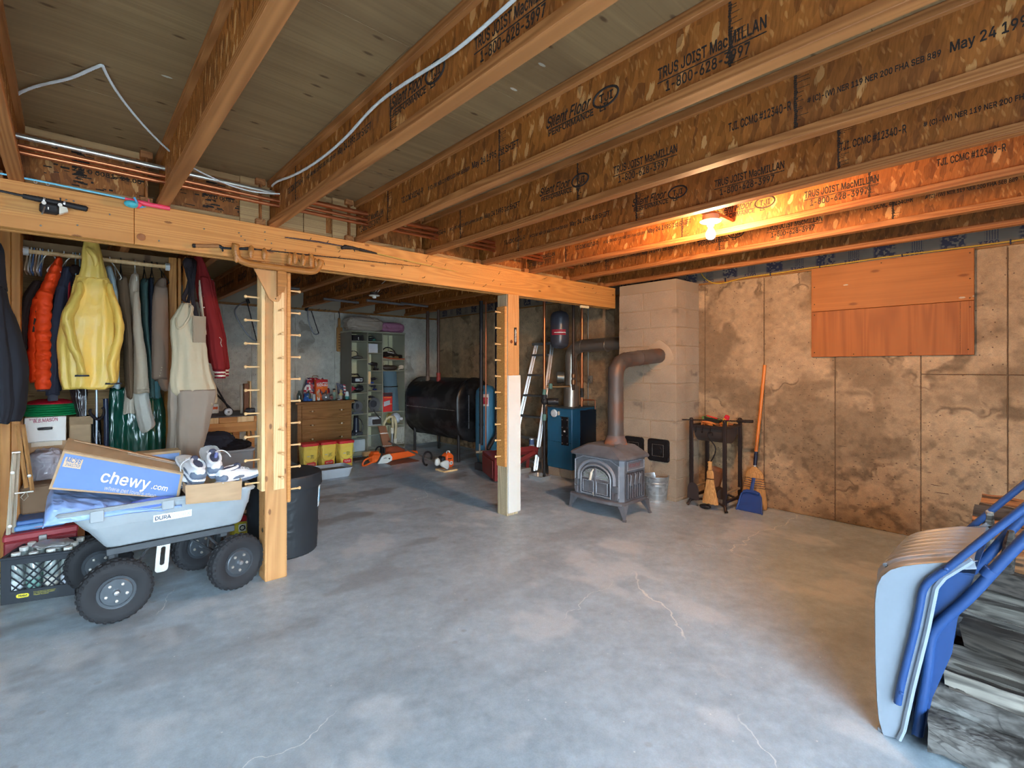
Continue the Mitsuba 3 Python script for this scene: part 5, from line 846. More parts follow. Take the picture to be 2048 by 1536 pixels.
t = thing('frame_stack', 'stack of wooden frames standing on the bench behind the peg post', 'frames'); part(t, 'frame', bx(1.53, 1.58, 6.35, 6.42, .873, 1.22, .003), C(120, 74, 44)); part(t, 'frame', bx(1.585, 1.60, 6.33, 6.44, .873, 1.25, .003), 'pale_wood'); part(t, 'backing', bx(1.50, 1.53, 6.40, 6.42, .873, 1.20, .002), C(186, 170, 150))
t = thing('bench_clamp', 'black clamp-like tool on the right end of the workbench', 'clamp'); part(t, 'body', wob(bx(1.52, 1.60, 6.16, 6.24, .873, .945, .008), .006, 20), C(44, 46, 50)); part(t, 'screw', cyl((1.53, 6.15, .92), (1.49, 6.12, .925), .012, n=12), C(70, 72, 78)); part(t, 'base', bx(1.56, 1.60, 6.14, 6.18, .873, .90, .003), C(40, 42, 46))
for k in range(2): single('garden_tool_handle', ['black tool handle leaning at the back wall above the bench, upper one', 'black tool handle leaning at the back wall above the bench, lower one'][k], 'handle', tube([(1.50+.03*k, 6.9, .873), (1.42-.02*k, 7.6, 1.28-.12*k)], .011, 8), C(52, 52, 56, .4), 40)
t = thing('yellow_pail', 'round yellow plastic pail under the workbench', 'pail'); part(t, 'pail', lathe([(0, .40), (.14, .40), (.145, .41), (.158, .60), (.165, .605), (.165, .625), (.158, .63), (.16, .68), (.0, .68)], 36, (1.28, 6.55, 0)), C(206, 190, 60, .4), 30); part(t, 'panel', bx(1.24, 1.34, 6.395, 6.40, .50, .55, .002), C(190, 172, 50))
single('pail_stand', 'grey crate under the yellow pail below the workbench', 'crate', bx(1.02, 1.50, 6.40, 6.80, 0, .398, .006), C(90, 92, 96)); single('yellow_pail', 'second yellow pail at the left under the workbench', 'pail', lathe([(0, .40), (.06, .40), (.07, .60), (0, .61)], 24, (1.07, 6.5, 0)), C(206, 186, 56, .4), 30)
t = thing('storage_tote', 'translucent grey storage tote piled with dark clothes behind the cart', 'tote'); tm = bs('tote_grey', (150, 160, 168), .35); part(t, 'tub', loft([rng_(.86, 1.32, 5.22, 5.60, .0, .04), rng_(.84, 1.345, 5.20, 5.62, .60, .04), rng_(.83, 1.355, 5.19, 5.63, .61, .04), rng_(.83, 1.355, 5.19, 5.63, .628, .04)]), tm, 35)
for i, (c, s, col, l) in enumerate([((1.0, 5.33, .70), (.17, .12, .09), (46, 50, 60), 'dark blue-black jacket heaped on the grey tote'), ((1.14, 5.30, .66), (.14, .09, .055), (28, 28, 32), 'black garment hanging over the edge of the grey tote'), ((1.08, 5.24, .60), (.06, .03, .075), (206, 150, 60), 'amber-yellow cloth below the black garment on the tote'), ((.965, 5.22, .655), (.05, .03, .035), (196, 178, 92), 'pale yellow cloth on the grey tote beside the waders'), ((1.27, 5.36, .655), (.07, .08, .03), (36, 36, 40), 'black cloth at the right end of the grey tote')]):
    single('heaped_clothing', l, 'clothing', crumple(c, np.array(s)*1.12, i+3), cloth(col), 50)
single('garden_hose_coil', 'black coil at the bottom right of the grey tote', 'hose', wob(tube([(1.24+.10*math.cos(a), 4.92+.06*math.sin(a), .03+.012*a) for a in np.linspace(0, 12, 60)], .022, 8), .004, 9), C(50, 54, 58, .5), True)

# ================================================================ FAR ROOM: DRESSER AND WHAT STANDS ON IT
bs('dresser_wood', grain('x', (128, 84, 44), (158, 108, 62), None, .8), .45); bs('dresser_side', grain('z', (84, 62, 46), (104, 78, 58), None), .5)
t = thing('dresser', 'brown wooden dresser with four drawers against the back wall', 'dresser'); part(t, 'carcass', bx(2.49, 3.30, 7.415, 7.86, 0, .875, .004), 'dresser_side'); part(t, 'top', bx(2.455, 3.335, 7.385, 7.88, .875, .905, .005), C(70, 54, 44, .35)); part(t, 'top_edge', bx(2.452, 3.337, 7.380, 7.40, .868, .90, .004), 'dresser_wood'); part(t, 'face_frame', bx(2.485, 3.305, 7.405, 7.42, .04, .872, .003), 'dresser_wood')
for k, (z0, z1) in enumerate(((.668, .85), (.46, .648), (.252, .44), (.06, .232))):
    d = part(t, 'drawer', bx(2.54, 3.285, 7.385, 7.405, z0, z1, .006), 'dresser_wood')
    for x in (2.69, 3.135): zc = (z0+z1)/2+.0; part(d, 'knob', lathe([(0, .022), (.011, .020), (.014, .012), (.008, .0)], 16, (x, 7.385, zc), (0, -1, 0)), C(220, 206, 180, .25, .4), True); part(d, 'knob_plate', extr([(-.05, 0), (0, .008), (.05, 0), (0, -.008)], .003, (x, 7.385, zc), (1, 0, 0), (0, 0, 1)), C(52, 38, 28, .4, .4))
DZ = .9055
def bottle(x, y, label):
    t = thing('glass_bottle', label, 'bottle'); part(t, 'glass', lathe([(0, DZ), (.034, DZ), (.036, DZ+.01), (.032, DZ+.05), (.036, DZ+.09), (.024, DZ+.115), (.014, DZ+.135), (.014, DZ+.155), (0, DZ+.155)], 20, (x, y, 0)), bs('dark_glass', (70, 82, 74), .1, spec=.8) if 'dark_glass' not in scene else 'dark_glass', True); part(t, 'neck_ring', lathe([(.0145, DZ+.148), (.017, DZ+.150), (.0145, DZ+.156)], 16, (x, y, 0)), 'dark_glass', True)
bottle(2.575, 7.60, 'empty glass bottle at the left end of the dresser top'); bottle(2.72, 7.62, 'empty glass bottle between the blue toy bear and the cereal box')
t = thing('toy_bear', 'small blue plush bear at the left front of the dresser', 'plush toy'); pm = bs('plush_blue', (52, 96, 168), .95, bump=lambda p, n, uv: noise(p.x*160, p.z*160+p.y*90), bscale=.006)
part(t, 'body', cat(*[wob(ell(c, s, 3), .004, 50) for c, s in (((2.63, 7.47, DZ+.035), (.042, .035, .035)), ((2.635, 7.47, DZ+.085), (.034, .032, .030)), ((2.605, 7.455, DZ+.018), (.022, .035, .018)), ((2.665, 7.455, DZ+.018), (.025, .035, .018)), ((2.70, 7.455, DZ+.022), (.022, .022, .022)), ((2.61, 7.47, DZ+.11), (.012, .008, .012)), ((2.66, 7.47, DZ+.11), (.012, .008, .012)))]) if False else man(mf.Manifold.batch_boolean([solid(ell(c, s, 3)) for c, s in (((2.63, 7.47, DZ+.035), (.042, .035, .035)), ((2.635, 7.47, DZ+.085), (.034, .032, .030)), ((2.605, 7.455, DZ+.018), (.025, .035, .018)), ((2.665, 7.455, DZ+.018), (.025, .035, .018)), ((2.692, 7.455, DZ+.022), (.024, .022, .022)), ((2.612, 7.47, DZ+.110), (.014, .010, .014)), ((2.658, 7.47, DZ+.110), (.014, .010, .014)))], mf.OpType.Add)), pm, True)
part(t, 'snout', ell((2.637, 7.440, DZ+.078), (.012, .01, .010), 2), C(150, 176, 206, .9), True)
t = thing('cereal_box', 'orange and red cereal box standing on the dresser', 'box'); part(t, 'carton', bx(2.815, 3.0, 7.58, 7.65, DZ, 1.225, .002), C(226, 92, 32, .5)); part(t, 'red_band', bx(2.816, 2.999, 7.5785, 7.5802, 1.155, 1.224, 0), C(196, 44, 46, .5)); part(t, 'title', text('WHEATIES', .058, (2.828, 7.578, 1.115), (1, 0, .06), (0, 0, 1), .162), C(236, 232, 226)); part(t, 'yellow_rule', bx(2.83, 2.99, 7.5787, 7.58, 1.098, 1.102, 0), C(240, 190, 60))
r = random.Random(3)
for k in range(7): part(t, 'player_print', wob(ell((2.84+.022*k, 7.5795, 1.02+.03*math.sin(k*1.1)), (.013, .0012, .032), 2), .002, 60, k), C(*r.choice([(70, 46, 40), (200, 180, 160), (120, 36, 40), (90, 80, 90)])), True)
t = thing('snack_bag', 'large red and white printed bag behind the cereal box', 'bag'); part(t, 'bag', loft([np.array([(cx+hw*math.cos(a), 7.74+.06*math.sin(a)*f, z) for a in np.linspace(0, 2*np.pi, 24, endpoint=False)]) for z, cx, hw, f in ((DZ, 2.89, .21, 1), (1.05, 2.89, .205, 1.1), (1.15, 2.88, .17, .9), (1.235, 2.86, .13, .4), (1.25, 2.86, .13, .1))]), bs('bag_print', proc(lambda p, n, uv: mix(mix(L((170, 40, 54)), L((222, 210, 206)), smoothstep(.48, .56, noise(p.x*34, p.z*40))), L((60, 60, 90)), smoothstep(.72, .78, noise(p.x*40+9, p.z*38)))), .35), True)
part(t, 'handle', tube([(2.81, 7.74, 1.235), (2.83, 7.74, 1.28), (2.90, 7.74, 1.28), (2.92, 7.74, 1.235)], .006, 8), C(150, 110, 90))
t = thing('football_helmet', 'small silver football helmet in front of the cereal box', 'helmet'); part(t, 'shell', man(solid(ell((2.93, 7.49, DZ+.052), (.056, .062, .055), 4))-solid(ell((2.975, 7.44, DZ+.035), (.045, .05, .035), 3))), C(186, 190, 196, .2, .7), 40)
for k in range(3): part(t, 'face_bar', tube([(2.94, 7.425, DZ+.03-.012*k+.01), (2.985, 7.43, DZ+.028-.012*k+.01), (2.995, 7.47, DZ+.03-.012*k+.01)], .003, 6, smooth=10), C(206, 206, 210, .3, .5))
part(t, 'stripe', tube([(2.93+.058*math.cos(a)*.0, 7.49-.063*math.cos(a), DZ+.053+.0565*math.sin(a)) for a in np.linspace(.5, 2.8, 14)], .004, 6), C(60, 50, 60))
def figurine(x, y, label, h, top, legs, hat=None, base=(50, 70, 56)):
    t = thing('figurine', label, 'figurine'); part(t, 'base', cyl((x, y, DZ), (x, y, DZ+.008), .026, n=20), C(*base)); z = DZ+.008
    part(t, 'legs', man(mf.Manifold.batch_boolean([sphhull([(x+s*.010, y, z+.004, .009), (x+s*.009, y, z+h*.40, .011)]) for s in (-1, 1)], mf.OpType.Add)), C(*legs), True)
    part(t, 'torso', man(mf.Manifold.batch_boolean([sphhull([(x, y, z+h*.40, .015), (x, y, z+h*.62, .018)])]+[sphhull([(x+s*.018, y, z+h*.62, .008), (x+s*.028, y-.006, z+h*.45, .006)]) for s in (-1, 1)], mf.OpType.Add)), C(*top), True)
    part(t, 'head', ell((x, y, z+h*.82), (.019, .019, .022), 3), C(206, 160, 126), True)
    if hat: part(t, 'hat', cat(lathe([(.030, 0), (.031, .003), (.020, .004), (.018, .018), (0, .022)], 20, (x, y, z+h*.90))), C(*hat), 40)
figurine(2.81, 7.455, 'small figurine in a tan top and white trousers left of the silver helmet', .105, (206, 150, 96), (222, 216, 206)); figurine(3.075, 7.52, 'figurine in a pale green coat and dark cap right of the cereal box', .165, (158, 176, 156), (120, 140, 122), (44, 38, 36))
figurine(3.175, 7.50, 'blond figurine with a yellow and white outfit beside the white-capped teal ornament', .145, (210, 196, 110), (190, 180, 176), (206, 170, 96), (186, 40, 44)); figurine(3.005, 7.46, 'tiny figurine with dark hair right of the silver helmet', .07, (150, 70, 70), (120, 60, 60), (60, 44, 40))
t = thing('small_flag', 'small stars and stripes flag behind the figurines on the dresser', 'flag'); cant = []; P = lambda u, v, d=0: np.array([3.165+.15*u+.03*v, 7.66+.02*math.sin(6*u)-d, 1.165-.175*v-.03*u])
for k in range(7): part(t, 'stripe', grid(np.array([[P(u, v) for u in np.linspace(0, 1, 10)] for v in (k/7, (k+1)/7)]), .002), C(150, 40, 52) if k % 2 == 0 else C(216, 208, 204))
part(t, 'canton', grid(np.array([[P(u, v, .003) for u in np.linspace(0, .66, 8)] for v in (.0, .93)]), .002), C(44, 46, 76)); part(t, 'stars', cat([ell(P(.06+.09*i+.045*(j % 2), .08+.12*j, .0055), (.0042, .001, .0042), 1) for i in range(6) for j in range(7)]), C(222, 220, 220), kind='stuff'); part(t, 'stick', tube([(3.17, 7.668, DZ), (3.175, 7.668, 1.18)], .003, 6), 'pale_wood')
t = thing('egg_ornament', 'teal round ornament with a tall white cap at the right end of the dresser', 'ornament'); part(t, 'base', lathe([(0, DZ), (.022, DZ), (.033, DZ+.018), (.034, DZ+.035), (.031, DZ+.052), (0, DZ+.052)], 24, (3.275, 7.50, 0)), C(84, 156, 152, .3), True); part(t, 'cap', lathe([(0, DZ+.05), (.034, DZ+.052), (.032, DZ+.06), (.02, DZ+.115), (.014, DZ+.128), (0, DZ+.13)], 24, (3.275, 7.50, 0)), C(222, 224, 222, .35), 40)
single('glass_tumbler', 'small clear glass tumbler left of the cereal box', 'glass', lathe([(0, DZ), (.02, DZ), (.024, DZ+.1), (.022, DZ+.1), (.018, DZ+.006), (0, DZ+.006)], 20, (2.765, 7.52, 0)), bs('clear_pale', (170, 176, 172), .08, spec=.8), 40); single('little_car', 'tiny red and white car between the figurines on the dresser', 'toy car', man(mf.Manifold.batch_boolean([solid(bx(3.10, 3.14, 7.44, 7.46, DZ+.002, DZ+.012, .003)), solid(bx(3.108, 3.13, 7.442, 7.458, DZ+.01, DZ+.02, .003))], mf.OpType.Add)), C(206, 200, 196, .3))
# ================================================================ FAR ROOM: CABINET, TANKS, TOOLS ON THE FLOOR
cm, cs = C(150, 148, 128, .5), C(112, 104, 90, .5); inn = C(196, 194, 160, .6)
t = thing('display_cabinet', 'tall grey metal cabinet of open shelves against the back wall', 'cabinet'); a, b, y0, y1 = 3.316, 4.276, 7.45, 7.86
part(t, 'side_panel', bx(a, a+.012, y0, y1, 0, 1.995, .002), cs); part(t, 'side_panel', bx(b-.012, b, y0, y1, 0, 1.995, .002), cm); part(t, 'back_panel', bx(a+.012, b-.012, y1-.01, y1, 0, 1.99, .001), inn); part(t, 'top', bx(a-.005, b+.005, y0-.008, y1, 1.975, 2.0, .003), cm); part(t, 'plinth', bx(a+.012, b-.012, y0+.01, y1-.012, 0, .06, .002), cm)
for x in (3.60, 3.86): part(t, 'divider', bx(x-.008, x+.008, y0, y1-.012, .06, 1.975, .002), cm)
for x in (a+.015, b-.018, 3.46, 3.74, 4.17): part(t, 'upright_strip', bx(x-.004, x+.004, y1-.03, y1-.011, .06, 1.975, .001), cm)
SH = {'A': (3.33, 3.59, (1.84, 1.543, 1.16, 1.005, .667, .32)), 'B': (3.61, 3.85, (1.84, 1.65, 1.36, 1.14, 1.03, .68, .457)), 'C': (3.87, 4.262, (1.545, 1.36, .67, .45))}
for k, (x0, x1, zs) in SH.items():
    for z in zs: part(t, 'shelf', bx(x0, x1, y0+.01, y1-.012, z-.012, z, .002), cm)
dk, mt = C(34, 34, 38, .4), C(150, 152, 156, .3, .8)
def blobtool(name, label, cat_, pieces):
    t = thing(name, label, cat_)
    for n, m, c in pieces: part(t, n, m, C(*c, .4) if isinstance(c, tuple) else c, 40)
def drill(x, z, label, body=(40, 42, 48), acc=(60, 90, 150), y=7.56, s=1., d=1):
    blobtool('power_drill', label, 'power tool', [('body', tube([(x-.06*s*d, y, z+.10*s), (x+.03*s*d, y, z+.11*s), (x+.05*s*d, y, z+.11*s)], [.030*s, .032*s, .022*s], 14), body), ('chuck', cyl((x+.05*s*d, y, z+.11*s), (x+.09*s*d, y, z+.11*s), .016*s, .010*s, 12), (70, 72, 76)), ('grip', tube([(x-.03*s*d, y, z+.085*s), (x-.045*s*d, y, z+.02*s)], .018*s, 10), body), ('battery', bxc((x-.045*s*d, y, z+.022*s), (.075*s, .06, .034*s), .006), acc)])
def saw_(x, z, label, body=(44, 46, 52), y=7.56, s=1.):
    blobtool('circular_saw', label, 'power tool', [('motor', cyl((x-.02, y-.06*s, z+.10*s), (x-.02, y+.06*s, z+.10*s), .045*s, n=20), body), ('guard', lathe([(0, .012), (.085*s, .012), (.09*s, 0), (.085*s, -.012), (0, -.012)][::-1], 26, (x+.01, y-.04, z+.09*s), (.2, -1, 0)), mt), ('handle', tube([(x-.09*s, y, z+.10*s), (x-.10*s, y, z+.16*s), (x-.03*s, y, z+.19*s), (x+.03*s, y, z+.16*s)], .015*s, 8, smooth=16), body), ('foot', bxc((x, y-.02, z+.008), (.2*s, .12*s, .008), .002), mt)])
def box_(name, label, cat_, x0, x1, z0, z1, c, y=7.5, d=.2, extra=()):
    t = thing(name, label, cat_); part(t, 'box', bx(x0, x1, y, y+d, z0, z1, .004), C(*c, .5))
    for n, m, c2 in extra: part(t, n, m, C(*c2, .4))
box_('power_tool_case', 'dark case with a shiny clasp on the top left shelf of the cabinet', 'case', 3.37, 3.55, 1.841, 1.93, (30, 28, 28), extra=[('clasp', bx(3.455, 3.465, 7.492, 7.50, 1.85, 1.90, .002), (206, 206, 200))])
blobtool('cable_coil', 'black cable hoop and dark tool on the second left shelf of the cabinet', 'cable', [('hoop', tube([(3.40+.075*math.cos(q), 7.55, 1.62+.055*math.sin(q)) for q in np.linspace(0, 2*np.pi, 24)[:-1]], .006, 6, closed=True), (24, 24, 26)), ('tool', wob(ell((3.47, 7.56, 1.572), (.09, .06, .028), 3), .01, 16), (86, 84, 76))])
box_('radio', 'black radio with a pale front panel on the third left shelf of the cabinet', 'radio', 3.36, 3.55, 1.162, 1.255, (30, 30, 34), extra=[('front_panel', bx(3.41, 3.53, 7.495, 7.50, 1.185, 1.235, .002), (186, 192, 196)), ('display', bx(3.48, 3.52, 7.492, 7.496, 1.20, 1.222, .001), (60, 70, 76)), ('handle', tube([(3.37, 7.6, 1.255), (3.39, 7.6, 1.30), (3.50, 7.6, 1.30), (3.53, 7.6, 1.255)], .01, 8), (30, 30, 34))])
blobtool('belt_sander', 'dark power tool beside a red wedge on the fourth left cabinet shelf', 'power tool', [('body', wob(ell((3.49, 7.56, 1.062), (.09, .06, .045), 3), .014, 14), (36, 38, 42)), ('grip', tube([(3.44, 7.55, 1.06), (3.50, 7.55, 1.12), (3.56, 7.55, 1.10)], .013, 8), (36, 38, 42)), ('wedge', extr([(0, 0), (.08, .04), (0, .09)], .04, (3.35, 7.55, 1.03), (1, 0, 0), (0, 0, 1)), (168, 36, 52))])
saw_(3.45, .69, 'dark circular saw on the fifth left shelf of the cabinet'); box_('tool_box_small', 'rounded grey case under the circular saw on the fifth left shelf of the cabinet', 'case', 3.36, 3.53, .668, .695, (86, 92, 98), 7.455, .06)
blobtool('jigsaw', 'upright dark router-like tool with a cable loop on the lowest left shelf of the cabinet', 'power tool', [('body', tube([(3.45, 7.56, .33), (3.45, 7.56, .60)], [.05, .04], 16), (40, 44, 58)), ('cap', cyl((3.42, 7.56, .615), (3.48, 7.56, .615), .024, n=12), (26, 26, 30)), ('cable', tube([(3.46, 7.53, .60), (3.53, 7.53, .54), (3.55, 7.53, .44), (3.52, 7.53, .36)], .007, 8, smooth=20), (30, 30, 32)), ('base', wob(bx(3.36, 3.54, 7.50, 7.62, .322, .37, .006), .004, 20), (60, 62, 66)), ('nozzle', cyl((3.36, 7.5, .40), (3.42, 7.5, .35), .024, n=12), (34, 36, 40)), ('label', bx(3.41, 3.43, 7.488, 7.50, .33, .40, .002), (206, 210, 214))])
blobtool('hand_planer', 'dark planer with a green battery on the top middle shelf of the cabinet', 'power tool', [('body', wob(ell((3.71, 7.55, 1.87), (.08, .05, .03), 3), .006, 18), (34, 36, 36)), ('handle', tube([(3.64, 7.55, 1.88), (3.67, 7.55, 1.915), (3.74, 7.55, 1.915), (3.77, 7.55, 1.88)], .012, 8, smooth=14), (34, 36, 36)), ('battery', bx(3.71, 3.75, 7.49, 7.53, 1.845, 1.88, .004), (46, 104, 86))])
box_('paper_pad', 'white paper pad standing on the second middle shelf of the cabinet', 'paper pad', 3.64, 3.80, 1.652, 1.80, (196, 200, 206), 7.50, .02); drill(3.75, 1.361, 'black cordless drill with a bright tip on the third middle shelf of the cabinet', (30, 28, 30), (34, 32, 34), d=-1)
single('wood_offcut', 'tan wooden block beside the drill in the middle column of the cabinet', 'block', bx(3.625, 3.675, 7.5, 7.56, 1.142, 1.345, .004), 'pale_wood'); drill(3.75, 1.142, 'drill with a blue motor cap on the fourth middle shelf of the cabinet', (36, 38, 44), (44, 74, 150), s=.75); drill(3.74, 1.032, 'cordless tool with a blue battery lying in the fifth middle compartment of the cabinet', (44, 46, 52), (40, 60, 130), s=.7, d=-1)
saw_(3.74, .69, 'large dark chop saw with a bright guard on the sixth middle shelf of the cabinet', s=1.25); single('extension_cord', 'black cord hanging over the sixth middle shelf of the cabinet', 'cord', tube([(3.70, 7.45, .72), (3.76, 7.43, .62), (3.81, 7.43, .57)], .008, 8, smooth=14), dk, True)
box_('battery_charger', 'grey and white boxed charger on the lowest middle shelf of the cabinet', 'box', 3.63, 3.85, .458, .60, (176, 184, 188), extra=[('dark_front', bx(3.70, 3.85, 7.488, 7.50, .475, .555, .002), (54, 48, 46)), ('ribs', bx(3.635, 3.69, 7.494, 7.50, .47, .59, .002), (150, 158, 162))])
single('wire_basket', 'grey wire basket on the floor of the middle column of the cabinet', 'basket', cat([tube([(3.63+.02*k, 7.5, .07), (3.64+.02*k, 7.5, .30)], .003, 5) for k in range(11)]+[tube([(3.62, 7.5, .30), (3.85, 7.5, .30)], .006, 6), tube([(3.62, 7.5, .08), (3.85, 7.5, .08)], .006, 6)]), C(160, 170, 168, .4))
box_('storage_bin', 'pale grey bin at the bottom left of the cabinet', 'bin', 3.34, 3.58, .062, .25, (172, 184, 188))
blobtool('bench_tool', 'long dark tool with an orange cord on the upper right cabinet shelf', 'power tool', [('body', tube([(3.90, 7.52, 1.62), (4.05, 7.52, 1.65), (4.16, 7.52, 1.60), (4.25, 7.52, 1.60)], [.05, .04, .034, .026], 12), (36, 32, 30)), ('highlight_bar', tube([(3.96, 7.47, 1.67), (4.08, 7.475, 1.65)], .008, 8), (206, 206, 206)), ('cable', tube([(3.88, 7.5, 1.67), (3.94, 7.5, 1.74), (4.04, 7.5, 1.73), (4.12, 7.5, 1.64)], .009, 8, smooth=20), (24, 22, 22)), ('cord', tube([(3.88, 7.46, 1.58), (3.98, 7.45, 1.565), (4.10, 7.45, 1.555), (4.27, 7.45, 1.556)], .010, 8, smooth=20), (168, 72, 42)), ('gear_head', wob(ell((4.12, 7.48, 1.575), (.06, .03, .025), 3), .01, 30), (124, 98, 60))])
blobtool('work_gloves', 'dark cloth bundle with a pale glove on the second right shelf of the cabinet', 'gloves', [('cloth', wob(ell((4.03, 7.54, 1.41), (.14, .07, .045), 3), .02, 12), (66, 56, 48)), ('glove', wob(ell((4.21, 7.46, 1.42), (.05, .03, .035), 3), .012, 24), (206, 194, 172)), ('fingers', tube([(4.18, 7.45, 1.40), (4.14, 7.445, 1.375)], [.016, .010], 8), (206, 194, 172)), ('card', bx(3.88, 3.93, 7.55, 7.56, 1.362, 1.50, .002), (150, 148, 120))])
t = thing('foam_mat', 'grey-blue rolled foam mat standing in the right column of the cabinet', 'mat'); part(t, 'roll', loft([np.array([(3.95+dx+w*(.5+.5*math.cos(q)), 7.62+.07*math.sin(q), z) for q in np.linspace(0, 2*np.pi, 24, endpoint=False)]) for z, dx, w in ((.672, .03, .27), (1.0, .02, .255), (1.35, .0, .25))]), C(84, 108, 120, .8), 40); part(t, 'strap', loft([np.array([(3.963+.268*(.5+.5*math.cos(q)), 7.62+.075*math.sin(q), z) for q in np.linspace(0, 2*np.pi, 24, endpoint=False)]) for z in (1.075, 1.095)], cap=False), C(30, 34, 38))
t = thing('product_box', 'red printed box in front of the foam mat in the cabinet', 'box'); part(t, 'box', bx(3.872, 4.045, 7.46, 7.52, .672, .985, .003), C(196, 48, 44, .45)); part(t, 'top_print', bx(3.875, 4.043, 7.458, 7.46, .93, .983, 0), C(60, 40, 44)); part(t, 'picture', extr([(-.06, -.05), (.055, -.02), (.05, .055), (-.06, .03)], .002, (3.945, 7.459, .81), (1, 0, 0), (0, 0, 1)), C(176, 180, 186)); part(t, 'yellow_text', bx(3.89, 4.02, 7.458, 7.46, .905, .913, 0), C(226, 176, 70)); part(t, 'badge', cyl((4.015, 7.46, .80), (4.015, 7.456, .80), .014, n=14), C(222, 150, 90))
t = thing('water_jug', 'round white plastic jug lying on the lower right shelf of the cabinet', 'jug'); part(t, 'body', ell((4.12, 7.50, .55), (.085, .10, .095), 3), C(176, 190, 202, .3), True); part(t, 'cap', cyl((4.17, 7.41, .545), (4.185, 7.385, .545), .026, n=16), C(226, 230, 234, .3), 40); part(t, 'yellow_ring', cyl((4.08, 7.56, .55), (4.06, 7.60, .55), .088, n=24), C(176, 158, 90), 40)
hs = C(196, 184, 148, .5); t = thing('vacuum_hose', 'cream ribbed vacuum hose hanging at the right of the cabinet', 'hose')
part(t, 'hose', tube([(3.90, 7.44, .42), (3.92, 7.43, .55), (4.0, 7.42, .59), (4.03, 7.42, .50), (4.02, 7.42, .40)], .022, 10, smooth=40), hs, True); part(t, 'hose', tube([(4.03, 7.42, .60), (4.08, 7.41, .48), (4.07, 7.40, .34), (4.06, 7.40, .22)], .022, 10, smooth=40), hs, True)
for p in ((4.02, 7.42, .40), (4.06, 7.40, .22)): part(t, 'cuff', cyl(p, (p[0], p[1], p[2]-.09), .026, n=14), C(222, 220, 206), 40)
part(t, 'wand', cyl((4.02, 7.42, .31), (4.01, 7.42, .10), .014, n=12), mt, 40)
single('dish_rack', 'white wire rack with upright prongs at the bottom right of the cabinet', 'rack', cat([tube([(4.10+.018*k, 7.445, .12+.02*(k % 2)), (4.11+.018*k, 7.44, .40)], .0045, 6) for k in range(9)]+[tube([(4.08, 7.445, .12), (4.26, 7.445, .12)], .006, 6)]), C(206, 206, 194, .4))
t = thing('brown_plank', 'brown strapped board leaning in front of the cabinet behind the chainsaw', 'board'); part(t, 'board', loft([np.array([(3.76, 7.36, .05), (3.90, 7.32, .05), (3.90, 7.35, .05), (3.76, 7.39, .05)])*[1, 1, .0]+[.04, -.12, .0], np.array([(3.76, 7.40, .45), (3.88, 7.38, .45), (3.88, 7.41, .45), (3.76, 7.43, .45)])]), C(142, 92, 62, .6))
for z, f in ((.13, .29), (.33, .73)): part(t, 'strap', loft([np.array([(3.80-.04*f-.002, 7.24+.16*f-.003, z+d), (3.94-.06*f+.002, 7.20+.18*f-.003, z+d), (3.94-.06*f+.002, 7.234+.18*f, z+d), (3.80-.04*f-.002, 7.274+.16*f, z+d)]) for d in (0, .014)]), C(206, 200, 190))
single('wood_block', 'pale wooden block lying in front of the cabinet', 'block', bx(3.42, 3.66, 7.20, 7.27, 0, .085, .004), 'pale_wood'); single('floor_board', 'dark flat board on the floor before the cabinet', 'board', bx(3.15, 3.75, 6.95, 7.18, 0, .03, .004), C(92, 74, 64, .7))
for l, c, s, col in (('crumpled cream flowered cloth on top of the cabinet', (3.60, 7.62, 2.115), (.29, .16, .115), (170, 156, 140)), ('pink folded blanket in plastic on top of the cabinet', (4.10, 7.62, 2.085), (.20, .15, .085), (166, 112, 136))): single('folded_blanket', l, 'blanket', crumple(c, s, int(c[0]*10), 4, .3, .6), cloth(col, .6), 50)
# on the back wall
t = thing('wooden_paddle', 'wooden paddle with carved letters hanging on the back wall', 'paddle'); part(t, 'blade', extr(rr(.095, .40, .02), .018, (3.305, 7.875, 1.87), (1, 0, 0), (0, 0, 1)), C(158, 112, 60, .5)); part(t, 'handle', extr(rr(.04, .17, .015), .018, (3.30, 7.875, 2.14), (1, 0, 0), (0, 0, 1)), C(158, 112, 60, .5)); part(t, 'hook', tube([(3.30, 7.86, 2.20), (3.30, 7.86, 2.28), (3.30, 7.88, 2.33)], .006, 8), dk)
part(t, 'letters', text('KEN', .035, (3.27, 7.8565, 1.93), (1, 0, 0), (0, 0, 1), .07), C(96, 56, 34)) if False else part(t, 'carved_marks', cat([bx(3.285, 3.325, 7.8562, 7.8572, 1.72+.045*k, 1.735+.045*k, 0) for k in range(6)]), C(96, 56, 34), kind='stuff')
def bowsaw(label, P, Q, hp):
    t = thing('bow_saw', label, 'saw'); part(t, 'frame', tube([(x, 7.86, z) for x, z in P], .010, 10, smooth=50), mt, True); part(t, 'blade', tube([(x, 7.86, z) for x, z in Q], .007, 4), C(70, 70, 70, .4, .6)); part(t, 'handle', tube([(x, 7.85, z) for x, z in hp], .022, 8), C(30, 30, 32))
    part(t, 'wall_nail', cyl((hp[0][0], 7.82, hp[0][1]), (hp[0][0], 7.90, hp[0][1]), .005, n=8), dk)
bowsaw('shiny bow saw hanging on the back wall left of the peg post', [(1.95, 2.36), (1.83, 2.31), (1.775, 2.22), (1.82, 2.08), (1.93, 1.90), (2.04, 1.80), (2.06, 1.79)], [(1.93, 2.37), (2.06, 1.80)], [(1.93, 2.40), (1.95, 2.34)]); bowsaw('slim hacksaw hanging on the back wall right of the peg post', [(2.79, 2.33), (2.80, 2.20), (2.86, 1.99), (2.90, 1.94), (2.96, 1.95)], [(2.85, 2.30), (2.965, 1.95)], [(2.80, 2.40), (2.76, 2.30)])
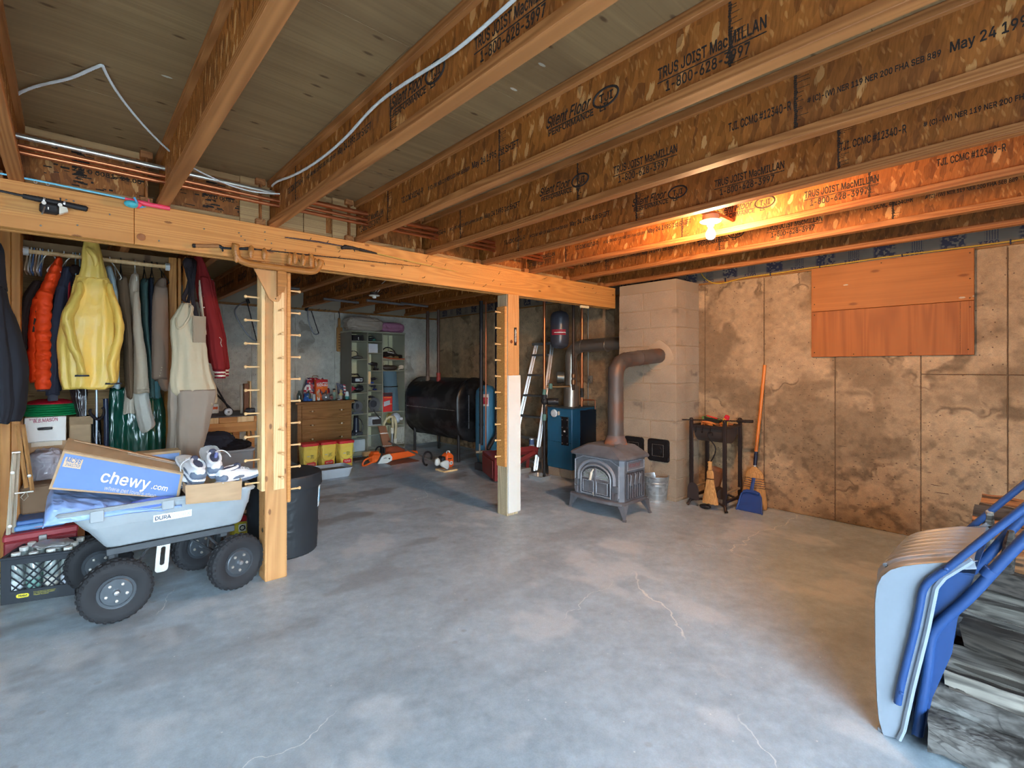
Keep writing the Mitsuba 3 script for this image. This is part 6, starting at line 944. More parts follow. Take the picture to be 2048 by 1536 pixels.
for k in range(5):
    x = (2.35, 2.95, 3.05, 3.12, 2.60)[k]; single('wall_hook', 'bent nail hook in the sill above the back wall', 'hook', nail((x, 7.90, 2.33), (.3, -1, .0), .06, .004), dk, False, 'nail hooks along the back wall sill')
for i, (xa, ya, xb, yb) in enumerate([(2.55, 6.60, 3.05, 6.60), (3.05, 6.35, 3.62, 6.35), (3.55, 6.3, 4.0, 6.3), (1.55, 5.9, 2.0, 5.9)]): single('ceiling_pipe', 'short grey pipe strapped between joists of the far room, '+['left of the white lampholder', 'under the white lampholder', 'right of the white lampholder', 'above the red jacket sleeve'][i], 'pipe', cyl((xa, ya, 2.335), (xb, yb, 2.325), .017, n=14), C(110, 108, 108, .5, .3), 40)
# yellow litter pails, tray
pt = {}
for i, (x, y) in enumerate(((2.455, 6.88), (2.70, 6.88), (2.935, 6.82))):
    t = thing('litter_pail', ['yellow square pail with red lid, nearest the peg post', 'middle yellow square pail with red lid', 'yellow square pail with red lid at the right, by the chainsaw'][i], 'pail'); w = .205
    part(t, 'pail', loft([np.column_stack([rr(w*s, .2*s, .03)+[x, y], np.full(20, z)]) for z, s in ((0, .86), (.01, .88), (.28, .985), (.282, 1.02), (.30, 1.02), (.302, 1.0), (.345, 1.02))]), C(226, 196, 84, .4), 30); part(t, 'lid', loft([np.column_stack([rr(w*s, .2*s, .03)+[x, y], np.full(20, z)]) for z, s in ((.338, 1.09), (.36, 1.10), (.372, 1.06), (.376, .9))]), C(206, 50, 54, .4), 30)
    fy = y-.095; part(t, 'label_print', text('TIDY', .020, (x-.01, fy-.0015, .195), (1, 0, 0), (0, -.06, 1), .05), C(60, 54, 50)); part(t, 'label_print', text('CATS', .020, (x-.01, fy+.0, .17), (1, 0, 0), (0, -.06, 1), .05), C(60, 54, 50)); part(t, 'label_print', bx(x-.055, x-.018, fy-.003, fy-.001, .195, .208, 0), C(206, 200, 190))
    lb = part(t, 'red_label', extr([(-.062, 0), (.062, 0), (.062, .05), (.03, .068), (-.03, .068), (-.062, .05)], .003, (x+.005, fy+.0075, .055), (1, 0, 0), (0, -.06, 1)), C(206, 44, 54, .4)); part(lb, 'lettering', text('SCOOP', .022, (x-.04, fy+.0015, .075), (1, 0, 0), (0, -.06, 1), .09), C(230, 216, 210))
    part(t, 'bail', tube([(x-.105, y-.02, .30), (x-.12, y-.10, .20), (x-.06, y-.135, .13), (x+.03, y-.13, .14), (x+.10, y-.05, .28)], .0045, 8, smooth=24), C(206, 180, 84), True)
t = thing('litter_tray', 'grey plastic tray with grey grit in front of the yellow pails', 'tray'); tx = np.array([2.53, 6.32]); q = lambda s, z, r=.05: np.column_stack([(rr(.50*s, .36*s, r)@np.array([[.95, -.08], [.08, 1]]))+tx, np.full(20, z)])
part(t, 'tray', loft([q(.88, 0), q(1.0, .11), q(1.05, .112), q(1.05, .118), q(.98, .118), q(.90, .04)]), C(160, 170, 178, .45), 30); part(t, 'grit', loft([q(.90, .05), q(.94, .075)]), C(110, 120, 122, .9))
# chainsaw
orange = C(232, 96, 36, .4); wt_ = C(206, 210, 206, .4)
t = thing('chainsaw', 'orange and white chainsaw with an orange bar sheath on the floor before the cabinet', 'chainsaw'); y = 6.58
part(t, 'engine_body', bx(3.25, 3.40, y-.02, y+.14, .035, .16, .02), orange); part(t, 'clutch_cover', extr([(0, 0), (.14, -.01), (.22, .02), (.23, .07), (.19, .12), (.10, .11), (.03, .07)], .03, (3.32, y, .02), (1, 0, 0), (0, 0, 1)), wt_); part(t, 'cover_nut', cyl((3.50, y-.03, .075), (3.50, y-.04, .075), .012, n=12), dk); part(t, 'logo_bar', bx(3.41, 3.46, y-.0335, y-.03, .085, .092, 0), C(60, 60, 60))
part(t, 'rear_handle', tube([(3.27, y+.03, .12), (3.18, y+.03, .10), (3.12, y+.03, .055), (3.115, y+.03, .02), (3.17, y+.03, .015), (3.28, y+.03, .03)], .014, 8, smooth=40), orange, True); part(t, 'front_handle', tube([(3.30, y-.03, .03), (3.37, y-.03, .13), (3.41, y+.02, .23), (3.41, y+.12, .24), (3.36, y+.15, .1)], .011, 8, smooth=30), dk, True); part(t, 'hand_guard', bx(3.43, 3.45, y-.01, y+.13, .15, .235, .006), dk); part(t, 'air_filter', wob(bx(3.27, 3.36, y, y+.11, .16, .19, .012), .004, 20), orange)
part(t, 'bar_sheath', extr([(0, .01), (.42, .035), (.46, .06), (.45, .105), (.41, .12), (0, .115)], .02, (3.52, y+.03, .02), (1, 0, .0), (0, 0, 1)), orange); part(t, 'sheath_tip', cyl((3.975, y+.03, .098), (3.975, y+.01, .098), .03, n=16), orange)
for k in range(4): part(t, 'chain_link', bx(3.55+.02*k, 3.562+.02*k, y+.02, y+.03, .135, .145, .002), dk)
single('oil_mat', 'reddish-brown board under the chainsaw sheath', 'board', bx(3.45, 3.92, 6.40, 6.72, 0, .012, .003), C(120, 74, 58, .6)); single('rust_bag', 'rust-orange cloth bag slumped behind the chainsaw', 'bag', crumple((3.83, 7.02, .07), (.17, .10, .085), 5), C(170, 84, 56, .8), True)
t = thing('string_trimmer', 'orange and white trimmer with a black loop handle before the oil tank', 'trimmer'); part(t, 'engine_cover', man(mf.Manifold.hull_points(np.vstack([bx(3.80, 3.93, 5.52, 5.66, .05, .22, .02)[0], bx(3.82, 3.90, 5.53, 5.64, .06, .245, .02)[0]]))), orange, 40); part(t, 'fuel_tank', man(sphhull([(3.74, 5.53, .11, .035), (3.80, 5.52, .12, .04), (3.80, 5.50, .06, .025)])), wt_, True); part(t, 'cylinder_shroud', wob(bx(3.75, 3.83, 5.54, 5.66, .13, .20, .015), .003, 20), dk); part(t, 'cap_ring', tube([(3.855+.025*math.cos(q), 5.56, .25+.022*math.sin(q)) for q in np.linspace(0, 2*np.pi, 18)[:-1]], .008, 8, closed=True), wt_, True)
part(t, 'badge', cyl((3.875, 5.52, .11), (3.875, 5.512, .11), .026, n=20), C(222, 222, 218)); part(t, 'badge_mark', text('G', .026, (3.866, 5.5115, .098), (1, 0, 0), (0, 0, 1), .018), C(60, 56, 52)); part(t, 'pull_grip', bx(3.82, 3.88, 5.505, 5.52, .165, .175, .003), dk); part(t, 'gear_case', wob(ell((3.69, 5.58, .14), (.04, .04, .055), 3), .006, 20), wt_, True)
part(t, 'shaft', tube([(3.70, 5.60, .12), (3.76, 6.30, .16), (3.84, 7.20, .22)], .012, 10), C(150, 150, 148, .35, .7), 40); part(t, 'loop_handle', tube([(3.70, 5.85, .06), (3.62, 5.80, .10), (3.60, 5.78, .19), (3.66, 5.80, .245), (3.74, 5.82, .22), (3.76, 5.84, .13)], .013, 8, smooth=36), dk, True); single('trimmer_board', 'small pale board under the orange trimmer engine', 'board', bx(3.74, 3.96, 5.48, 5.70, 0, .025, .003), 'pale_wood'); part(t, 'foot_guard', tube([(3.68, 5.50, .05), (3.74, 5.47, .035), (3.96, 5.47, .035), (3.99, 5.50, .05)], .006, 6), mt)
# oil tank
tk = bs('tank_black', proc(lambda p, n, uv: mix(L((18, 18, 20)), L((44, 42, 42)), smoothstep(.5, .8, fbm(p.x*6+p.y*6, p.z*7, 2, 4)))), .34, spec=.5)
t = thing('oil_tank', 'large black oval steel oil tank on legs along the right wall of the far room', 'tank'); ob = rr(.68, .96, .339, 14); q = lambda y, s=1.: np.column_stack([ob[:, 0]*s+4.56, np.full(len(ob), y), ob[:, 1]*s*(1 if s == 1 else 1)+.77])
part(t, 'shell', loft([q(5.90), q(7.32)]), tk, 30); 
for ya, d in ((5.90, -1), (7.32, 1)): part(t, 'end_cap', loft([q(ya), q(ya+d*.012, .985), q(ya+d*.03, .93), q(ya+d*.045, .80), q(ya+d*.05, .4)]), tk, 40); part(t, 'rim_seam', loft([q(ya-.012, 1.018), q(ya+.012, 1.018)]), tk, 30)
part(t, 'side_seam', tube([(4.218, 5.92, .775), (4.218, 7.30, .775)], .004, 6), C(150, 144, 138, .4, .3)); part(t, 'cap_rib', bx(4.42, 4.435, 5.842, 5.86, .50, 1.0, .004), C(96, 96, 100, .3, .4))
for x in (4.32, 4.80):
    for yy in (5.96, 7.2): part(t, 'leg', cyl((x, yy, 0), (x, yy, .42), .022, n=14), C(48, 46, 46, .5, .3), 40)
for x, yy, c in ((4.38, 6.9, (120, 100, 84)), (4.39, 6.6, (150, 50, 40))): part(t, 'bung', cyl((x, yy, 1.19), (x, yy, 1.27), .034, n=14), C(*c), 40)
pipe('rusty fill pipe rising from the oil tank, left one', [(4.38, 6.9, 1.25), (4.38, 6.9, 2.33)], .026, C(96, 74, 62, .5, .3), name='tank_pipe'); pipe('rusty vent pipe rising from the oil tank with a red collar, right one', [(4.39, 6.6, 1.25), (4.39, 6.6, 2.33)], .024, C(96, 74, 62, .5, .3), [((4.39, 6.6, 1.30), .034, .05, C(150, 50, 40))], name='tank_pipe')
pipe('black drain pipe in front of the blue water tank', [(4.24, 5.32, .34), (4.24, 5.32, 2.33)], .026, C(44, 42, 44, .45), [((4.24, 5.32, z), .031, .03, C(40, 38, 40)) for z in (.62, 1.1, 1.6)], name='drain_pipe'); pipe('thin copper pipe beside the black drain pipe', [(4.34, 5.34, .22), (4.34, 5.34, 2.33)], .009, cu, name='tank_pipe'); pipe('second black pipe with a slanting foot right of the blue water tank', [(4.49, 5.28, 2.33), (4.49, 5.28, .50), (4.47, 5.28, .45), (4.33, 5.28, .27)], .026, C(40, 38, 40, .45), name='drain_pipe')
t = thing('water_tank', 'tall blue water pressure tank behind the black drain pipe', 'tank'); part(t, 'shell', lathe([(0, .06), (.11, .07), (.15, .12), (.158, .2), (.158, 1.0), (.145, 1.08), (.09, 1.14), (0, 1.16)], 36, (4.52, 5.55, 0)), C(62, 120, 152, .35), True); part(t, 'foot', cyl((4.52, 5.55, 0), (4.52, 5.55, .08), .13, n=28), C(50, 90, 116), 40); al = np.linspace(math.radians(205), math.radians(243), 8)
part(t, 'label', grid(np.array([[(4.52+.1592*math.cos(a), 5.55+.1592*math.sin(a), z) for a in al] for z in (.86, 1.03)]), .0006), C(214, 208, 206)); part(t, 'red_label', grid(np.array([[(4.52+.160*math.cos(a), 5.55+.160*math.sin(a), z) for a in al[1:-1]] for z in (.885, .985)]), .0006), C(176, 40, 66))
t = thing('sump_pump', 'brass and green pump with valves at the foot of the black drain pipe', 'pump'); part(t, 'housing', wob(ell((4.25, 5.30, .17), (.055, .055, .08), 3), .008, 18), C(92, 104, 92, .5, .3), True); part(t, 'motor', cyl((4.30, 5.27, .13), (4.42, 5.20, .13), .045, n=18), C(120, 116, 110, .4, .4), 40); part(t, 'base', bx(4.17, 4.36, 5.20, 5.38, 0, .10, .006), C(56, 54, 54)); part(t, 'flange', cyl((4.16, 5.34, .245), (4.36, 5.24, .245), .022, n=14), C(146, 136, 116, .4, .6), 40); part(t, 'valve_stem', cyl((4.20, 5.30, .24), (4.19, 5.29, .36), .012, n=10), C(196, 190, 176, .3, .7), 40)
redp = bs('red_paint', (126, 44, 42), .45); t = thing('jack_stand', 'dark red steel stand with a box end behind the post with the white board', 'steel stand')
part(t, 'box_end', hull([(3.86, 4.58, .02), (3.86, 4.58, .29), (4.12, 5.14, .02), (4.12, 5.14, .29), (4.10, 4.50, .02), (4.10, 4.50, .29), (4.36, 5.06, .02), (4.36, 5.06, .29)]), redp); part(t, 'end_panel', hull([(3.872, 4.62, .05), (3.872, 4.62, .26), (4.09, 5.09, .05), (4.09, 5.09, .26), (3.862, 4.625, .05), (3.862, 4.625, .26), (4.08, 5.095, .05), (4.08, 5.095, .26)]), redp)
part(t, 'top_beam', tube([(4.05, 4.75, .31), (4.52, 4.60, .33), (4.62, 4.58, .30)], .05, 4), redp); part(t, 'strut', tube([(4.06, 4.66, .10), (4.52, 4.55, .30)], .035, 4), redp); part(t, 'strut', tube([(4.56, 4.70, .30), (4.62, 4.80, .02)], .03, 4), redp)
t = thing('ping_pong_paddle', 'round grey-brown paddle leaning between the red stand and the boiler', 'paddle'); part(t, 'blade', lathe([(0, .006), (.062, .006), (.064, 0), (.062, -.006), (0, -.006)][::-1], 28, (4.585, 4.49, .30), (-1, -.1, .15), 1.0, 1.25), C(112, 106, 100, .6), 30); part(t, 'handle', tube([(4.592, 4.49, .23), (4.605, 4.492, .07), (4.61, 4.492, .02)], [.013, .012, .03], 8), C(112, 106, 100, .6))
t = thing('paint_can', 'small white labelled can on the red stand left of the boiler', 'can'); part(t, 'can', cyl((4.57, 4.66, .375), (4.57, 4.66, .47), .034, n=24), C(186, 190, 192, .3, .3), 40); part(t, 'label', lathe([(.0345, .39), (.0345, .455)], 24, (4.57, 4.66, 0)), C(70, 90, 130), 40); part(t, 'base_tray', cyl((4.57, 4.66, .355), (4.57, 4.66, .375), .045, n=20), mt, 40)
al_ = bs('aluminium', (186, 188, 188), .3, .8); t = thing('step_ladder', 'folded aluminium step ladder leaning on the wall left of the boiler', 'ladder')
LT, LB = (5.10, 1.74), (4.66, .02); yl_ = lambda z, s: 4.96+s*(.16+.10*(1-z/1.74))
for s in (1, -1):
    for o in (0, .05): part(t, 'rail', tube([(LB[0]+o*.9, yl_(0, s), LB[1]), (LT[0]+o*.9, yl_(1.74, s), LT[1])], .020 if o == 0 else .014, 4), al_)
for k in range(6): z = .14+.29*k; x = LB[0]+(LT[0]-LB[0])*z/1.74; part(t, 'step', bx(x-.04, x+.05, yl_(z, -1), yl_(z, 1), z-.014, z+.014, .003), C(120, 120, 118, .4, .6))
part(t, 'top_cap', bx(5.04, 5.17, 4.78, 5.14, 1.735, 1.77, .006), C(96, 100, 102, .5)); part(t, 'warning_label', bx(5.075, 5.08, 5.11, 5.125, 1.60, 1.70, .001), C(66, 110, 110))
single('grey_floor_board', 'grey weathered board at the foot of the step ladder', 'board', bx(4.45, 4.64, 4.74, 5.3, .0, .06, .004), C(150, 148, 144, .7)) ; single('wall_box', 'small dark switch box on the far side of the post with the white board', 'switch box', bx(3.2265, 3.25, 3.52, 3.57, 1.60, 1.70, .003), C(60, 48, 42)); single('ceiling_tag', 'small pale tag under the right end of the beam', 'tag', bx(4.22, 4.36, 3.52, 3.54, 2.075, 2.103, .002), C(214, 200, 160)); part('ceiling_tag', 'tack', cyl((4.29, 3.53, 2.07), (4.29, 3.53, 2.0755), .005, n=8), dk)
# ================================================================ RIGHT WALL: BOARDED WINDOW, HEARTH TOOLS, BROOM
t = thing('plywood_cover', 'orange plywood cover of two boards over a window of the right wall', 'board'); part(t, 'upper_board', bx(5.190, 5.219, .416, 1.535, 1.932, 2.338, .002), 'window_ply'); part(t, 'lower_board', bx(5.192, 5.219, .416, 1.535, 1.508, 1.929, .002), 'window_ply_b'); part(t, 'edge_strip', bx(5.1905, 5.1925, .495, .498, 1.51, 1.928, 0), C(120, 66, 30))
for y, z in ((.44, 2.30), (.44, 2.10), (.44, 1.95), (.44, 1.88), (.45, 1.55), (1.51, 1.55), (1.51, 1.90), (1.51, 2.0), (1.51, 2.16), (1.0, 2.31), (.80, 1.53), (1.2, 1.53)): part(t, 'nail_head', cyl((5.192, y, z), (5.1885, y, z), .005, n=8), C(70, 44, 26, .5, .4))
rk = bs('rack_steel', (58, 48, 46), .45, .5); t = thing('hearth_rack', 'black steel hearth stand with a half-round kindling hod between chimney and broom', 'rack'); RX0, RX1, RY0, RY1 = 4.745, 5.09, 2.155, 2.50
for x, y in ((RX0, RY0), (RX0, RY1), (RX1, RY0), (RX1, RY1)):
    part(t, 'post', bx(x-.016, x+.016, y-.016, y+.016, .06, .865, .003), rk); part(t, 'finial', lathe([(0, .865), (.02, .867), (.022, .88), (.014, .895), (0, .90)], 12, (x, y, 0)), rk, 30)
    sx_, sy_ = (-1 if x < 4.9 else 1), (-1 if y < 2.3 else 1); part(t, 'foot', tube([(x-sx_*.02, y-sy_*.02, .08), (x+sx_*.005, y+sy_*.005, .06), (x+sx_*.02, y+sy_*.02, .02), (x+sx_*.03, y+sy_*.03, .008)], [.015, .016, .014, .018], 8), rk, 40)
for x in (RX0, RX1): part(t, 'arch_rail', tube([(x, y, .055+.035*math.sin((y-RY0)/(RY1-RY0)*math.pi)) for y in np.linspace(RY0, RY1, 12)], .011, 8), rk, 40); part(t, 'top_rail', bx(x-.012, x+.012, RY0, RY1, .80, .83, .002), rk)
for y in (RY0, RY1): part(t, 'side_rail', bx(RX0, RX1, y-.012, y+.012, .08, .105, .002), rk); part(t, 'side_rail', bx(RX0, RX1, y-.010, y+.010, .17, .19, .002), C(150, 126, 96, .6)); part(t, 'top_rail', bx(RX0, RX1, y-.012, y+.012, .805, .83, .002), rk)
hod = np.array([[(4.917-.155*math.cos(a), y, .815-.165*math.sin(a)) for a in np.linspace(0, np.pi, 20)] for y in np.linspace(RY0+.015, RY1-.015, 6)]); part(t, 'hod', grid(hod, .004), bs('hod_steel', (84, 74, 70), .5, .5), 40)
for y in (RY0+.02, RY1-.02): part(t, 'hod_end', extr([(.15*math.cos(a), -.16*math.sin(a)) for a in np.linspace(0, np.pi, 18)], .004, (4.917, y, .813), (1, 0, 0), (0, 0, 1)), 'hod_steel')
for y in (2.29, 2.37, 2.44): part(t, 'hook', tube([(4.735, y, .82), (4.725, y, .79), (4.725, y, .765), (4.712, y, .755), (4.705, y, .77)], .004, 6), C(40, 36, 36, .4, .6))
r = random.Random(8); kc = ['kindling_a', 'kindling_b']; bs(kc[0], (206, 124, 60), .7); bs(kc[1], (160, 96, 54), .7)
for k in range(16): x, y = 4.917+r.uniform(-.11, .11), r.uniform(2.2, 2.45); a = r.uniform(0, 3.1); single('kindling_stick', 'split orange kindling stick heaped in the half-round hod', 'kindling', tube([(x-.05*math.cos(a), y-.05*math.sin(a), .80+.045*r.random()), (x+.05*math.cos(a), y+.05*math.sin(a), .83+.045*r.random())], r.uniform(.009, .015), 5), kc[k % 2], False, 'kindling in the hod')
single('printed_carton', 'dark printed carton scrap lying on the kindling', 'carton', rot(bx(4.84, 4.98, 2.26, 2.44, .865, .89, .003), (1, 0, .3), 14, (4.9, 2.35, .88)), bs('scrap_print', proc(lambda p, n, uv: mix(L((34, 42, 34)), L((90, 130, 70)), smoothstep(.55, .65, noise(p.x*40, p.y*40)))), .5)); single('red_wrapper', 'red strip of packaging on the dark carton scrap', 'wrapper', rot(bx(4.82, 4.84, 2.27, 2.38, .905, .915, .002), (1, 0, 0), 12, (4.9, 2.33, .9)), C(206, 50, 44, .4)); single('yellow_packet', 'red and yellow packet at the right end of the kindling', 'packet', cat(cyl((4.87, 2.22, .83), (4.86, 2.19, .905), .03, .026, 14)), C(226, 180, 70, .4), 40); part('yellow_packet', 'red_top', cyl((4.861, 2.193, .895), (4.857, 2.178, .93), .0265, .022, 14), C(206, 40, 60, .4), 40)
t = thing('fire_poker', 'iron poker with a thick grip lying across the top of the hearth stand', 'poker'); part(t, 'rod', cyl((4.745, 2.60, .868), (4.80, 2.02, .893), .006, n=10), C(40, 34, 34, .5, .5), 40); part(t, 'grip', tube([(4.80, 2.06, .892), (4.805, 1.98, .896), (4.81, 1.915, .899)], [.013, .016, .014], 10), C(36, 28, 26, .5), 40)
t = thing('hearth_broom', 'small straw hearth broom with an iron hook handle hanging on the hearth stand', 'broom'); straw = bs('straw', grain('z', (176, 122, 66), (222, 172, 110), None, 3.), .8); part(t, 'handle', tube([(4.71, 2.285, .47), (4.71, 2.285, .70), (4.71, 2.30, .725), (4.71, 2.305, .755), (4.71, 2.285, .77), (4.71, 2.262, .76), (4.71, 2.262, .74)], .006, 8, smooth=50), C(40, 34, 34, .5, .5), 40)
def bristles(rows, yc, x, flat): return loft([np.column_stack([x+flat*w*np.sin(a_), yc+dy+w*np.cos(a_)*(1+.02*np.sin(9*a_)), np.full(40, z)+(.006*np.sin(11*a_) if z < .1 else 0)]) for z, w, dy in rows for a_ in [np.arange(40)*2*np.pi/40]])
part(t, 'bristles', bristles([(.065, .082, 0), (.10, .077, 0), (.22, .050, 0), (.30, .038, 0), (.315, .036, 0), (.37, .036, 0), (.395, .024, 0)], 2.287, 4.715, .35), straw, 40); part(t, 'wrapped_neck', wob(lathe([(0, .39), (.020, .39), (.022, .41), (.017, .425), (.022, .44), (.017, .455), (.022, .468), (.022, .48), (0, .482)], 18, (4.712, 2.287, 0)), .002, 50), straw, True); part(t, 'binding', lathe([(.037, .303), (.040, .306), (.040, .312), (.037, .315)], 24, (4.715, 2.287, 0), (0, 0, 1), .5, 1.02), C(110, 76, 44))
t = thing('hearth_shovel', 'dark iron hearth shovel hanging at the left of the hearth stand', 'shovel'); part(t, 'blade', rot(extr([(-.07, 0), (.07, 0), (.068, .10), (.05, .145), (.02, .165), (-.02, .165), (-.05, .145), (-.068, .10)], .005, (4.71, 2.462, .078), (0, -1, 0), (0, 0, 1)), (0, 0, 1), -12, (4.71, 2.46, 0)), C(78, 66, 64, .5, .4)); part(t, 'handle', tube([(4.71, 2.462, .24), (4.715, 2.465, .55), (4.715, 2.47, .72), (4.73, 2.47, .80)], .006, 8), rk)
single('firewood_in_rack', 'split brown log standing inside the hearth stand', 'firewood', rot(wob(bx(4.84, 4.94, 2.28, 2.40, .11, .40, .02), .012, 8, 3), (1, 0, 0), 14, (4.9, 2.34, .2)), C(124, 84, 58, .8)); single('firewood_in_rack', 'dark log lying on the lower rails of the hearth stand', 'firewood', wob(cyl((4.80, 2.20, .16), (5.02, 2.44, .15), .055, n=12), .01, 10, 4), C(56, 44, 38, .8), 40); single('bellows_scrap', 'black shoe-like piece with a pale tip under the hearth stand', 'scrap', wob(ell((4.72, 2.34, .024), (.035, .06, .02), 3), .006, 14), dk, True)
# tall broom and dustpan
t = thing('corn_broom', 'tall straw broom with an orange handle and blue grip leaning on the right wall', 'broom'); part(t, 'handle', tube([(5.13, 2.013, .555), (5.175, 1.985, 1.0), (5.198, 1.955, 1.435)], .0155, 14), bs('broom_handle', grain('z', (196, 104, 34), (226, 140, 60), None), .3), 40); part(t, 'grip', tube([(5.118, 2.018, .43), (5.131, 2.012, .565)], .0175, 14), C(30, 34, 60, .4), 40); part(t, 'ferrule', tube([(5.115, 2.02, .405), (5.118, 2.018, .432)], .012, 12), C(200, 196, 188, .3, .6), 40)
part(t, 'bristles', bristles([(.005, .135, .02), (.06, .132, .012), (.16, .112, .006), (.27, .092, 0), (.34, .084, 0), (.375, .066, 0), (.398, .035, 0), (.415, .018, 0)], 2.02, 5.11, .30), straw, 40)
for z, w in ((.30, .089), (.277, .092), (.255, .096), (.232, .099), (.212, .104)): part(t, 'stitching', tube([(5.11+.31*w*math.sin(a), 2.021+1.015*w*math.cos(a), z+.003*math.sin(5*a)) for a in np.linspace(0, 2*np.pi, 30)[:-1]], .0022, 5, closed=True), C(36, 40, 84))
bp = C(46, 78, 148, .45); t = thing('dustpan', 'blue plastic dustpan leaning against the straw broom', 'dustpan'); lean = lambda z: 4.93+.40*z
def dp(poly, d): v, f = extr(poly, d, (0, 0, 0), (0, -1, 0), (0, 0, 1)); v = v.copy(); v[:, 0] += lean(v[:, 2]); return v, f
PO = [(-2.120, .003), (-1.875, .003), (-1.905, .15), (-1.925, .178), (-1.96, .19), (-2.04, .19), (-2.075, .178), (-2.095, .15)]
part(t, 'tray', dp(PO, .006), bp); part(t, 'rim', tube([(lean(z)-.014, -y, z) for y, z in PO[1:]+PO[:1]], .008, 8), bp, 40); part(t, 'back_lip', tube([(lean(z)-.022, -y, z) for y, z in PO[3:7]], .016, 8), bp, 40); part(t, 'handle', tube([(lean(.18)-.02, 2.0, .18), (lean(.24)-.02, 2.0, .24), (lean(.31)-.012, 1.999, .315)], [.022, .017, .017], 10, .6), bp, 40)
for k in range(5): part(t, 'grip_rib', tube([(lean(.225+.017*k)-.031, 2.012, .225+.017*k), (lean(.225+.017*k)-.031, 1.988, .225+.017*k)], .003, 6), bp)

# ================================================================ FISHING RODS ON THE BEAM
bk2 = C(34, 32, 32, .6); t = thing('fishing_rod', 'black fishing rod with a dark reel lying along the upper left of the beam', 'fishing rod'); part(t, 'shaft', tube([(-.16, 3.44, 2.263), (-.9, 3.44, 2.315), (-1.7, 3.44, 2.33)], [.006, .004, .002], 8), bk2, 40); part(t, 'fore_grip', tube([(-.165, 3.44, 2.262), (-.085, 3.44, 2.258)], [.012, .015], 12), bk2, 40); part(t, 'rear_grip', tube([(-.085, 3.44, 2.258), (-.0, 3.44, 2.255), (.074, 3.44, 2.25), (.08, 3.44, 2.249)], [.013, .015, .015, .008], 12), bk2, 40)
for x in (-.088, -.012): part(t, 'reel_seat_ring', cyl((x-.004, 3.44, 2.258), (x+.004, 3.44, 2.257), .0155, n=14), C(206, 204, 200, .3, .6), 40)
rl = part(t, 'reel', wob(bx(-.105, -.03, 3.40, 3.45, 2.192, 2.24, .016), .003, 20), bk2, 40); part(rl, 'crank', tube([(-.085, 3.395, 2.215), (-.092, 3.385, 2.18), (-.094, 3.38, 2.175)], .004, 6), C(150, 146, 140, .3, .7)); part(rl, 'spool_cone', extr([(0, 0), (.035, .022), (.03, .04), (0, .045)], .03, (-.032, 3.435, 2.192), (1, 0, 0), (0, 0, 1)), C(206, 202, 186, .4)); part(rl, 'knob', cyl((-.088, 3.398, 2.235), (-.088, 3.392, 2.235), .009, n=12), C(220, 216, 206)); part(rl, 'knob', cyl((-.028, 3.398, 2.237), (-.028, 3.392, 2.237), .009, n=12), C(220, 216, 206)); part(rl, 'side_mark', bx(-.074, -.070, 3.397, 3.40, 2.205, 2.218, 0), C(220, 216, 206)); part(t, 'trigger', bx(-.03, -.024, 3.435, 3.445, 2.27, 2.285, .002), bk2)
pk = C(226, 72, 98, .4); t = thing('fishing_rod', "child's pink fishing rod with a teal reel and pale blue shaft on the beam", 'fishing rod'); part(t, 'shaft', tube([(.235, 3.45, 2.345), (-.09, 3.45, 2.354), (-.6, 3.45, 2.362), (-1.2, 3.45, 2.37)], [.0055, .005, .004, .003], 8), C(110, 190, 214, .35), 40); part(t, 'handle', tube([(.235, 3.45, 2.345), (.28, 3.448, 2.341), (.32, 3.445, 2.336), (.345, 3.445, 2.334), (.44, 3.445, 2.333)], [.007, .010, .014, .0125, .0125], 12), pk, 40); part(t, 'reel', wob(ell((.262, 3.42, 2.312), (.034, .026, .020), 3), .0, 1), C(70, 170, 178, .3), True); part(t, 'reel_back', ell((.288, 3.425, 2.314), (.022, .02, .018), 3), pk, True); part(t, 'crank', tube([(.272, 3.395, 2.345), (.285, 3.39, 2.315)], .006, 8), C(96, 160, 196, .3)); part(t, 'trigger', bx(.338, .344, 3.44, 3.45, 2.345, 2.362, .002), pk); part(t, 'tail_fin', extr([(0, 0), (.03, .012), (.0, .012)], .01, (.298, 3.425, 2.298), (1, 0, 0), (0, 0, 1)), C(70, 150, 190, .3))
for x in (-.12, -.075): part(t, 'line_guide', tube([(x+.006*math.cos(a), 3.448, 2.345+.006*math.sin(a)) for a in np.linspace(0, 2*np.pi, 12)[:-1]], .0015, 5, closed=True), C(206, 206, 206, .3, .7))
cork = C(150, 104, 64, .8); t = thing('fishing_rod', 'dark casting rod with a cork grip above the carved hook rack', 'fishing rod'); part(t, 'grip', tube([(.565, 3.452, 2.139), (.69, 3.452, 2.158)], .011, 12), cork, 40); part(t, 'butt_cap', cyl((.553, 3.452, 2.137), (.567, 3.452, 2.139), .012, n=12), bk2, 40); part(t, 'trigger', tube([(.695, 3.452, 2.155), (.71, 3.452, 2.14), (.712, 3.452, 2.128)], .005, 6), bk2); part(t, 'reel_seat', tube([(.69, 3.452, 2.158), (.715, 3.452, 2.150), (.78, 3.452, 2.155), (.85, 3.452, 2.168), (.90, 3.452, 2.172)], [.010, .007, .006, .010, .005], 10), bk2, 40); part(t, 'shaft', tube([(.90, 3.452, 2.172), (1.5, 3.452, 2.20), (2.1, 3.452, 2.228)], [.004, .003, .0015], 8), C(46, 36, 36, .4), 40)
for x, z in ((.98, 2.176), (1.44, 2.197)): part(t, 'line_guide', tube([(x, 3.449, z), (x+.012, 3.44, z+.014)], .002, 5), bk2)
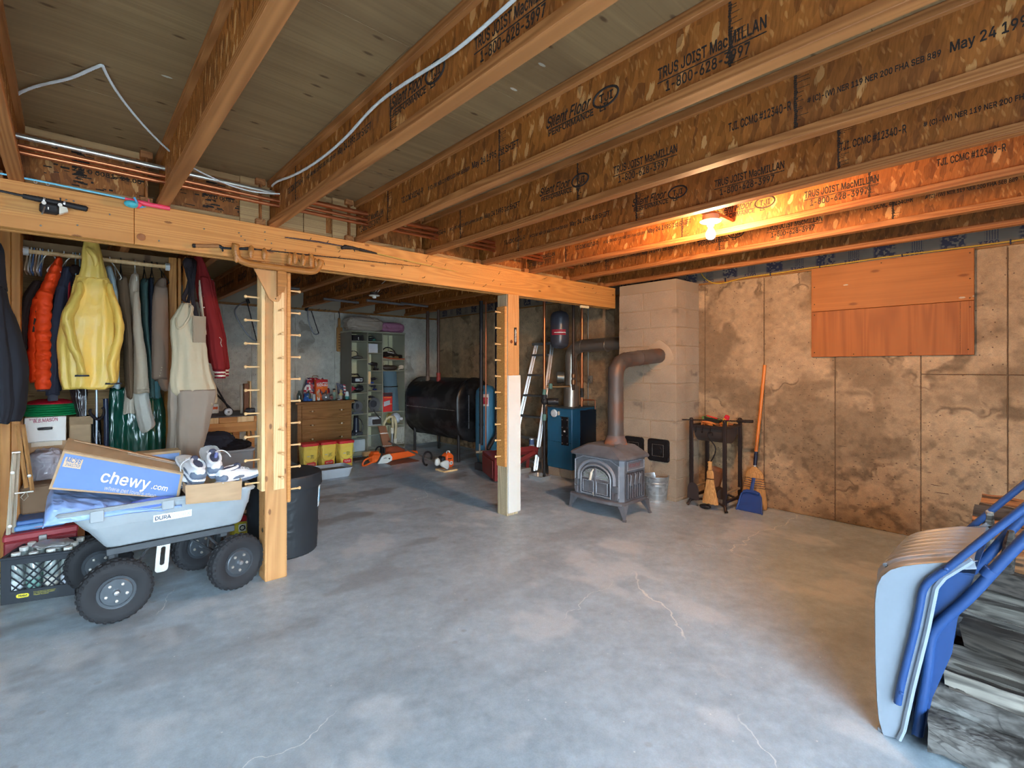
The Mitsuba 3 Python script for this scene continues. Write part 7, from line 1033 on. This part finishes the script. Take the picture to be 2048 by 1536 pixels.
t = thing('fishing_rod', 'short fishing rod with a pistol grip and yellow shaft right of the hook rack', 'fishing rod'); part(t, 'tip_section', tube([(1.08, 3.455, 2.282), (1.30, 3.455, 2.290), (1.47, 3.455, 2.288)], [.0035, .005, .004], 8), C(70, 56, 60, .4), 40); part(t, 'pistol_grip', tube([(1.465, 3.452, 2.270), (1.49, 3.452, 2.284), (1.55, 3.452, 2.287), (1.60, 3.452, 2.284)], [.010, .016, .011, .008], 10), bk2, 40); part(t, 'fore_grip', tube([(1.60, 3.452, 2.284), (1.74, 3.452, 2.276)], [.011, .005], 10), bk2, 40); part(t, 'shaft', tube([(1.73, 3.452, 2.277), (2.08, 3.452, 2.255), (2.5, 3.452, 2.235)], [.004, .003, .0015], 8), C(196, 166, 84, .4), 40); part(t, 'trigger', tube([(1.56, 3.452, 2.278), (1.565, 3.452, 2.262)], .003, 6), bk2)
for x, z in ((1.24, 2.288), (1.36, 2.29)): part(t, 'line_guide', tube([(x, 3.45, z), (x+.006, 3.44, z+.016)], .002, 5), bk2)

# ================================================================ SNOW SCOOPS LEANING ON THE FIREWOOD
wp = bs('scoop_white', (134, 144, 155), .4, spec=.5); blt = bs('scoop_blue', (38, 68, 118), .35, spec=.5); t = thing('snow_scoop', 'pale grey plastic snow scoop with a blue tube handle leaning on the firewood', 'snow scoop')
PR = np.array([(.455, .0), (.468, .05), (.474, .12), (.479, .30), (.480, .50), (.474, .565), (.460, .605), (.432, .640), (.395, .665), (.34, .69), (.27, .716), (.19, .745)]); RM = [(.19, .745), (.214, .718), (.262, .664), (.286, .618), (.310, .455), (.352, .22), (.378, .056), (.392, .012)]
W0, W1 = 2.32, 2.90; xs = np.linspace(W0, W1, 90); edge = lambda x: .03*np.exp(-np.minimum(x-W0, W1-x)/.018)
from scipy.interpolate import PchipInterpolator as PI_
ss = np.r_[0, np.cumsum(np.linalg.norm(np.diff(PR, axis=0), axis=1))]; qs = np.linspace(0, ss[-1], 60); py, pz = PI_(ss, PR[:, 0])(qs), PI_(ss, PR[:, 1])(qs); ny = np.gradient(pz); nz = -np.gradient(py); nl = np.hypot(ny, nz); ny, nz = ny/nl, nz/nl
rib = np.maximum(0, np.sin((xs-W0)/.064*2*np.pi))**1.2*.013*((xs > W0+.05)&(xs < W1-.04)); hgt = np.clip((qs-.56)/.05, 0, 1)*np.clip((qs[-1]-.03-qs)/.05, 0, 1)
G = np.array([[(x, py[j]+ny[j]*(rib[i]*hgt[j]-edge(x)), pz[j]+nz[j]*(rib[i]*hgt[j]-edge(x))) for j in range(60)] for i, x in enumerate(xs)]); part(t, 'pan', grid(G, -.004), wp, True)
for x in (W0, W1-.006): part(t, 'side_wall', extr([(a, b) for a, b in PR*1.0-[[.012, .0]]]+RM[1:], .006, (x+.006, 0, 0), (0, 1, 0), (0, 0, 1)) if False else hull([(x+d, a-.01, b) for a, b in PR for d in (0, .006)]+[(x+d, a, b) for a, b in RM for d in (0, .006)]) if False else extr([tuple(q) for q in (PR-[[.014, 0]])]+RM[1:], .006, (x, 0, 0), (0, 1, 0), (0, 0, 1)), wp)
for x in (W0-.004, W1+.004): part(t, 'rim_flange', tube([(x, a, b) for a, b in RM], .0095, 6), wp, 40)
part(t, 'lip', bx(W0+.01, W1-.01, .43, .462, .0, .014, .004), wp); part(t, 'rib_cap', tube([(W0+.06, .447, .635), (W0+.12, .447, .635)], .007, 8), wp, 40)
HT = [(.383, .15), (.352, .34), (.316, .556), (.304, .615), (.282, .652), (.25, .69), (.214, .738), (.067, .937), (-.16, 1.245)]
for x in (W0-.012, W1+.012): part(t, 'frame_tube', tube([(x, a+.012, b) for a, b in HT], .0125, 12, smooth=70), blt, 40)
part(t, 'handle_bar', cyl((W0-.012, -.148, 1.245), (W1+.012, -.148, 1.245), .0125, n=14), blt, 40)
for z, y in ((.20, .37), (.70, .243)): part(t, 'frame_bolt', lathe([(0, .008), (.006, .006), (.007, 0)], 10, (W0-.022, y+.012, z), (-1, 0, 0)), blt)
t = thing('snow_scoop', 'dark blue steel snow scoop nested behind the pale grey one', 'snow scoop'); V0, V1 = 2.37, 2.84
HB = [(.352, .03), (.345, .097), (.318, .341), (.306, .43), (.285, .475), (.233, .555), (.128, .741), (.0, .953), (-.14, 1.18)]
for x in (V0, V1): part(t, 'frame_tube', tube([(x, a-.005, b) for a, b in HB], .017, 12, smooth=60), blt, 40); part(t, 'side_plate', extr([(.36, .02), (.345, .30), (.33, .55), (.26, .665), (.19, .672), (.235, .50), (.25, .37), (.305, .18), (.33, .02)], .004, (x+.012, 0, 0), (0, 1, 0), (0, 0, 1)), blt)
part(t, 'pan', grid(np.array([[(x, a, b) for a, b in ((.362, .012), (.352, .25), (.342, .50), (.325, .59), (.27, .66), (.19, .675))] for x in np.linspace(V0+.012, V1, 4)]), .004), blt); part(t, 'handle_bar', cyl((V0, -.145, 1.18), (V1, -.145, 1.18), .015, n=14), blt, 40); part(t, 'collar', tube([(V0, .16, .684), (V0, .145, .712)], .0215, 14), blt, 40)

# ================================================================ FIREWOOD
def lg(c0, c1, seed):
    def fn(p, n, uv):
        w = 3*noise(p.y*3, p.x*9, p.z*9); c = mix(L(c0), L(c1), smoothstep(.25, .75, fbm(p.y*4+seed, p.x*60+w, p.z*60-w, 3)))
        c = mix(c, L((38, 31, 26)), smoothstep(.62, .72, noise(p.y*2.2+seed, p.x*34+w, p.z*44))*.8)
        return mix(c, L((50, 42, 35)), smoothstep(.5, .72, fbm(p.y*3+9, p.x*10, p.z*10+seed))*.7)
    return proc(fn)
bs('log_grey', lg((86, 82, 76), (150, 144, 134), 1), .85); bs('log_dark', lg((48, 44, 40), (92, 84, 76), 4), .85); bs('log_brown', lg((98, 64, 40), (164, 112, 70), 7), .8)
def bark_c(p, n, uv):
    q = voronoi(p.x*52+p.z*44+2.5*noise(p.y*9, p.z*14), p.y*9)
    c = mix(L((54, 50, 46)), L((112, 108, 104)), smoothstep(.2, .7, fbm(p.x*30, p.y*16, p.z*30, 4))); c = mix(c, L((34, 30, 28)), smoothstep(.10, .02, q[1]-q[0])*smoothstep(.4, .6, noise(p.y*8, p.x*20, p.z*20))*.6)
    return mix(c, L((150, 150, 146)), smoothstep(.6, .72, fbm(p.x*14+4, p.y*9, p.z*14, 4))*.5)
bs('log_bark', proc(bark_c), .9, bump=lambda p, n, uv: fbm(p.x*30, p.y*18, p.z*30, 4), bscale=.03)
def log(x, z, w, h, y1, ln, mat, label, yaw=0, roll=0, seed=0, shape='wedge', group=None, endm='log_brown'):
    r = random.Random(seed+100)
    if shape == 'round': pts = [(w/2*math.cos(a)*(1+.08*math.sin(3*a+seed)), h/2*math.sin(a)) for a in np.linspace(0, 2*np.pi, 20, endpoint=False)]
    elif shape == 'slab': pts = [(-w/2, -h/2), (w/2, -h/2*r.uniform(.7, 1)), (w/2*r.uniform(.85, 1), h/2*r.uniform(.7, 1)), (-w/2*r.uniform(.8, 1), h/2)]
    else: pts = [(-w/2, -h/2), (w/2, -h/2), (w/2*.75, h*.1), (w*.05, h/2), (-w/2*.7, h*.3)]
    P = np.array(pts); n = len(P); dense = np.vstack([P[i]+(P[(i+1) % n]-P[i])*f for i in range(n) for f in ((0, .33, .66) if n < 10 else (0,))])
    R = [np.column_stack([dense[:, 0]*(1+.06*math.sin(k*1.3+seed)), np.full(len(dense), y), dense[:, 1]*(1+.06*math.cos(k*1.7+seed))]) for k, y in enumerate(np.linspace(0, -ln, 12))]
    m = wob(loft(R), .010, 11, seed); m = rot(rot(m, (0, 1, 0), roll), (0, 0, 1), yaw); m = mv(m, (x, y1, z)); t = thing('firewood_log', label, 'log', group); part(t, 'wood', m, mat, 25)
    if shape != 'round': part(t, 'bark_strip', mv(rot(rot(wob(bx(-w*.48, w*.4, -ln*.97, -.01, -h/2-.009, -h/2+.006, .003), .008, 12, seed), (0, 1, 0), roll), (0, 0, 1), yaw), (x, y1, z)), 'log_dark')
log(2.375, .068, .20, .135, .315, .42, 'log_bark', 'thick bark-covered round log on the floor at the bottom right corner', 6, 5, 1, 'round'); log(2.49, .165, .17, .12, .345, .42, 'log_bark', 'bark-covered round log above and behind the bottom log', 2, 0, 2, 'round')
log(2.50, .235, .13, .055, .275, .42, 'log_grey', 'thin pale split log on top of the bark-covered logs', -4, 14, 3, 'slab'); log(2.585, .262, .12, .075, .325, .44, 'log_grey', 'grey split log poking out toward the blue scoop plate', -3, -10, 4, 'slab')
log(2.66, .345, .06, .145, .245, .42, 'log_dark', 'wide dark weathered slab standing tilted on the firewood', -9, -22, 5, 'slab')
log(2.81, .345, .13, .10, .285, .44, 'log_grey', 'long grey split log right of the blue scoop plate, below the pale one', -5, 9, 6, 'slab'); log(2.84, .435, .13, .085, .265, .44, 'log_grey', 'pale grey split log above the long grey one', 6, -16, 7, 'slab')
log(2.90, .525, .15, .09, .25, .42, 'log_dark', 'dark split log with an orange-brown edge under the scoop handles', -7, 18, 8); log(2.98, .61, .15, .09, .25, .42, 'log_brown', 'orange-brown split log near the top of the firewood under the handles', 7, -14, 9); log(2.70, .06, .16, .11, .30, .42, 'log_brown', 'brown split log on the floor behind the two bark-covered logs', 0, 0, 10); log(2.72, .185, .15, .10, .27, .42, 'log_dark', 'dark log under the tilted weathered slab', 0, 12, 11)
for k in range(20):
    col, row = k//4, k % 4; log(2.92+.165*col+.03*(row % 2), .06+.135*row+.10*0, .155, .125, .27+.04*math.sin(k*2.1), .42, ['log_grey', 'log_dark', 'log_brown'][k % 3], 'split firewood log deep in the stack against the right wall', rnd.uniform(-6, 6), rnd.uniform(-30, 30), 20+k, 'wedge', 'logs at the back of the firewood stack')
for k in range(4): log(3.16+.17*k, .655+.02*(k % 2), .16, .11, .26, .42, ['log_brown', 'log_dark', 'log_grey', 'log_brown'][k], 'split firewood log on the top row of the stack', rnd.uniform(-4, 4), 10*(-1)**k, 50+k, 'wedge', 'top row of the firewood stack')
single('wood_stake', 'weathered upright stick behind the blue tube of the pale grey scoop', 'stick', wob(tube([(2.96, .20, .60), (2.93, .19, .74), (2.90, .185, .80)], [.022, .02, .012], 6), .004, 14), 'log_grey', 25); single('wood_stake', 'weathered upright stick behind the collar of the dark blue scoop', 'stick', wob(tube([(2.83, .13, .58), (2.80, .12, .70), (2.78, .115, .76)], [.022, .02, .010], 6), .004, 14), 'log_dark', 25)
